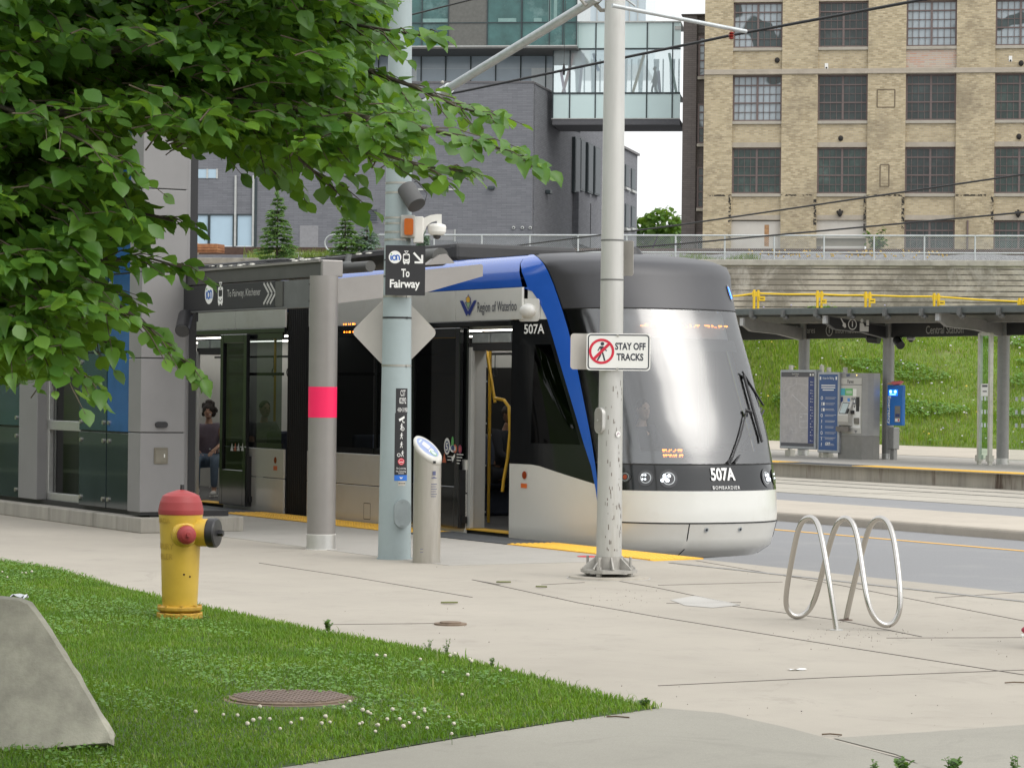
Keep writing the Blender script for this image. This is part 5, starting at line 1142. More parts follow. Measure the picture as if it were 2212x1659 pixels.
keep=RNG.uniform(0,1,len(x))<np.clip(1.35-.038*(y-11),.5,1); x,y=x[keep],y[keep]
mh=G(627,1513,.02); dm=np.hypot(x-mh.x,y-mh.y); kk=dm>.30+.04*RNG.uniform(0,1,len(x)); x,y=x[kk],y[kk]; dm=dm[kk]
fl=np.sin(x*2.1+np.sin(y*1.3)*1.5)*np.sin(y*1.7+1.2)
h=np.clip(.028+.010*fl+RNG.normal(0,.009,len(x)),.012,.09); h=np.where(dm<.5,h*.6,h); h=np.where(np.hypot(x-Ph.x,y-Ph.y)<.26,h*.45,h)
far=RNG.uniform(0,1,len(x))<.008; h[far]*=2.0
M_grass=LEAF('lawn_grass',[(.095,.20,.018),(.145,.28,.025),(.19,.33,.04),(.13,.26,.022),(.29,.33,.12),(.10,.22,.018),(.16,.30,.03)],.55,.3,.2,(1.5,(.62,.72,.7),(1.12,1.05,.95)))
x=x+RNG.normal(0,.022,len(x)); y=y+RNG.normal(0,.03,len(x))
g0_=np.stack([x,y,np.full(len(x),.005)],1)
blades('lawn_grass',g0_,h,RNG.uniform(.004,.0075,len(x)),.9,M_grass)
# clover leaves low in the grass
x,y=scatter(60000,-5.7,1.0,10.6,27.5); k_=inpoly(x,y,poly)&(np.abs(x)<.2*y+.25)&(np.hypot(x-mh.x,y-mh.y)>.36); x,y=x[k_],y[k_]
cl=np.sin(x*1.9+.7)*np.cos(y*1.1+x)+.5*np.sin(x*5+y*3); kk=cl>.1; x,y=x[kk],y[kk]; n=len(x)
a=RNG.uniform(0,6.28,n); pos=np.stack([x,y,RNG.uniform(.02,.05,n)],1); nr=np.stack([RNG.normal(0,.35,n),RNG.normal(-.2,.35,n),np.ones(n)],1)
o=leaves('clover_leaves',pos,np.stack([np.cos(a),np.sin(a),np.zeros(n)],1),nr,RNG.uniform(.014,.026,n),LEAF('clover_leaf',[(.085,.19,.03),(.12,.25,.04),(.16,.29,.06)],.5,.2),wscale=1.2); o['kind']='stuff'
# white clover heads: one thing each
M_clov=M('clover_white',(.62,.58,.47),.8,var=.15,vs=60,bump=.6,bs=200); M_stalk=M('clover_stalk',(.08,.14,.03),.7)
cl0=None
cps=[(758,1512),(747,1524),(563,1526),(515,1541),(486,1536),(423,1536),(561,1549),(587,1548),(551,1556),(535,1562),(607,1567),(628,1555),(655,1549),(711,1547),(713,1551),(698,1559),(816,1563),(790,1534),(779,1553),(47,1232),(58,1234),(65,1235),(4,1230),(19,1242),(829,1417),(909,1421),(970,1414),(983,1411),(1011,1421),(1017,1425),(1021,1420),(1078,1443),(955,1445),(996,1496),(918,1526),(913,1531),(892,1540),(901,1543),(968,1541),(831,1548),(790,1535),(801,1534),(844,1532),(862,1550),(879,1555),(814,1562),(804,1571),(866,1569),(927,1565),(983,1559),(977,1576),(778,1554),(1009,1457),(810,1414)]
for i,(sx_,sy_) in enumerate(cps):
    P=G(sx_,sy_,.075); P.z=0
    if cl0 is None:
        cl0=thing('clover_flower','small white clover flower head standing in the lawn','flower',P,0,'white clover flowers in the lawn')
        b=MB(); b.ball((0,0,.07),.0105,.0105,.0095,10); b.build('flower_head',M_clov,cl0); b=MB(); b.tube([(0,0,0),(.004,0,.04),(0,0,.07)],.0016,n=5); b.build('stalk',M_stalk,cl0); c=cl0
    else: c=dup(cl0)
    c.location=P; c.scale=(1,1,1) if i==0 else (rr.uniform(.8,1.15),)*3; c.rotation_euler=(rr.uniform(-.2,.2),rr.uniform(-.2,.2),rr.uniform(0,6))
# tall weeds along the edge
M_weed=LEAF('weed_leaf',[(.05,.12,.02),(.08,.17,.03),(.12,.19,.06)],.55,.25)
def weed(label,u,v,h,n,sp,lw=.03,cat='plant',mat=None,group='weeds along the lawn edge'):
    P=G(u,v); h*=.72; sp*=.8; lw*=.8; o=thing('weed',label,cat,P,0,group); b=MB(); pos=[];dr=[];nr_=[]
    for k in range(n):
        a=rr.uniform(0,6.28); t=V((math.cos(a)*sp*rr.random(),math.sin(a)*sp*rr.random(),h*rr.uniform(.6,1.))); b.tube([(0,0,0),t*.5+V((0,0,.1*h)),t],[.0025,.002,.001],n=4)
        for j in range(9):
            q=t*(.15+.85*j/9); a2=rr.uniform(0,6.28); pos.append(q); dr.append((math.cos(a2),math.sin(a2),rr.uniform(.1,.9))); nr_.append((0,-.3,1))
    b.build('stem',M_stalk,o); leaves('foliage',np.array([tuple(p) for p in pos]),np.array(dr),np.array(nr_),RNG.uniform(lw*.7,lw*1.3,len(pos)),mat or M_weed,o)
weed('bushy weed with a tall seed stalk on the lawn edge right of the hydrant',708,1366,.14,9,.07); weed('thin weed with seed stalk on the lawn edge near the valve cover',965,1418,.17,4,.04,.018); weed('small bent weed beside the thin seed stalk on the lawn edge',925,1408,.12,4,.05,.018)
weed('leafy weed near the pointed tip of the lawn',1395,1531,.08,6,.05); weed('weed sprig at the lawn edge above the white clover',1060,1444,.10,4,.04,.02)
weed('left weed clump poking up at the bottom edge of the path',1948,1676,.12,10,.08,.03); weed('right weed clump poking up at the bottom edge of the path',2058,1676,.13,10,.09,.03); weed('tiny yellowish weed at the bottom edge left of the clumps',1890,1674,.10,4,.04,.02)
weed('short grass tuft at the bottom right corner',2195,1680,.15,5,.05,.02)
# ------------------------------------------------------------------ FOREGROUND TREE (trunk left of the frame, low limbs reaching right)
M_bark=M('bark',(.075,.062,.05),.9,var=.3,vs=14,bump=.8,bs=30); M_twigt=M('twig_bark',(.10,.08,.055),.85,var=.2)
M_leaf=LEAF('tree_leaf',[(.055,.145,.025),(.08,.19,.035),(.105,.235,.035),(.065,.17,.032),(.15,.29,.04),(.085,.20,.045)],.40,.42,.5)
tb=V((-4.4,11.6,0)); tree=thing('leafy_tree','big leafy tree with low drooping branches across the upper left of the photo','tree',tb)
b=MB(); b.tube([(0,0,-.1),(.02,0,.5),(.05,.02,1.6),(.1,.05,2.8),(.1,0,4.2),(.0,0,6.)],[.24,.19,.165,.15,.12,.07],n=18); b.build('trunk',M_bark,tree)
# limbs given as photo points with their own distances
limbs=[([(-350,330,11.2),(0,260,10.8),(350,215,10.5),(700,240,10.4),(950,285,10.3),(1070,318,10.25),(1150,352,10.2)],.03),
 ([(-350,150,11.),(0,120,10.9),(400,100,10.9),(700,120,10.8),(900,190,10.7),(990,232,10.65),(1050,248,10.6)],.028),
 ([(-300,-40,11.2),(200,-30,11.),(560,20,10.9),(800,60,10.8),(915,78,10.7)],.026),
 ([(-300,520,10.9),(0,560,10.7),(150,610,10.55),(260,662,10.45),(345,725,10.4),(415,800,10.4)],.024),
 ([(-300,600,10.6),(0,690,10.3),(100,760,10.2),(150,785,10.2),(178,812,10.2)],.02),
 ([(-300,420,11.3),(0,420,11.1),(200,430,11.),(310,462,10.9),(375,478,10.85)],.022),
 ([(-200,560,10.7),(80,600,10.5),(230,560,10.5),(330,560,10.5),(400,580,10.5)],.018),
 ([(300,200,10.8),(520,280,10.7),(630,330,10.6),(700,390,10.6),(745,430,10.6)],.018),
 ([(300,200,11.1),(450,290,11.),(560,340,11.),(620,400,11.)],.016),
 ([(500,200,10.6),(700,310,10.4),(830,335,10.3),(910,360,10.3),(1000,370,10.3)],.016),
 ([(0,230,10.3),(150,290,10.1),(230,330,10.05),(265,352,10.)],.014),
 ([(-300,-250,11.3),(100,-260,11.),(500,-220,10.9),(900,-200,10.8)],.03),([(-300,250,12.4),(100,200,12.3),(500,180,12.2),(800,230,12.)],.026),([(-300,650,11.6),(0,640,11.4),(150,700,11.3),(230,740,11.2)],.018)]
b=MB(); LIMB=[]
for pts,r_ in limbs:
    P=[D(*q)-tb for q in pts]
    st_=V((.1,.0,min(4.2,max(1.2,P[0].z-.3)))); P=[st_]+P; n=len(P); b.tube(P,[max(.004,r_*(1-i/(n-.3))*.8) for i in range(n)],n=8); LIMB.append(P)
pos=[];dr=[];nr_=[];tw=MB()
def spray(q,dv,l,nl,size=.085,twig=True):
    # a twig from q along dv carrying alternate leaves
    dv=dv.normalized(); side=dv.cross(V((0,0,1))); side=side.normalized() if side.length>.01 else V((1,0,0)); e=q+dv*l+V((0,0,-.22*l*l/ .4))
    if twig: tw.tube([q,(q+e)/2+V((0,0,.02)),e],[.0038,.003,.0016],n=4,caps=False)
    for j in range(nl):
        t=(j+.6)/nl; p=q+(e-q)*t+V((0,0,.02*math.sin(math.pi*t))); sg=1 if j%2 else -1
        d=(dv*.55+side*sg*rr.uniform(.5,1.)+V((0,0,rr.uniform(-.75,.12)))); 
        if j==nl-1: d=dv+V((0,0,-.4))
        pos.append(tuple(p+d.normalized()*.008)); dr.append(tuple(d)); nr_.append((rr.gauss(.05,.30),rr.gauss(-.55,.32),1.))
up=V((0,0,1))
for P,(pts,r_) in zip(LIMB,limbs):
    for i in range(1,len(P)-1):
        a_,c_=P[i],P[i+1]; seg=(c_-a_).length; m_=max(2,int(seg/.048))
        for j in range(m_):
            q=a_+(c_-a_)*((j+rr.random())/m_); dv=(c_-a_).normalized(); sd=dv.cross(up)*rr.choice((-1,1))
            spray(q,dv*rr.uniform(.6,1.2)+sd*rr.uniform(.3,1.)+up*rr.uniform(-.45,.25),rr.uniform(.16,.34) if i<len(P)-2 else rr.uniform(.07,.16),rr.randint(4,7) if i<len(P)-2 else 4)
    spray(P[-2]+(P[-1]-P[-2])*.6,P[-1]-P[-2],.14,5)
# crown body: sprays spread through a depth of three metres behind and around the limbs
shape0=[(-420,-480),(900,-420),(885,-60),(850,50),(825,110),(800,160),(860,205),(915,250),(910,300),(950,335),(890,358),(820,340),(760,322),(715,365),(670,372),(600,355),(545,335),(480,335),(425,325),(385,305),(350,262),(305,258),(280,320),(268,385),(280,430),(320,462),(345,510),(310,545),(275,515),(240,555),(215,610),(250,655),(295,695),(315,715),(265,715),(220,712),(185,735),(160,820),(100,815),(55,830),(-420,860)]
shape=shape0; N=26000; uu=RNG.uniform(-420,1010,N); vv=RNG.uniform(-480,860,N); k_=inpoly(uu,vv,shape); uu,vv=uu[k_],vv[k_]
hide=((uu<-30)|(vv<-40))&(RNG.uniform(0,1,len(uu))<.72); uu,vv=uu[~hide],vv[~hide]
for u,v in zip(uu,vv):
    Y=rr.uniform(10.,13.4) if v>-60 else rr.uniform(9.6,13.5)
    if v>450: Y=rr.uniform(10.,12.3)
    ly=math.sin(v*.043+math.sin(u*.006)*2.2+u*.004)+.7*math.sin(u*.012+v*.008)     # leaves gather in tiers: gaps between tiers stay deep and dark
    if ly<0 and Y<11.3: Y=rr.uniform(11.2,13.4)
    q=D(u,v,Y)-tb
    dv=V((rr.uniform(.2,1.2),rr.uniform(-.9,.5),rr.uniform(-.5,.35))).normalized(); l=rr.uniform(.13,.24)
    spray(q-dv*l-V((.03,0,-.05)),dv,l,rr.randint(4,7),twig=rr.random()<.5)
b.build('branches',M_bark,tree); tw.build('twigs',M_twigt,tree)
pos=np.array(pos); leaves('crown',pos,np.array(dr),np.array(nr_),RNG.normal(.072,.015,len(pos)).clip(.04,.10),M_leaf,tree,.98,vary=.22)
print('tree leaves',len(pos))
# ------------------------------------------------------------------ bank meadow and terrace weeds
bm=np.array(BANK); ni,nj,_=bm.shape
def onbank(n,i0=0,i1=None):
    i1=i1 or ni-1; fi=RNG.uniform(i0,i1-.001,n); fj=RNG.uniform(0,nj-1.001,n); a,c=fi.astype(int),fj.astype(int); p,q=(fi-a)[:,None],(fj-c)[:,None]
    return bm[a,c]*(1-p)*(1-q)+bm[a+1,c]*p*(1-q)+bm[a,c+1]*(1-p)*q+bm[a+1,c+1]*p*q
P=onbank(90000,0,20)
pt=np.sin(P[:,0]*.9+P[:,2]*2)*np.cos(P[:,1]*.7)+.6*np.sin(P[:,0]*2.7+P[:,1]*1.9)
M_mead=LEAF('meadow_grass',[(.15,.27,.02),(.20,.33,.03),(.24,.36,.04),(.29,.34,.06),(.34,.33,.13),(.16,.28,.02),(.13,.24,.018)],.7,.35,.12)
hh_=np.clip(.17+.08*pt+RNG.normal(0,.06,len(P)),.08,.6)
blades('meadow_grass',P,hh_,RNG.uniform(.012,.03,len(P)),.5,M_mead)
k_=pt>.6; P2_=P[k_][:9000]; a=RNG.uniform(0,6.28,len(P2_)); o=leaves('meadow_herbs',P2_+np.array([0,0,.18]),np.stack([np.cos(a),np.sin(a),RNG.uniform(-.1,.6,len(a))],1),np.tile([0,-.5,1.],(len(a),1)),RNG.uniform(.06,.13,len(a)),LEAF('herb_leaf',[(.10,.21,.035),(.14,.27,.05),(.17,.30,.08)],.6,.25)); o['kind']='stuff'
P=onbank(420,0,20); b=MB()
for q in P:
    r_=rr.uniform(.02,.045); b.ball((q[0],q[1],q[2]+rr.uniform(.2,.42)),r_,r_,r_*.7,6,rr.choice((0,0,1,2)))
b.build('meadow_flowers',[M('flower_white',(.62,.62,.60),.8),M('flower_lilac',(.45,.42,.62),.8),M('flower_yellow',(.65,.50,.08),.8)])['kind']='stuff'
def strip(n,s0,s1,t0,t1,z): s=RNG.uniform(s0,s1,n); t=RNG.uniform(t0,t1,n); o_=np.array(PW); return o_[None]+s[:,None]*np.array(EW)[None]+t[:,None]*np.array(NW)[None]+np.array([0,0,z])
P=strip(7000,-24,-4.5,.45,2.2,ZT-.02); nz=np.sin(P[:,0]*2.3)+np.sin(P[:,0]*.9+1); P=P[nz>-.2]; P=P[~((P[:,0]>-8)&(P[:,0]<-5.2))|True]
M_twd=LEAF('terrace_weed',[(.12,.2,.03),(.18,.26,.05),(.25,.28,.10),(.10,.17,.03)],.7,.25,.2)
blades('terrace_weeds',P,np.clip(.20+.10*np.sin(P[:,0]*3)+RNG.normal(0,.08,len(P)),.06,.6),RNG.uniform(.012,.03,len(P)),.5,M_twd)
P=strip(2600,-24.5,-19.2,.2,2.6,ZT); blades('terrace_weeds',P,np.clip(.3+RNG.normal(0,.12,len(P)),.08,.7),RNG.uniform(.014,.03,len(P)),.5,M_twd)
P=strip(120,-5,2.5,.5,1.4,ZT); b=MB()
for q in P: r_=.035; b.ball((q[0],q[1],q[2]+rr.uniform(.15,.42)),r_,r_,r_,6)
b.build('ragwort_flowers',M('ragwort',(.62,.38,.02),.8))['kind']='stuff'
# ================================================================== FAR STATION
fc=thing('far_canopy','grey canopy of the far platform with Fares and Central Station lettering','canopy',W(-29.49,28.1),RZ)
FXO,FYO=-29.49,28.1
def fl(P): return P.x-FXO,P.y-FYO,P.z
COLX=[-33.16-FXO,0,-24.98-FXO,-20.5-FXO,-37.3-FXO]
for x in COLX: column(fc,x,.0,3.16,M_fargrey,False,.15)
for x in COLX: b=MB(); b.box(x-.045,x+.17,-.1,.1,3.16,3.62); b.build('column_head',M_fargrey,fc,bevel=.01)
# sign band between the columns
zt_,zb_=3.56,3.17
b=MB(); b.box(-9.5,9.5,-.05,.05,zb_,zt_); sb=b.build('sign_band',M_signblack,fc,bevel=.006)
M_ldim=M('letter_grey',(.36,.36,.35),.5)
def ft(u,v): P=onY(u,v,FYO-.06); return P.x-FXO,P.z
fr=FR((0,-.052,0),(1,0,0),(0,0,1)); b=MB()
x,z=ft(1724.5,714); g_hand(b,fr,x,z,.24,0)
x,z=ft(1749,714); b.text(fr,x,z,'Fares',.24,.002,0,'CENTER',w=ft(1760,714)[0]-ft(1738,714)[0]); x,z=ft(1791,714); g_info(b,fr,x,z,.155,0); x,z=ft(1830,714); b.text(fr,x,z,'Information',.24,.002,0,'CENTER',w=ft(1856,714)[0]-ft(1805,714)[0])
x,z=ft(2040,713); b.text(fr,x,z,'Central Station',.29,.002,0,'CENTER',1,.002,w=ft(2081,713)[0]-ft(2000,713)[0]); b.build('band_lettering',M_ldim,sb)
# long beams, gutters and sloped roof
zr=onY(1918,661,FYO-2.1).z; tl_=lambda x: -.0125*x
def lbox(b,y0,y1,z0,z1): b.beam((-14,(y0+y1)/2,(z0+z1)/2+tl_(-14)),(14,(y0+y1)/2,(z0+z1)/2+tl_(14)),y1-y0,z1-z0)
b=MB(); b.cyl((-14,.25,zr-.36+tl_(-14)),(14,.25,zr-.36+tl_(14)),.12,n=18); b.each('purlin',M_fargrey,fc)
b=MB(); lbox(b,-2.17,-1.97,zr-.16,zr); b.build('gutter',M('gutter_teal_grey',(.10,.115,.115),.5,.2),fc,bevel=.015)
b=MB(); lbox(b,-.6,-.4,onY(1918,697,FYO-.6).z,onY(1918,681,FYO-.6).z); b.build('fascia_beam',M_fargrey,fc,bevel=.01)
b=MB(); b.add([(-14,-2.1,zr+.01+tl_(-14)),(14,-2.1,zr+.01+tl_(14)),(14,1.2,zr-.24+tl_(14)),(-14,1.2,zr-.24+tl_(-14))],[(0,1,2,3)]); b.build('roof_sheet',M_far_dark,fc)
x=-13.
while x<13: b=MB(); z=zr+tl_(x); b.box(x-.05,x+.05,-2.24,-2.12,z-.22,z-.04); b.ball((x,-2.1,z-.24),.1,.08,.07,8); b.build('glass_clamp',M_far_dark,fc); x+=1.42
def farm(x,sign=False):
    pf=[(-.1,3.13),(-.1,3.47),(-2.03,3.69),(-2.05,3.67),(-2.05,3.50),(-1.8,3.345),(-.9,3.285)]
    b=MB(); b.prism(FR((x-.07,0,0),(0,1,0),(0,0,1)),pf,0,.14); o=b.build('cantilever_arm',M_far_dark if sign else M_fargrey,fc,bevel=.012)
    q=MB(); q.box(x-.075,x+.075,-2.09,-2.03,3.49,3.695); q.build('arm_cap',M('cap_pale',(.42,.43,.44),.5),o)
    return o
for x in COLX:
    o=farm(x,abs(x)<.1)
    if abs(x)<.1:
        fr=FR((x+.076,0,0),(0,1,0),(0,0,1)); b=MB(); q=lambda u,v:(lambda P:(P.y-FYO,P.z))(onX(u,v,FXO+.08))
        b.poly(fr,[(-.16,3.16),(-.16,3.45),(-1.98,3.66),(-1.98,3.47),(-1.78,3.36),(-.9,3.30)],-.002,1)
        y,z=q(1822,698); g_hand(b,fr,y,z,.25,0); y,z=q(1841.5,701); g_info(b,fr,y,z,.14,0); y,z=q(1866,703)
        b.disc(fr,y-.06,z+.12,.05,.05,.002,0); b.poly(fr,[(y-.13,z+.06),(y-.02,z+.06),(y+.05,z-.06),(y+.05,z-.02),(y+.16,z-.02),(y+.16,z-.16),(y-.13,z-.16)],.002,0); b.rect(fr,y+.08,y+.17,z,z+.14,.002,0)
        b.build('arm_lettering',[M_letter,M_signblack],o)
b=MB(); x,z=ft(1893,722)
for u,e in ((1893,-1),(1948,1)):
    x,z=ft(u,730); b.cyl((x-.16*e,-.1,z-.05),(x+.14*e,-.2,z-.2 if e>0 else z-.02),.11,n=16); b.cyl((x,0,z+.1),(x,-.1,z-.03),.015,n=6)
b.each('loudspeaker',M_black,fc)
for u in (1876,1965):
    x,z=ft(u,733); b=MB(); b.ball((x,-.02,z+.02),.12,.12,.06,12); b.ball((x,-.02,z-.03),.07,.07,.05,10,1); b.build('dome_camera',[M_fargrey,M_black],fc)
# information boards and fare machine
M_bframe=M('board_frame_alu',(.42,.44,.47),.4,.5); M_bpost=M('board_post_steel',(.55,.53,.48),.4,.8)
M_map=M('route_map_print',(.40,.385,.385),.6,var=.12,vs=7,dirt_or_sheen=(.33,.32,.34),ds=2.5); M_mapd=M('map_header',(.09,.09,.10),.6); M_navy=M('board_navy',(.035,.055,.17),.55,var=.06); M_bblue=M('board_blue',(.045,.10,.245),.55,var=.05)
BY=27.2
def board(name,label,cat,u0,u1,v0,v1,fill):
    a=onY(u0,v1,BY); c=onY(u1,v0,BY); x0,x1,z0,z1=a.x,c.x,a.z,c.z; xm=(x0+x1)/2
    o=thing(name,label,cat,W(xm,BY),RZ); x0-=xm; x1-=xm
    b=MB(); b.box(x0,x1,-.09,.12,z0,z1); b.build('frame',M_bframe,o,bevel=.02)
    b=MB(); fr=FR((0,-.092,0),(1,0,0),(0,0,1)); fill(b,fr,x0+.06,x1-.06,z0+.07,z1-.06); b.build('printed_panel',[M_map,M_mapd,M_navy,M_letter,M_bblue,M('map_pale',(.55,.55,.56),.6)],o)
    for x in (x0+.1,) : 
        b=MB(); b.box(x,x+.09,.12,.2,0,z1+.13); b.build('post',M_bpost,o); b=MB(); b.box(x-.08,x+.17,.08,.24,0,.18); b.build('post_foot',M_bpost,o)
    b=MB(); b.box(x1-.12,x1-.03,.12,.2,0,z1+.13); b.build('post',M_bpost,o)
    return o
def fmap(b,fr,x0,x1,z0,z1):
    b.rect(fr,x0,x1,z0,z1,0,0); b.rect(fr,x0,x1,z1-.13,z1,.002,1); b.rect(fr,x0,x1,z0,z0+.09,.002,1); b.rect(fr,x1-.26,x1,z0+.09,z1-.13,.002,2)
    b.text(fr,(x0+x1)/2-.1,z1-.05,'Central Station',.05,.004,3); b.text(fr,(x0+x1)/2-.05,z1-.1,'Area Map',.035,.004,3)
    b.rect(fr,x1-.2,x1-.14,z1-.1,z1-.04,.004,3); b.rect(fr,x1-.08,x1-.03,z1-.1,z1-.04,.004,3)
    rr=random.Random(8)
    for k in range(22): z=z0+.15+k*(z1-z0-.35)/22; b.rect(fr,x1-.16,x1-.13,z,z+.022,.004,3) if k%3!=1 else None; b.rect(fr,x1-.11,x1-.04,z,z+.01,.004,5) if rr.random()<.5 else None
    b.stroke(fr,[(x1-.62,z0+.5),(x1-.28,z0+.5),(x1-.28,z0+.87),(x1-.62,z0+.87),(x1-.62,z0+.5)],.014,.004,5); b.stroke(fr,[(x1-.62,z0+.68),(x1-.28,z0+.68)],.01,.004,5)
    b.stroke(fr,[(x0+.5,z1-.6),(x1-.3,z0+1.0)],.02,.004,5); b.stroke(fr,[(x0+.1,z1-.5),(x0+.7,z1-.3),(x1-.3,z1-.35)],.008,.004,5)
    for k in range(60):
        x,z=rr.uniform(x0+.05,x1-.4),rr.uniform(z0+.2,z1-.3); a=rr.choice((0,.6,1.57,2.2)); l=rr.uniform(.05,.3); b.stroke(fr,[(x,z),(min(x+l*math.cos(a),x1-.28),min(z+l*math.sin(a),z1-.16))],.006,.003,5)
    b.text(fr,x1-.56,z0+.78,'MAP',.05,.004,3)
def frules(b,fr,x0,x1,z0,z1):
    b.rect(fr,x0,x1,z0,z1,0,4); b.text(fr,(x0+x1)/2,z1-.1,'Rules for Riding',.085,.003,3,sx=.9); b.rect(fr,x0+.03,x0+.09,z1-.14,z1-.06,.003,3); b.rect(fr,x1-.09,x1-.03,z1-.14,z1-.06,.003,3)
    for k in range(3): b.rect(fr,x0+.1+.06*(k==2),x1-.1-.06*(k==2),z1-.3-.06*k,z1-.275-.06*k,.003,3)
    for k in range(9):
        z=z1-.62-k*.152; g_walk(b,fr,x0+.13,z,.10,3,.003,k%2) if k%3 else b.ring(fr,x0+.13,z,.03,.045,.003,3); 
        if k in (1,2): b.rect(fr,x0+.18,x0+.25,z-.04,z+.04,.003,3)
        b.rect(fr,x0+.28,x1-.05-.05*(k%3),z+.012,z+.022,.003,5); b.rect(fr,x0+.28,x1-.12-.04*(k%2),z-.02,z-.01,.003,5)
    b.rect(fr,x0+.05,x1-.05,z0+.33,z0+.336,.003,5); b.text(fr,(x0+x1)/2,z0+.16,'GRT',.11,.003,3,bold=.004)
board('map_board','framed grey area map board at the left of the far platform','information board',1689.5,1768.5,799,968,fmap)
board('rules_board','narrow blue Rules for Riding board between the map and the fare machine','information board',1771,1819,804,977,frules)
# fare machine
a=onY(1817,988,BY+.1); c=onY(1871,806,BY+.1); xm=(a.x+c.x)/2
fm=thing('fare_machine','grey fare vending machine with a tilted screen beside the blue emergency box','ticket machine',W(xm,BY+.1),RZ); w2=(c.x-a.x)/2; zt3=c.z
M_fm=M('machine_grey',(.33,.33,.32),.45,.4,var=.06); M_fmf=M('machine_face_pale',(.52,.51,.48),.45,.2,var=.04); M_fmd=M('machine_base_grey',(.24,.235,.22),.5,.4,var=.1)
b=MB(); prof=[(-w2,-.12),(w2,-.12),(w2+.08,.0),(w2+.13,.15),(w2+.15,.35),(-w2,.35)]; b.prism(FR((0,0,0),(1,0,0),(0,1,0)),prof,.62,zt3); b.build('body',M_fm,fm,bevel=.02)
b=MB(); b.prism(FR((0,0,0),(1,0,0),(0,1,0)),prof,0,.615); b.build('base_cabinet',M_fmd,fm,bevel=.02)
fr=FR((0,-.121,0),(1,0,0),(0,0,1)); b=MB(); b.rect(fr,-w2+.06,w2-.02,.68,zt3-.13,.004,0); b.rect(fr,-w2+.04,w2-.01,zt3-.31,zt3-.295,.008,1)
b.text(fr,.02,zt3-.225,'Fares',.13,.008,2,sx=.95,bold=.003); b.text(fr,-.08,zt3-.06,'GRT',.09,.004,3,bold=.003)
b.build('face_plate',[M_fmf,M_mapd,M('machine_ink',(.12,.12,.12),.6),M_navy],fm)
b=MB()
b.rect(fr,-.40,.12,zt3-.58,zt3-.40,.008,0); b.rect(fr,-.40,-.2,zt3-.58,zt3-.40,.010,1); b.rect(fr,.13,.28,zt3-.60,zt3-.41,.008,2)
for k in range(4): b.rect(fr,-.15,.1,zt3-.47-.02*k,zt3-.462-.02*k,.012,2)
b.rect(fr,-.41,-.29,zt3-.76,zt3-.62,.008,3); b.rect(fr,-.1,.01,zt3-.79,zt3-.65,.008,4); b.rect(fr,.14,.25,zt3-.81,zt3-.65,.008,5); b.rect(fr,.29,.40,zt3-.81,zt3-.65,.008,5); b.disc(fr,.195,zt3-.73,.03,.04,.011,2); b.disc(fr,.345,zt3-.73,.03,.04,.011,2)
b.rect(fr,-.23,-.19,zt3-.88,zt3-.82,.008,5); b.ring(fr,-.21,zt3-.93,.05,.09,.008,5,20); b.disc(fr,.28,zt3-.055,.018,.018,.008,6,10)
b.build('machine_stickers',[M_stk_g,M('sticker_cyan',(.08,.40,.50),.5),M_signwhite,M_navy,M('sticker_blue2',(.08,.25,.60),.5),M('icon_grey',(.12,.14,.18),.5),EM('status_lamp',(1.,.7,.2),1.5)],fm)
b=MB(); b.prism(FR((-w2+.19,0,0),(0,1,0),(0,0,1)),[(-.12,.86),(-.22,.88),(-.27,.98),(-.28,1.14),(-.13,1.50),(-.12,1.52)],0,.44); tr=b.build('terminal',M_fmf,fm,bevel=.015)
e1=V((0,-.28,1.14)); e2=V((0,-.13,1.50)); d=(e2-e1).normalized(); fr2=FR(e1+V((-w2+.19,0,0)),(1,0,0),d); b=MB(); b.rect(fr2,.04,.34,.04,.36,.004,0); b.rect(fr2,.06,.32,.06,.34,.006,1); b.fbox(fr2,.35,.42,.05,.18,.0,.04,0); b.build('touch_screen',[M_black,M('screen_pale',(.42,.50,.50),.1)],tr)
b=MB(); fr3=FR((0,-.352,0),(1,0,0),(0,0,1)); b.box(-w2+.06,w2-.42,-.235,-.2,.72,.85,0); b.build('change_tray',M('tray_brown',(.16,.145,.13),.6),tr)
b=MB(); b.rect(fr,.05,.44,zt3-1.42,zt3-.86,.006,1); b.fbox(fr,.28,.40,1.25,1.62,.006,.02,0); b.fbox(fr,.10,.2,1.18,1.27,.006,.07,0); b.fbox(fr,.22,.40,.92,1.08,.006,.04,2)
for i in range(2):
    for j in range(3): b.rect(fr,.07+.1*i,.13+.1*i,1.34+.1*j,1.40+.1*j,.009,3)
b.poly(fr,[(.2,.76),(.34,.76),(.27,.68)],.009,3); b.build('card_slots',[M_black,M_signwhite,M('slot_steel',(.25,.24,.22),.4,.7),M('icon_grey2',(.2,.2,.21),.6)],fm)
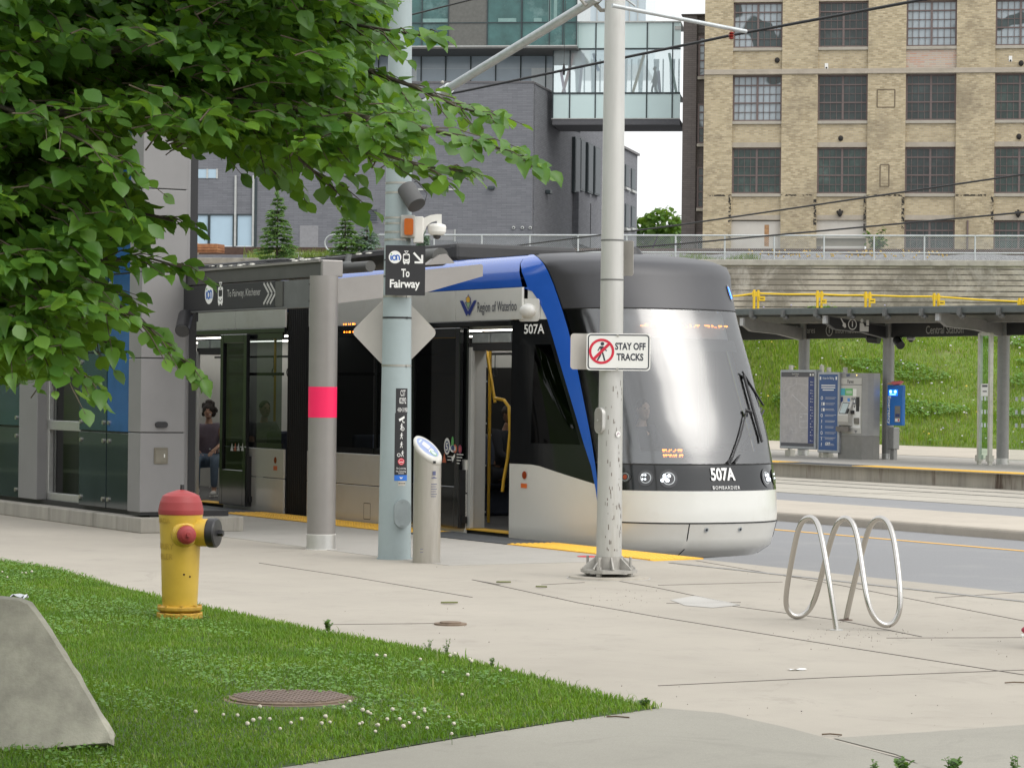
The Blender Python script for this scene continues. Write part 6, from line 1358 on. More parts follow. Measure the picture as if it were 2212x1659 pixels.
# emergency call box on the middle column
a=onY(1917.5,918.5,27.85); c=onY(1953.5,832,27.85); xm,zm_=(a.x+c.x)/2,(a.z+c.z)/2; w2=(c.x-a.x)/2; h2=(c.z-a.z)/2
w2*=.93; eb=thing('emergency_box','blue emergency call box with lit blue lamps mounted on the middle far column','call box',W(xm,27.85,zm_),RZ)
M_eb=M('emergency_blue',(.02,.155,.50),.4,var=.05); b=MB(); b.box(-w2,w2,-.05,.06,-h2,h2); b.build('housing',M_eb,eb,bevel=.02)
fr=FR((0,-.052,0),(1,0,0),(0,0,1)); b=MB(); f4=FR((-w2+.10,-.052,-.12),(0,0,-1),(1,0,0)); b.text(f4,0,0,'Emergency',.17,.003,0,'CENTER',1,.003,w=.72); b.build('emergency_lettering',M_letter,eb)
b=MB(); b.rect(fr,-w2+.08,w2-.18,h2-.27,h2-.12,.004,0); b.disc(fr,-w2+.16,h2-.17,.05,.04,.006,1); b.disc(fr,w2-.27,h2-.17,.055,.04,.006,1); b.rect(fr,-w2+.12,w2-.25,h2-.25,h2-.235,.006,1); b.build('blue_lamps',[EM('lamp_blue',(.01,.16,1.),1.6),EM('lamp_blue_core',(.25,.55,1.),3.)],eb)
b=MB(); b.rect(fr,.02,w2-.06,-h2+.08,-h2+.5,.004,0); b.rect(fr,.05,w2-.08,-h2+.22,-h2+.30,.006,1); b.rect(fr,.04,w2-.08,-h2+.10,-h2+.18,.006,2); b.disc(fr,w2-.13,-h2+.14,.03,.03,.008,3); b.build('speaker_panel',[M_fmd,M_navy,M_signwhite,M_red],eb)
o=thing('snack_bag','crumpled pink snack bag left on top of the emergency box','litter',W(xm,27.85,zm_+h2)); b=MB(); b.ball((.0,0,.05),.16,.08,.055,10); b.ball((-.14,0,.03),.1,.05,.03,8,1); b.ball((.1,0,.08),.1,.05,.035,8); b.build('bag',[M('bag_pink',(.60,.14,.15),.35,bump=1.,bs=18),M('bag_tan',(.45,.25,.12),.5)],o)
b=MB(); o=thing('conduit_box','grey conduit box at the foot of the middle far column','box',W(-29.2,28.,0),RZ); b.box(-.02,.2,-.1,.1,.28,.85); b.box(-.0,.17,-.06,.06,0,.28); b.build('box',M_fargrey,o,bevel=.02)
# glass wind screen at right
gs=thing('wind_screen','tall narrow glass wind screen with steel posts and white marker squares on the far platform','glass screen',W(-24.6,27.2),RZ)
a=onY(2115,1005,27.2).x+24.6; c=onY(2138,1006,27.2).x+24.6
M_sg=GLASS('screen_glass',(.62,.78,.70),1.5,.02)
for x in (a,c): b=MB(); b.box(x-.035,x+.035,-.05,.05,.0,3.2); b.box(x-.06,x+.06,-.08,.08,.1,.25); b.build('post',M_bpost,gs)
b=MB(); b.box(a,c,-.04,.04,3.14,3.22); b.build('top_rail',M_bpost,gs)
b=MB(); b.add([(a+.03,0,.15),(c-.03,0,.15),(c-.03,0,3.14),(a+.03,0,3.14)],[(0,1,2,3)]); b.build('glass_pane',M_sg,gs)
M_gp2=GLASS('screen_glass_clear',(.90,.94,.92),1.3,.02)
b=MB(); b.add([(c+.03,.6,.1),(5,.6,.1),(5,.6,2.4),(c+.03,.6,2.4)],[(0,1,2,3)]); b.build('glass_pane',M_gp2,gs)
M_frost=M('marker_frost',(.60,.66,.66),.6)
b=MB(); fr=FR((0,.59,0),(1,0,0),(0,0,1)); f0=FR((0,-.01,0),(1,0,0),(0,0,1))
for j,z in enumerate((1.62,1.30,.98)):
    for i in range(16): b.rect(fr,c+.22+i*.225,c+.31+i*.225,z-.05,z+.05,.002,0)
    for i in range(3): b.rect(f0,a+.06+i*.12,a+.13+i*.12,z-.05,z+.05,.002,0)
b.rect(f0,a+.05,c-.05,1.68,1.98,.003,1); b.rect(f0,a+.1,c-.1,1.9,1.95,.005,2); b.rect(f0,a+.12,c-.12,1.78,1.81,.005,2); b.each('marker_square',[M_frost,M_signwhite,M_mapd],gs)
# ================================================================== BRICK FACTORY (right)
M_bk=BRICK('yellow_brick',(.58,.485,.315),(.34,.27,.16),(.43,.375,.28),1.,w=.25,h=.085,ms=.013,stain=(.17,.14,.10),st=(.48,.70),stain2=(.50,.42,.27),bump=.6,sscale=.30)
M_bk2=BRICK('yellow_brick_spandrel',(.56,.47,.30),(.38,.305,.185),(.44,.385,.30),1.,w=.25,h=.085,ms=.013,stain=(.22,.18,.125),st=(.5,.8),stain2=(.50,.41,.27),bump=.5,sscale=.5)
M_bkr=BRICK('pinkish_brick',(.50,.30,.22),(.50,.42,.33),(.45,.42,.38),1.,w=.42,h=.115,ms=.02,st=(.6,.9),bump=.5)
M_sill=M('sill_stone',(.40,.37,.31),.9,var=.1,vs=3,dirt_or_sheen=(.28,.25,.2),ds=1.5); M_lint=M('lintel_concrete',(.40,.355,.29),.9,var=.1,vs=2,dirt_or_sheen=(.31,.27,.215),ds=.8)
M_frame=M('window_frame_brown',(.15,.112,.105),.6,var=.1)
def wpane(name,col,rough,spec=.5,vs=.7,var=.6): return M(name,col,rough,var=var,vs=vs,spec=spec)
M_pd=M('pane_dark',(.026,.038,.036),.08,var=.5,vs=.7,spec=.55,dirt_or_sheen=(.095,.12,.115),ds=.55); M_pg=M('pane_green',(.03,.055,.046),.08,var=.5,vs=.7,spec=.55,dirt_or_sheen=(.10,.14,.125),ds=.7);  # paler blotches paint wavy glass reflections into the pane colour
def sky_pane():
    m,t,p,oc=base('pane_painted_sky'); f=noise(t,.32,2,.5,oc,dist=.8); c=mixc(t,ramp(t,f,.55,.57),(.36,.41,.44),(.05,.07,.07)); t.links.new(c,p.inputs['Base Color']); p.inputs['Roughness'].default_value=.12; return m  # pale areas are reflected sky painted into the pane colour
M_pb=sky_pane(); M_pside=M('side_pane_dull',(.10,.115,.125),.5,var=.2,spec=.2)
M_tar=M('tar_band',(.025,.022,.02),.9,var=.3,vs=5)
def patchy():
    m,t,p,oc=base('tar_remnants'); p.inputs['Base Color'].default_value=(.03,.027,.024,1); p.inputs['Roughness'].default_value=.95
    t.links.new(ramp(t,noise(t,3.2,6,.75,oc),.50,.53),p.inputs['Alpha']); return m
M_tarp=patchy(); M_wblock=M('white_block',(.55,.52,.47),.9,var=.06,vs=1.,dirt_or_sheen=(.48,.44,.38),ds=.8); M_rustst=M('rust_stain',(.35,.20,.10),.9,var=.3,vs=6)
PB=D(1900,400,145); PB.z=0
bs=lambda u,v=400: onV(u,v,PB,EW)[0]; bz=lambda v,u=1900: onV(u,v,PB,EW)[1]
S0=bs(1519.5)
bf=thing('brick_factory','old yellow brick factory with multi-pane windows and white blocked openings','building',tuple(PB),-A9)
wx=[(bs(1580.5),bs(1687)),(bs(1764.5),bs(1872.5)),(bs(1954.5),bs(2063.5)),(bs(2147),bs(2256))]; p_=wx[3][0]-wx[2][0]; wx.append((wx[3][0]+p_,wx[3][1]+p_))
rows=[(bz(-154),bz(-56)),(bz(2.5),bz(101.5)),(bz(161),bz(261)),(bz(318.5),bz(418.5)),(bz(476),bz(577))]   # (top,bottom)
ZTOP=bz(-250); ZB0=ZT-.3
# piers
b=MB(); ed=[S0]+[q for a,c in wx for q in (a,c)]+[wx[-1][1]+3]
for i in range(0,len(ed),2): b.box(ed[i],ed[i+1],-.14,.6,ZB0,ZTOP)
b.box(S0,S0+.4,.6,14,ZB0,ZTOP); b.each('brick_pier',M_bk,bf)
# spandrels
b=MB(); b3=MB()
for i,(a,c) in enumerate(wx):
    zz_=[ZTOP]+[q for t,bt in rows for q in (t,bt)]+[ZB0]
    for j in range(0,len(zz_),2):
        (b3 if (i==2 and j in (4,)) else b).box(a,c,.0,.6,zz_[j+1],zz_[j])
b.each('brick_spandrel',M_bk2,bf); b3.build('brick_spandrel',M_bkr,bf)
b=MB(); b.box(S0,wx[-1][1]+3,-.19,-.13,bz(160),bz(149)); b.box(S0,wx[-1][1]+3,-.22,-.18,bz(160),bz(157)); b.build('stone_band',M_lint,bf,bevel=.01)
b=MB()
for i,(a,c) in enumerate(wx):
    for t,_ in rows[1:]: b.box(a+.005,c-.005,-.02,.01,t+.01,t+.27)
b.each('lintel',M_lint,bf)
b=MB()
for a,c in zip(ed[0::2],ed[1::2]): b.box(a,c,-.148,-.139,bz(424.5),bz(421))
for q in (wx[0][0],wx[1][0],wx[1][1],wx[2][0],wx[3][0]): b.box(q-.16,q-.01,-.147,-.139,bz(520) if q==wx[0][0] else bz(500),bz(424))
b.each('tar_mark',M_tarp,bf)
# windows
def factory_window(par,x0,x1,zb,zt,pane,deep=.2,cols=8,mats=None,y0=.0):
    w=MB(); y=y0+deep; fw=.09
    w.box(x0,x0+fw,y-.05,y+.05,zb,zt); w.box(x1-fw,x1,y-.05,y+.05,zb,zt); w.box(x0+fw,x1-fw,y-.05,y+.05,zt-fw,zt); w.box(x0+fw,x1-fw,y-.05,y+.05,zb,zb+fw)
    m=(x0+x1)/2; w.box(m-.055,m+.055,y-.06,y+.04,zb+fw,zt-fw); H_=zt-zb
    for f in (.40,.785): w.box(x0+fw,x1-fw,y-.045,y+.035,zb+H_*f-.035,zb+H_*f+.035)
    for f in (.20,.59): w.box(x0+fw,x1-fw,y-.02,y+.02,zb+H_*f-.014,zb+H_*f+.014)
    for sx in range(1,cols):
        if sx==cols//2: continue
        x=x0+(x1-x0)*sx/cols; w.box(x-.013,x+.013,y-.02,y+.02,zb+fw,zt-fw)
    o=w.build('window',M_frame,par); g=MB(); g.add([(x0+.02,y+.03,zb+.02),(x1-.02,y+.03,zb+.02),(x1-.02,y+.03,zt-.02),(x0+.02,y+.03,zt-.02)],[(0,1,2,3)]); g.build('glass_pane',pane,o)
    s=MB(); s.box(x0-.02,x1+.02,y0-.10,y0+deep+.02,zb-.17,zb-.005); s.build('sill',M_sill,o,bevel=.01); return o
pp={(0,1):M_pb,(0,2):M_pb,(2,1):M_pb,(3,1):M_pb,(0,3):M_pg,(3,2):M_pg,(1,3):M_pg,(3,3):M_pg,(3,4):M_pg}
for i,(a,c) in enumerate(wx):
    for j,(t,bt) in enumerate(rows):
        if j==4 and i<2: continue
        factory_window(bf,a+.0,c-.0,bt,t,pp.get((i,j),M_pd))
# blocked openings
a,c=wx[0]; b=MB(); b.box(a,c,.1,.3,ZB0,bz(478)); b.rect(FR((0,.098,0),(1,0,0),(0,0,1)),bs(1652),bs(1662),bz(533),bz(486),.002,1); b.build('blocked_opening',[M_wblock,M_rustst],bf)
a,c=wx[1]; b=MB(); b.box(a,c,.1,.3,bz(509),bz(476)); b.box(a,c,.35,.4,bz(532),bz(509),1); b.box(a+.25,c-.1,.15,.3,ZB0,bz(533)); b.box(a,c,.02,.2,bz(515),bz(508)); b.each('blocked_opening',[M_wblock,M_sill],bf)
# wall fittings: dark vents, lamp brackets, floodlight
for u,v,k_ in ((1676,129,0),(1782.6,142.5,1),(1815,299,0),(1815,458,2),(2203,140,0),(2180,130,1),(2200,297,0),(2200,459,2)):
    x,z=bs(u),bz(v); b=MB()
    if k_==2: b.cyl((x-.18,-.1,z),(x+.18,-.1,z),.06,n=8); b.cyl((x,-.1,z+.14),(x,-.1,z-.28),.05,n=8); b.ball((x,-.14,z-.1),.14,.12,.16,8)
    elif k_==1: b.box(x-.09,x+.09,-.02,.02,z-.15,z+.15); b.disc(FR((x,-.03,z-.1),(1,0,0),(0,0,1)),0,0,.05,.05,.0,1)
    else: b.ball((x,-.03,z),.14,.1,.16,10)
    b.build('wall_vent' if k_!=2 else 'wall_lamp',[M_tar if k_!=1 else M_signwhite,M_tar],bf)
b=MB(); x=bs(2063+ (2147-2063)*.62); x=bs(2091); b.cyl((x,-.17,ZB0),(x,-.17,bz(477)),.05,n=8); b.build('drain_pipe',M_frame,bf)
b=MB(); fr=FR((0,-.145,0),(1,0,0),(0,0,1)); rr=random.Random(12)
for u0,u1,v0,v1 in ((1893,1931,195,233),(1901,1920,357,404)):
    for (ua,va),(ub,vb) in (((u0,v0),(u1,v0)),((u1,v0),(u1,v1)),((u1,v1),(u0,v1)),((u0,v1),(u0,v0))): b.stroke(fr,[(bs(ua),bz(va)),(bs(ub),bz(vb))],.07,.002)
b.build('filled_opening_outline',M('mortar_dark',(.17,.135,.09),.95,var=.3),bf)
# ------------------------------------------------------------------ dark brown wing, left of the factory, set back
M_bw=BRICK('dark_brown_brick',(.125,.107,.10),(.15,.13,.12),(.10,.088,.083),1.,w=.42,h=.115,ms=.014,st=(.6,.95),bump=.4)
wg=thing('brown_brick_wing','dark brown painted brick wing between the glass bridge and the yellow factory','building',tuple(PB),-A9)
x0=bs(1467.5); x1=S0+2; yb2=1.6
b=MB(); b.box(x0,bs(1497),yb2-.25,12,ZB0,bz(22)); b.box(bs(1497),S0+6,yb2+.0,12,ZB0,bz(22)); b.each('wall',M_bw,wg)
b=MB(); b.box(x0-.12,S0+6,yb2-.35,12.1,bz(22),bz(19)); b.box(bs(1497),S0+5,yb2-.06,yb2,bz(60),bz(52)); b.each('cornice',M('wing_cap',(.10,.09,.085),.8),wg)
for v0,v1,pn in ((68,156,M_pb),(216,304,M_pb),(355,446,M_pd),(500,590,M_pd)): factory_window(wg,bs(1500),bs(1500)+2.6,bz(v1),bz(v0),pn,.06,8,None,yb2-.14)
# ------------------------------------------------------------------ GLASS BRIDGE
M_frosted=M('bridge_frosted_glass',(.64,.80,.79),.12,var=.04,vs=.3,spec=.6); M_mull=M('mullion_dark',(.045,.06,.065),.5,.3); M_cap=M('metal_cap_pale',(.48,.49,.47),.5,.3); M_soff=M('soffit_dark',(.12,.12,.13),.7)
M_bg=GLASS('bridge_clear_glass',(.80,.88,.89),1.5,.02,opac=.36,base_col=(.70,.82,.84))
E7=V((math.cos(R(7)),-math.sin(R(7)),0)); N7=V((math.sin(R(7)),math.cos(R(7)),0))
PBr=D(1330,150,153); PBr.z=0
gs_=lambda u: onV(u,150,PBr,E7)[0]; gz_=lambda v: onV(1330,v,PBr,E7)[1]
br=thing('glass_bridge','pale glass skybridge with coloured struts joining the dark building to the factory','bridge',tuple(PBr),-R(7))
xa,xb=gs_(1194.8),gs_(1470)
b=MB(); b.box(xa,xb,.02,.06,gz_(106),gz_(50)); b.box(xa,xb,.02,.06,gz_(256),gz_(203)); b.each('frosted_panel',M_frosted,br)
b=MB(); b.add([(xa,.03,gz_(202)),(xb,.03,gz_(202)),(xb,.03,gz_(107)),(xa,.03,gz_(107))],[(0,1,2,3)]); b.build('clear_glass',M_bg,br)
b=MB()
for u in (1195,1231.4,1286.7,1342,1397.4,1452.7): x=gs_(u); b.box(x-.035,x+.035,-.03,.02,gz_(257),gz_(50))
for v in (106.5,202): b.box(xa,xb,-.025,.019,gz_(v)-.05,gz_(v)+.05)
b.each('mullion',M_mull,br)
b=MB(); b.box(xa-.1,xb,-.1,4.,gz_(50),gz_(47)); b.box(xa-.06,xb,-.06,.05,gz_(258),gz_(256)); b.each('roof_cap',M_cap,br)
b=MB(); b.box(xa,xb,-.02,4.,gz_(270),gz_(258)); b.build('soffit',M_soff,br)
b=MB(); b.box(xa,xb,.1,3.9,gz_(201)-.15,gz_(201)-.05); b.box(xa,xb,3.7,3.8,gz_(203),gz_(196)); b.each('deck',M_cap,br)
M_bgb=LEAF('bridge_back_glass',[(.72,.80,.82),(.66,.75,.80),(.78,.82,.83)],.4,.6,.3)
b=MB()
for k in range(16):
    x=xa+.5+k*.46; b.add([(x,3.6,gz_(201)),(x+.2,3.6,gz_(201)),(x+.27,3.6,gz_(112)),(x-.07,3.6,gz_(112))],[(0,1,2,3)]) if k%2 else b.box(x,x+.07,3.55,3.6,gz_(201),gz_(112))
b.each('rear_mullion',M_bgb,br)
for (u0,v0),(u1,v1),c in (((1212,201),(1236,110),(.50,.13,.12)),((1208,150),(1218,201),(.5,.25,.42)),((1364,200),(1389,112),(.50,.38,.16)),((1443,112),(1460,201),(.20,.45,.36)),((1278,112),(1290,150),(.16,.28,.5)),((1256,112),(1248,201),(.5,.45,.55)),((1420,150),(1424,201),(.35,.3,.45))):
    b=MB(); b.beam((gs_(u0),.9,gz_(v0)),(gs_(u1),.9,gz_(v1)),.15,.15,up=(0,1,0)); b.build('coloured_strut',LEAF('bridge_strut_%d'%int(c[0]*100+c[2]*1000),[tuple(min(.95,q*1.5) for q in c)]*2,.5,.45),br)
b=MB(); b.box(gs_(1452.7)+.1,gs_(1470),-.04,.02,gz_(66),gz_(58)); b.build('bridge_vent',M_cap,br)
# ------------------------------------------------------------------ DARK GREY BRICK BUILDING (left centre)
M_gb=BRICK('grey_brick',(.195,.20,.218),(.155,.16,.176),(.135,.138,.15),1.,w=.55,h=.10,ms=.012,stain=(.14,.142,.155),st=(.6,.9),stain2=(.20,.205,.22),bump=.35,sscale=.12)
PGc=D(1151,300,150); PGc.z=0
qs=lambda u: onV(u,300,PGc,E7)[0]; qz=lambda v: onV(1000,v,PGc,E7)[1]
gb=thing('grey_brick_building','wide dark grey brick building with a blue-grey window band and spruces in front','building',tuple(PGc),-R(7))
ztp=qz(180); xl=qs(330)
wins_g=[(qs(409),qs(452.),qz(534),qz(465)),(qs(455),qs(510),qz(534),qz(465)),(qs(514),qs(547),qz(534),qz(465))]
# front wall pieced around the low windows
b=MB(); zlo,zhi=qz(535),qz(465)
b.box(xl,0,0,.5,zhi,ztp); b.box(qs(556),0,0,.5,ZB0,zhi); b.box(xl,qs(556),.0,.5,ZB0,zlo); b.box(xl,qs(409),0,.5,zlo,zhi); b.each('front_wall',M_gb,gb)
M_sky=M('pane_pale_blue',(.42,.56,.66),.12,var=.05,vs=.3)
for a,c,z0,z1 in wins_g:
    w=MB(); w.box(a-.06,a+.03,-.02,.1,z0,z1); w.box(c-.03,c+.06,-.02,.1,z0,z1); w.box(a,c,-.02,.1,z1-.06,z1+.02); o=w.build('window',M_mull,gb); g=MB(); g.box(a+.03,c-.03,.05,.1,z0,z1-.06); g.build('glass_pane',M_sky,o)
b=MB()
for u in (510.5,549): b.box(qs(u)-.05,qs(u)+.06,-.10,-.02,qz(535),qz(380))
b.each('down_pipe',M_cap,gb); b=MB(); b.box(qs(551),qs(557),-.05,.2,qz(535),qz(385)); b.box(qs(505),qs(509),-.05,.0,qz(535),qz(465)); b.each('dark_reveal',M_mull,gb)
w=MB(); w.box(qs(428),qs(471),-.03,.02,qz(386),qz(367)); o=w.build('window',M_sky,gb); w=MB(); 
for u in (427,449,470): w.box(qs(u)-.05,qs(u)+.05,-.06,.0,qz(387),qz(366))
w.build('frame',M_cap,o)
# louvre, recess, lights, vents on the front wall
b=MB(); x0,x1,z0,z1=qs(773),qs(817),qz(478),qz(452); b.box(x0-.08,x1+.08,-.05,.0,z0-.08,z1+.08,0)
for k_ in range(6): b.box(x0,x1,-.07,-.05,z0+(z1-z0)*k_/6,z0+(z1-z0)*(k_+.55)/6,1)
b.build('louvre',[M_gb,M_mull],gb)
b=MB(); b.box(qs(650),qs(690),-.02,.0,qz(536),qz(489),0); b.box(qs(920),qs(985),-.03,.0,qz(520),qz(497),0); b.box(qs(984),qs(986.5),-.08,.0,qz(522),qz(496),1); b.each('pale_panel',[M('panel_grey',(.26,.26,.27),.8),M_cap],gb)
b=MB(); b.box(qs(895),qs(985),-.06,.0,qz(412),qz(408)); b.build('ledge',M_cap,gb)
for u,v in ((1063,406),): b=MB(); x,z=qs(u),qz(v); b.box(x-.18,x+.18,-.16,0,z-.1,z+.08); b.build('wall_lamp',M_mull,gb,bevel=.03)
for u in (1112,1131,1148): b=MB(); x,z=qs(u),qz(492); b.lathe([(.09,0),(.09,.12),(.05,.13)],14,o=(x,0,z),ax=(0,-1,0)); b.cyl((x,-.13,z),(x,-.14,z),.045,n=10,m=1); b.build('wall_vent',[M_cap,M_mull],gb)
b=MB(); b.box(xl,.03,-.05,.6,ztp,ztp+.1); b.build('parapet_cap',M('cap_grey',(.13,.125,.13),.6),gb)
# right return wall (receding)
sd_=ray(2400,858); sdir=V((sd_.x,sd_.y,0)).normalized(); lo=V((sdir.dot(E7),sdir.dot(N7),0)); Ls=33.; M2=V((lo.y,-lo.x,0))
f5=(V((0,0,0)),lo,V((0,0,1)),M2)     # frame of the return wall: x along it, y up, h outwards (towards the street)
rw=lambda u,v: onV(u,v,PGc,sdir)
b=MB(); b.fbox(f5,.5,24.,ZB0,ztp-.02,-4,0); b.fbox(f5,24.,Ls,ZB0,rw(1360,331)[1],-4,.15); b.each('side_wall',M_gb,gb)
b=MB(); b.fbox(f5,.5,24,ztp-.02,ztp+.08,-.6,.05); b.fbox(f5,24,Ls+.1,rw(1360,331)[1],rw(1360,331)[1]+.15,-.6,.3); b.build('parapet_cap',M('cap_grey2',(.14,.135,.14),.6),gb)
for u0,u1,v0,v1,mt in ((1236,1246,296,420,M_mull),(1248,1257,300,415,M_pd),(1264,1274,308,420,M_pd),(1279,1290,316,425,M_pd),(1238,1250,415,530,M_gb),(1251,1262,430,535,M_gb),(1265,1276,440,540,M_gb),(1345,1352.5,355,408,M_pd),(1358,1366,364,414,M_pd),(1345,1352.5,440,495,M_pd),(1358,1366,445,495,M_pd),(1150.5,1150.6,0,1,None)):
    if mt is None: continue
    s0,za=rw(u0,v0); s1,zb2=rw(u1,v1); z1=za; z0=zb2
    if mt is M_pd or mt is M_mull:
        w=MB(); w.fbox(f5,s0,s1,z0,z1,.0,.2,0); o=w.build('window',M_mull,gb); g=MB(); g.fbox(f5,s0+.15,s1-.15,z0+.1,z1-.1,.2,.22); g.build('glass_pane',M_pside,o); (lambda g:(g.fbox(f5,s0-.1,s1+.1,z0-.15,z0,.0,.3),g.build('sill',M_cap,o)))(MB()) if u0>1300 else None
    else: w=MB(); w.fbox(f5,s0,s1,z0,z1,0,.35); w.build('brick_box',M_gb,gb)
for u,v in ((1180,415),(1250,440)):
    s,z=rw(u,v); w=MB(); w.fbox(f5,s-.3,s+.3,z-.12,z+.1,0,.3); w.build('wall_lamp',M_mull,gb,bevel=.04)
for u,v in ((1205,270),(1226,280)):
    s,z=rw(u,v); w=MB(); w.beam(fp(f5,s,z,0),fp(f5,s,z+.1,.9),.06,.06); w.beam(fp(f5,s,z,.2),fp(f5,s+.8,z-.1,.6),.06,.06); w.build('bracket',M_mull,gb)
# blue-grey window band above the parapet, set back
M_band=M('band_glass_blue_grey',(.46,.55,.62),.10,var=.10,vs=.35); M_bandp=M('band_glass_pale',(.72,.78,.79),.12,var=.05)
dz=6.; PB3=PGc+N7*dz
us=lambda u: onV(u,150,PB3,E7)[0]; uz=lambda v: onV(1000,v,PB3,E7)[1]
b=MB(); b.box(us(500),us(1196),dz,dz+.3,ztp-1,uz(112)); b.build('window_band',M_band,gb)
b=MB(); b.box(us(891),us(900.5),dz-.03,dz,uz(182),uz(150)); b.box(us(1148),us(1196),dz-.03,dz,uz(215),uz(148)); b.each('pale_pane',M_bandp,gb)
b=MB(); b.box(us(900.5),us(1190),dz-.028,dz-.0,uz(149),uz(148.2)); b.build('painted_reflection_line',M_bandp,gb)  # thin pale strip painting a reflection onto the glass band
b=MB()
for u in (818,871,910,963,1017,1071,1125,1179): b.box(us(u)-.035,us(u)+.035,dz-.07,dz-.03,ztp-1,uz(112))
b.box(us(500),us(1196),dz-.06,dz,uz(119),uz(112)); b.each('mullion',M_mull,gb)
# overhanging green glass block
M_gg=M('block_glass_green',(.05,.13,.125),.09,var=.5,vs=.42,dirt_or_sheen=(.20,.33,.32),ds=.55); M_gg2=M('block_glass_brown',(.12,.12,.108),.1,var=.15)
d3=2.5; PB4=PGc+N7*d3; cs=lambda u: onV(u,60,PB4,E7)[0]; cz=lambda v: onV(1000,v,PB4,E7)[1]
b=MB(); b.box(cs(500),cs(1246.5),d3,d3+8,cz(100),cz(-120)); b.build('glass_block',M_gg,gb)
b=MB(); b.box(cs(970),cs(1052),d3-.04,d3-.0,cz(100),cz(-40)); b.build('brown_panel',M_gg2,gb)
b=MB()
for u in (912,969,1053,1127,1216.5,1246): b.box(cs(u)-.03,cs(u)+.03,d3-.09,d3-.04,cz(100),cz(-120))
for u in (1072+0,): pass
for u in (864,1157-29,1187): b.box(cs(u)-.03,cs(u)+.03,d3-.08,d3-.04,cz(100),cz(-120))
b.box(cs(500),cs(1246.5),d3-.08,d3-.04,cz(51.5),cz(49.5)); b.each('mullion',M_mull,gb)
b=MB()
for u0,u1 in ((911,968),(1076,1115),(1153,1170),(1201,1214)): b.box(cs(u0),cs(u1),d3-.03,d3,cz(49),cz(41))
b.box(cs(1184),cs(1190),d3-.03,d3,cz(49),cz(0)); b.box(cs(1196),cs(1203),d3-.03,d3,cz(49),cz(0)); b.each('pale_sill_panel',M('pale_green_panel',(.20,.33,.31),.3),gb)
b=MB(); b.box(cs(500),cs(1247.5),d3-.15,d3-.0,cz(102.5),cz(100)); b.build('white_edge_trim',M_cap,gb); b=MB(); b.box(cs(500),cs(1247),d3-.12,d3+8,cz(106),cz(102.5)); b.build('block_soffit',M('block_soffit_grey',(.16,.16,.15),.7),gb)
# pale tower far behind
PT=D(1350,20,230); PT.z=0; o=thing('pale_glass_tower','pale blue glass tower far behind the skybridge','building',tuple(PT),-R(7)); ts_=lambda u: onV(u,20,PT,E7)[0]; tz=lambda v: onV(1350,v,PT,E7)[1]
b=MB(); b.box(ts_(1230),ts_(1395),0,12,tz(140),tz(-60)); b.build('curtain_wall',M('tower_glass',(.50,.58,.62),.15,var=.05,vs=.2),o)
b=MB()
for u in (1290,1310,1330,1360,1378): b.box(ts_(u)-.04,ts_(u)+.04,-.08,0,tz(80),tz(-60))
b.each('mullion',M_cap,o)
# ================================================================== TERRACE: spruces, planter, iron machine, boulder
M_spr=[LEAF('spruce_green',[(.085,.17,.06),(.12,.22,.075),(.16,.27,.09)],.7,.2,.2),LEAF('spruce_blue',[(.14,.21,.18),(.18,.26,.22),(.24,.31,.26)],.7,.2,.2)]
def spruce(label,u,vt,vb,Y,wpx,mt,seed):
    rr=random.Random(seed); P=D(u,vb,Y); s=Y/FPX; H_=(vb-vt)*s; Rm=wpx*s/2; o=thing('spruce_tree',label,'tree',P,0,'young spruces on the railway terrace')
    b=MB(); b.tube([(0,0,-.1),(.01,0,H_*.5),(0,0,H_)],[.05,.03,.008],n=8); pos=[];dr=[]
    nt_=max(8,int(H_/.155))
    for k in range(nt_):
        f=k/nt_; z=H_*(.03+.95*f); r_=Rm*(1-f)**.8*rr.uniform(.75,1.1)+.05
        for j in range(9 if f<.7 else 6):
            a=rr.uniform(0,6.28); l=r_*rr.uniform(.6,1.12); e=V((math.cos(a)*l,math.sin(a)*l,z-.22*l+.1*l*l)); q0=V((0,0,z)); b.tube([q0,e],[.012,.004],n=4,caps=False)
            m_=int(12+36*l)
            for i in range(m_):
                t=rr.uniform(.12,1.); q=q0+(e-q0)*t; da=a+rr.choice((-1,1))*rr.uniform(.3,1.1); pos.append(tuple(q)); dr.append((math.cos(da),math.sin(da),rr.uniform(-.5,.35)))
    for i in range(40): pos.append((0,0,H_*(.85+.15*rr.random()))); dr.append((rr.gauss(0,.4),rr.gauss(0,.4),1))
    b.build('trunk',M_bark,o); n=len(pos); leaves('crown',np.array(pos),np.array(dr),RNG.normal(0,.5,(n,3))+np.array([0,-.2,1.]),RNG.uniform(.13,.24,n),M_spr[mt],o,.34)
spruce('tall green spruce on the terrace, leftmost of the spruces',598,418,557,101.5,92,0,1)
spruce('mid-sized green spruce on the terrace beside the blue spruce',745,462,556,101.8,86,0,2)
spruce('bluish spruce on the terrace directly left of the grey sign pole',792,487,556,102.2,84,1,3)
spruce('small bluish spruce top seen between the grey pole and the dome camera',914,505,556,101.8,26,1,4)
M_plw=M('planter_wood',(.30,.125,.055),.75,var=.25,vs=6,streak=False,dirt_or_sheen=(.40,.20,.09),ds=3)
P=D(450,546,103); o=thing('wooden_planter','reddish brown wooden planter box on the terrace by the kiosk pillar','planter',P,R(-14)); s=103/FPX
b=MB(); b.box(-27*s,27*s,-.3,.5,0,.10*1); 
for k_ in range(2): b.box(-27*s,27*s,-.3,.5,.02+k_*.155,.165+k_*.155)
b.build('box',M_plw,o,bevel=.01); b=MB(); b.box(-24*s,24*s,-.25,.45,.28,.325); b.build('soil',M_soil,o)
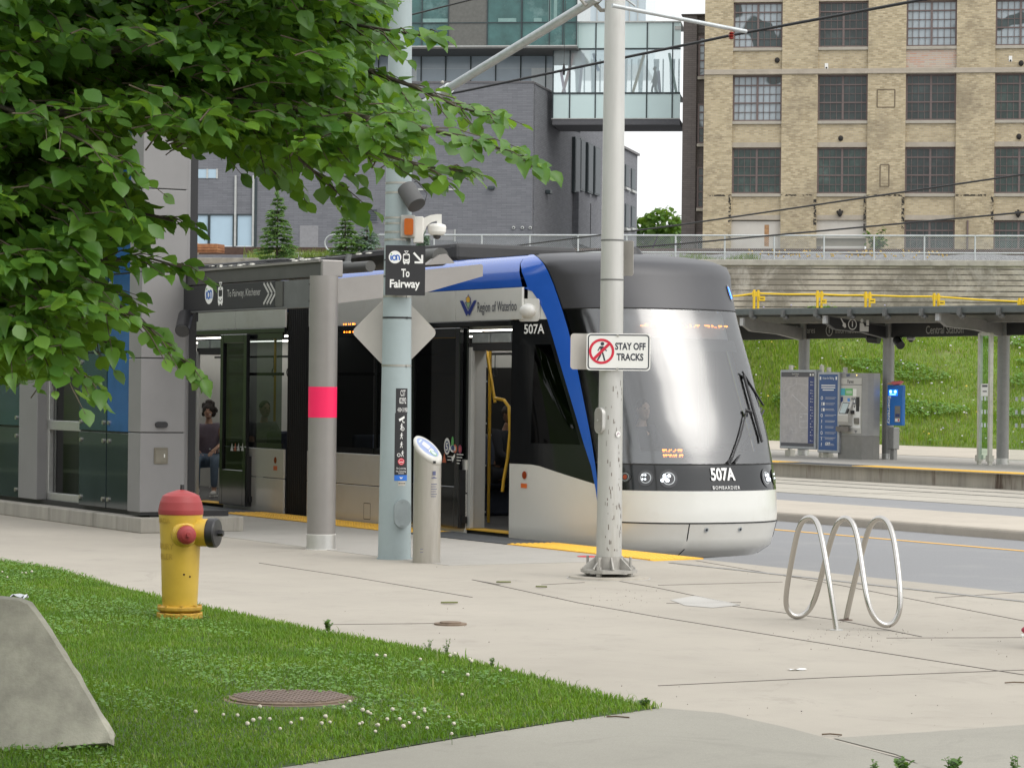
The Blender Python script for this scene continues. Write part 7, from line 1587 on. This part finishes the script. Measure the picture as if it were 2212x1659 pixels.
P=D(414,548,104); o=thing('terrace_boulder','pale boulder on the terrace half hidden by the kiosk pillar','stone',P); b=MB(); b.ball((0,0,.18),.34,.3,.34,14); b.build('stone',M('pale_boulder',(.42,.37,.30),.9,var=.25,vs=4,bump=1,bs=6),o)
P=D(412,548,103.4); o=thing('iron_machine','black iron machine with a ring handle beside the kiosk pillar','machine',P); z=lambda v:(548-v)*103.4/FPX; xx=lambda u:(u-412)*103.4/FPX
M_irn=M('black_iron',(.025,.027,.03),.5,.5,var=.2)
b=MB(); b.tube([(xx(402),0,0),(xx(412),0,z(520)),(xx(423),0,z(500)),(xx(420),0,z(478))],[.05,.05,.08,.12],n=10); b.ball((xx(414),0,z(470)),.24,.2,.26,14); b.build('body',M_irn,o)
b=MB(); b.tube([(xx(427)+.10*math.cos(a),0,z(492)+.14*math.sin(a)) for a in np.linspace(0,6.28,15)],.022,n=8); b.tube([(xx(424),0,z(512)),(xx(427),0,z(495))],.02,n=6); b.build('ring_handle',M_irn,o)
b=MB(); b.tube([(xx(404),0,z(448)),(xx(416),0,z(455)),(xx(420),.1,z(468))],.03,n=8); b.tube([(xx(404),0,z(452)),(xx(412),0,z(448))],.05,n=8); b.build('lever',M_galv,o)
# ------------------------------------------------------------------ trees in the gap, sapling by the factory
def roundtree(name,label,P,H_,Rc,n,mat,seed,ls=.5,group=None):
    rr=random.Random(seed); o=thing(name,label,'tree',P,0,group); b=MB(); b.tube([(0,0,-.5),(.05,0,H_*.3),(0,0,H_*.6)],[Rc*.09,.07*Rc,.03*Rc],n=8); pos=[];dr=[]
    cl=[(rr.gauss(0,Rc*.5),rr.gauss(0,Rc*.5),H_*rr.uniform(.35,.92),Rc*rr.uniform(.25,.5)) for _ in range(16)]
    for x,y,z,r_ in cl:
        b.tube([(0,0,H_*.35),(x*.5,y*.5,z*.8),(x,y,z)],[.05*Rc,.03*Rc,.01*Rc],n=5)
        for i in range(n//16):
            d=V((rr.gauss(0,1),rr.gauss(0,1),rr.gauss(0,1))).normalized()*r_*rr.uniform(.6,1.05); pos.append((x+d.x,y+d.y,z+d.z*.8)); dr.append((rr.gauss(0,1),rr.gauss(0,1),rr.gauss(-.3,.6)))
    b.build('trunk',M_bark,o); m_=len(pos); leaves('crown',np.array(pos),np.array(dr),RNG.normal(0,.5,(m_,3))+np.array([0,-.4,1.]),RNG.uniform(ls*.6,ls*1.3,m_),mat,o); return o
M_fart=LEAF('far_tree_leaf',[(.05,.12,.018),(.085,.17,.03),(.13,.21,.05)],.6,.3,.2)
Yf_=235
for i,(u,v,lab) in enumerate(((1385,466,'bushy green tree in the gap below the bridge, nearest the grey building'),(1418,487,'lower rounded tree in the middle of the gap below the glass bridge'),(1455,480,'yellow-green tree in the gap below the bridge, beside the brown wing'))):
    P=D(u,560,Yf_+i*4); P.z=4; top=D(u,v,Yf_+i*4).z; roundtree('gap_tree',lab,P,(top-4)*1.04,3.3,7000,M_fart,30+i,.5,'trees seen below the glass bridge')
rr=random.Random(6); P=D(1893,545,143.6); o=thing('sapling','thin leafy sapling growing against the factory wall above the fence','plant',P); b=MB(); pos=[];dr=[]
for e in ((-.5,0,1.0),(.35,0,1.25),(.5,-.1,.6),(-.2,-.1,.6),(.1,0,.8)):
    e=V(e); b.tube([(0,0,-.3),e*.5+V((0,0,.1)),e],[.03,.02,.008],n=5)
    for i in range(70): t=rr.uniform(.25,1.05); pos.append(tuple(e*t+V((rr.gauss(0,.08),rr.gauss(0,.08),rr.gauss(0,.08))))); dr.append((rr.gauss(0,1),rr.gauss(0,1),rr.gauss(0,.5)))
b.build('stem',M_bark,o); leaves('foliage',np.array(pos),np.array(dr),np.tile([0,-.4,1.],(len(pos),1)),RNG.uniform(.10,.22,len(pos)),M_fart,o)
# ------------------------------------------------------------------ wood around and behind the viewer (seen only mirrored in glass)
M_wood=LEAF('wood_leaf',[(.03,.08,.012),(.045,.11,.018),(.07,.14,.03)],.6,.2,.2)
n=9000; k_=RNG.uniform(0,1,n)<.6
x=np.where(k_,RNG.uniform(-60,50,n),RNG.uniform(-38,-30,n)); y=np.where(k_,RNG.uniform(-42,-34,n),RNG.uniform(-20,85,n)); z=RNG.uniform(.3,1,n)**.6*9
o=leaves('wood',np.stack([x,y,z],1),RNG.normal(0,1,(n,3)),RNG.normal(0,.6,(n,3))+np.array([0,0,1.]),RNG.uniform(.8,1.7,n),M_wood); o['kind']='stuff'
# grassy terrace with low steps left of the plaza (mirrored in the kiosk glass)
b=MB(); rows=[]
for y in range(-10,90,4): rows.append([(-9.5-.02*y,y,0.),(-9.6-.02*y,y,.4),(-10.4-.02*y,y,.42),(-10.5-.02*y,y,.8),(-11.4-.02*y,y,.82),(-16.,y,2.2),(-24,y,3.8),(-40,y,4.5)])
b.grid(rows,sm=False); b.build('grass_terrace',M('terrace_turf',(.05,.085,.02),.95,var=.35,vs=2,dirt_or_sheen=(.10,.10,.08),ds=.6))['kind']='structure'
# ================================================================== PEOPLE
def skinmesh(verts,edges,radii,sub=1):
    me=bpy.data.meshes.new('s'); me.from_pydata(verts,edges,[]); o=bpy.data.objects.new('s',me); COL.objects.link(o); m=o.modifiers.new('k','SKIN'); m.use_smooth_shade=True
    for i,r_ in enumerate(radii): me.skin_vertices[0].data[i].radius=(r_,r_) if not isinstance(r_,tuple) else r_
    me.skin_vertices[0].data[0].use_root=True
    s=o.modifiers.new('u','SUBSURF'); s.levels=sub; s.render_levels=sub
    dg=bpy.context.evaluated_depsgraph_get(); dg.update(); q=bpy.data.meshes.new_from_object(o.evaluated_get(dg)); vs=[tuple(v.co) for v in q.vertices]; fs=[tuple(p.vertices) for p in q.polygons]
    bpy.data.objects.remove(o); bpy.data.meshes.remove(me); bpy.data.meshes.remove(q); return vs,fs
def person(label,P,rz,J,skin,top,bottom,hair,shoe,hairk='short',sleeve=.5,group=None):
    # J: joint positions in a local frame, facing +x
    o=thing('person',label,'person',P,rz,group); g=lambda k:V(J[k])
    b=MB(); V0=[g('hip'),g('hip')+(g('chest')-g('hip'))*.5,g('chest'),g('neck'),g('neck')+(g('head')-g('neck'))*.55]; E0=[(0,1),(1,2),(2,3),(3,4)]; R0=[(.15,.105),(.135,.10),(.165,.11),.055,.05]
    for sd in 'LR':
        i=len(V0); V0+=[g('sh'+sd),g('el'+sd),g('wr'+sd),g('wr'+sd)+(g('wr'+sd)-g('el'+sd)).normalized()*.08]; E0+=[(2,i),(i,i+1),(i+1,i+2),(i+2,i+3)]; R0+=[.058,.042,.028,(.036,.018)]
        i=len(V0); V0+=[g('th'+sd),g('kn'+sd),g('an'+sd),g('an'+sd)+V((.14,0,-.045))]; E0+=[(0,i),(i,i+1),(i+1,i+2),(i+2,i+3)]; R0+=[.085,.058,.038,.035]
    vs,fs=skinmesh([tuple(v) for v in V0],E0,R0); b.add(vs,fs,0,True)
    h=g('head'); b.ball(h,.088,.072,.112,18); b.ball(h+V((.03,0,-.06)),.055,.05,.055,12); b.ball(h+V((.09,0,-.012)),.02,.014,.022,8)
    for sy in (-1,1): b.ball(h+V((-.01,.073*sy,0)),.02,.01,.028,8); b.ball(h+V((.078,.028*sy,.018)),.009,.013,.008,8,1)
    b.ball(h+V((.082,0,-.052)),.01,.024,.007,8,2)
    for sd in 'LR':
        w_=g('wr'+sd); f=(w_-g('el'+sd)).normalized(); sdv=f.cross(V((0,0,1))); sdv=sdv.normalized() if sdv.length>.1 else V((0,1,0)); dn=f.cross(sdv)
        for k,(l,off) in enumerate(((.062,-.03),(.075,-.01),(.07,.01),(.055,.028))): q=w_+f*.09+sdv*off; b.tube([q-f*.02,q+f*l*.55+dn*.01,q+f*l+dn*.03],[.0095,.009,.007],n=6)
        q=w_+f*.03+sdv*-.03; b.tube([q,q+f*.035-sdv*.03,q+f*.065-sdv*.035+dn*.015],[.011,.0105,.008],n=6)
    b.build('body',[skin,M_black,M('lip',(.30,.12,.10),.5)],o)
    t=MB(); V1=[g('hip')+V((0,0,-.02)),g('hip')+(g('chest')-g('hip'))*.5,g('chest'),g('neck')-V((0,0,.05))]; E1=[(0,1),(1,2),(2,3)]; R1=[(.172,.122),(.15,.115),(.18,.125),(.085,.075)]
    for sd in 'LR': i=len(V1); e=g('sh'+sd)+(g('el'+sd)-g('sh'+sd))*min(1,sleeve*2) if sleeve<=.5 else g('el'+sd); V1+=[g('sh'+sd),e]; E1+=[(2,i),(i,i+1)]; R1+=[.072,.055]; 
    if sleeve>.5:
        for sd,i in (('L',5),('R',7)): V1.append(g('wr'+sd)); E1.append((i,len(V1)-1)); R1.append(.038)
    vs,fs=skinmesh([tuple(v) for v in V1],E1,R1); t.add(vs,fs,0,True); t.build('shirt',top,o)
    t=MB(); V2=[g('hip')]; E2=[]; R2=[(.165,.12)]
    for sd in 'LR': i=len(V2); V2+=[g('th'+sd),g('kn'+sd),g('an'+sd)+V((0,0,.04))]; E2+=[(0,i),(i,i+1),(i+1,i+2)]; R2+=[.10,.072,.055]
    vs,fs=skinmesh([tuple(v) for v in V2],E2,R2); t.add(vs,fs,0,True); t.build('trousers',bottom,o)
    t=MB(); rr=random.Random(len(label))
    if hairk=='short': t.ball(h+V((-.018,0,.035)),.09,.080,.095,16)
    else:
        t.ball(h+V((-.02,0,.03)),.105,.10,.11,14)
        for i in range(46): a,e=rr.uniform(0,6.28),rr.uniform(-.7,1.4); t.ball(h+V((-.03+.10*math.cos(a)*math.cos(e)*(1 if math.cos(a)<.4 else .6),.105*math.sin(a)*math.cos(e),.02+.12*math.sin(e))),.035,.035,.04,7)
    t.build('hair',hair,o)
    for sd in 'LR':
        a=g('an'+sd); t=MB(); t.ball(a+V((.055,0,-.035)),.145,.048,.045,14); t.ball(a+V((-.02,0,.0)),.055,.045,.06,12); t.box(a.x-.085,a.x+.19,a.y-.042,a.y+.042,a.z-.085,a.z-.06,1); t.build('shoe',[shoe,M_signwhite],o,bevel=.01)
    return o
def sit(h=.52,lean=.03,arm=0.,kn=.0):
    return dict(hip=(0,0,h),chest=(lean,0,h+.36),neck=(lean+.02,0,h+.56),head=(lean+.05,0,h+.72),shL=(lean,.175,h+.49),shR=(lean,-.175,h+.49),elL=(lean+.10,.23,h+.24+arm),elR=(lean+.10,-.23,h+.24+arm),wrL=(lean+.32,.14,h+.14+arm*2),wrR=(lean+.32,-.14,h+.14+arm*2),thL=(.02,.09,h-.01),thR=(.02,-.09,h-.01),knL=(.42,.11+kn,h+.0),knR=(.42,-.11,h),anL=(.42,.11+kn,.09),anR=(.40,-.11,.09))
def stand(stride=0.,lift=0.):
    return dict(hip=(0,0,.95),chest=(.0,0,1.28),neck=(.01,0,1.48),head=(.04,0,1.63),shL=(0,.18,1.41),shR=(0,-.18,1.41),elL=(-.04-stride*.3,.24,1.14),elR=(.02+stride*.3,-.24,1.14),wrL=(.04-stride*.4,.23,.90),wrR=(.12+stride*.5,-.23,.92),thL=(0,.09,.90),thR=(0,-.09,.90),knL=(.06+stride*.6,.10,.50+lift*.5),knR=(.03-stride*.2,-.10,.50),anL=(stride,.10,.09+lift),anR=(-stride*.9,-.10,.13 if stride else .09))
SK1=M('skin_light',(.46,.28,.20),.55,var=.05); SK2=M('skin_brown',(.20,.105,.065),.55,var=.05)
CL=lambda n,c: M(n,c,.85,var=.12,vs=20)
H1=M('hair_dark',(.02,.014,.011),.6,var=.3,vs=30,bump=.6,bs=60)
JN=CL('jeans_blue',(.12,.17,.24)); NV=CL('cloth_navy',(.02,.022,.03)); WH=M('shoe_white',(.62,.62,.60),.6)
def tp_(x,y,z=.05): return W(x,y,z)
q=onY(455,930,1.0)
person('seated passenger with dark curly hair in a mauve sleeveless top, inside the left tram doorway',tp_(q.x-.05,1.0,.05),RZ-.6,sit(.56,.02,0,.05),SK1,CL('top_mauve',(.16,.13,.165)),JN,H1,WH,'curly',.12)
q=onY(1087,940,1.25)
person('seated passenger in black clothes just inside the front tram doorway',tp_(q.x,1.25,.05),RZ+.3,sit(.62,.05),SK2,NV,NV,H1,WH,'short',.8)
q=onY(575,880,.75)
person('passenger in profile with tied dark hair behind the tram window right of the left door',tp_(q.x-.05,.72,.05),RZ,sit(.62,.03),SK1,CL('top_grey',(.18,.18,.19)),NV,H1,WH,'short',.4)
person('tram driver in dark uniform sitting behind the windscreen',tp_(-.15,1.35,.05),RZ,sit(.72,.04,.05),SK1,NV,NV,H1,NV,'short',.8)
q=onY(1190,800,1.9)
for i,(u,rz_,lab) in enumerate(((1412,0,'walking figure seen as a silhouette inside the glass skybridge'),)):
    P=PBr+E7*gs_(u)+N7*1.4; P.z=gz_(201)-.1; person(lab,P,-R(7)+math.pi,stand(.18),SK2,NV,NV,H1,NV,'short',.8)
# walker entering at the right edge: only the toe of a red shoe is in the picture
P=G(2203,1400); J=stand(.42,.07); rz_=math.pi-.35
c_,s_=math.cos(rz_),math.sin(rz_); toe=V((.42+.20,.10,0)); Pp=V((P.x-(toe.x*c_-toe.y*s_),P.y-(toe.x*s_+toe.y*c_),0))
person('walker stepping in at the right edge, only the toe of a red shoe showing',Pp,rz_,J,SK1,NV,NV,H1,M('shoe_red',(.34,.03,.06),.5))
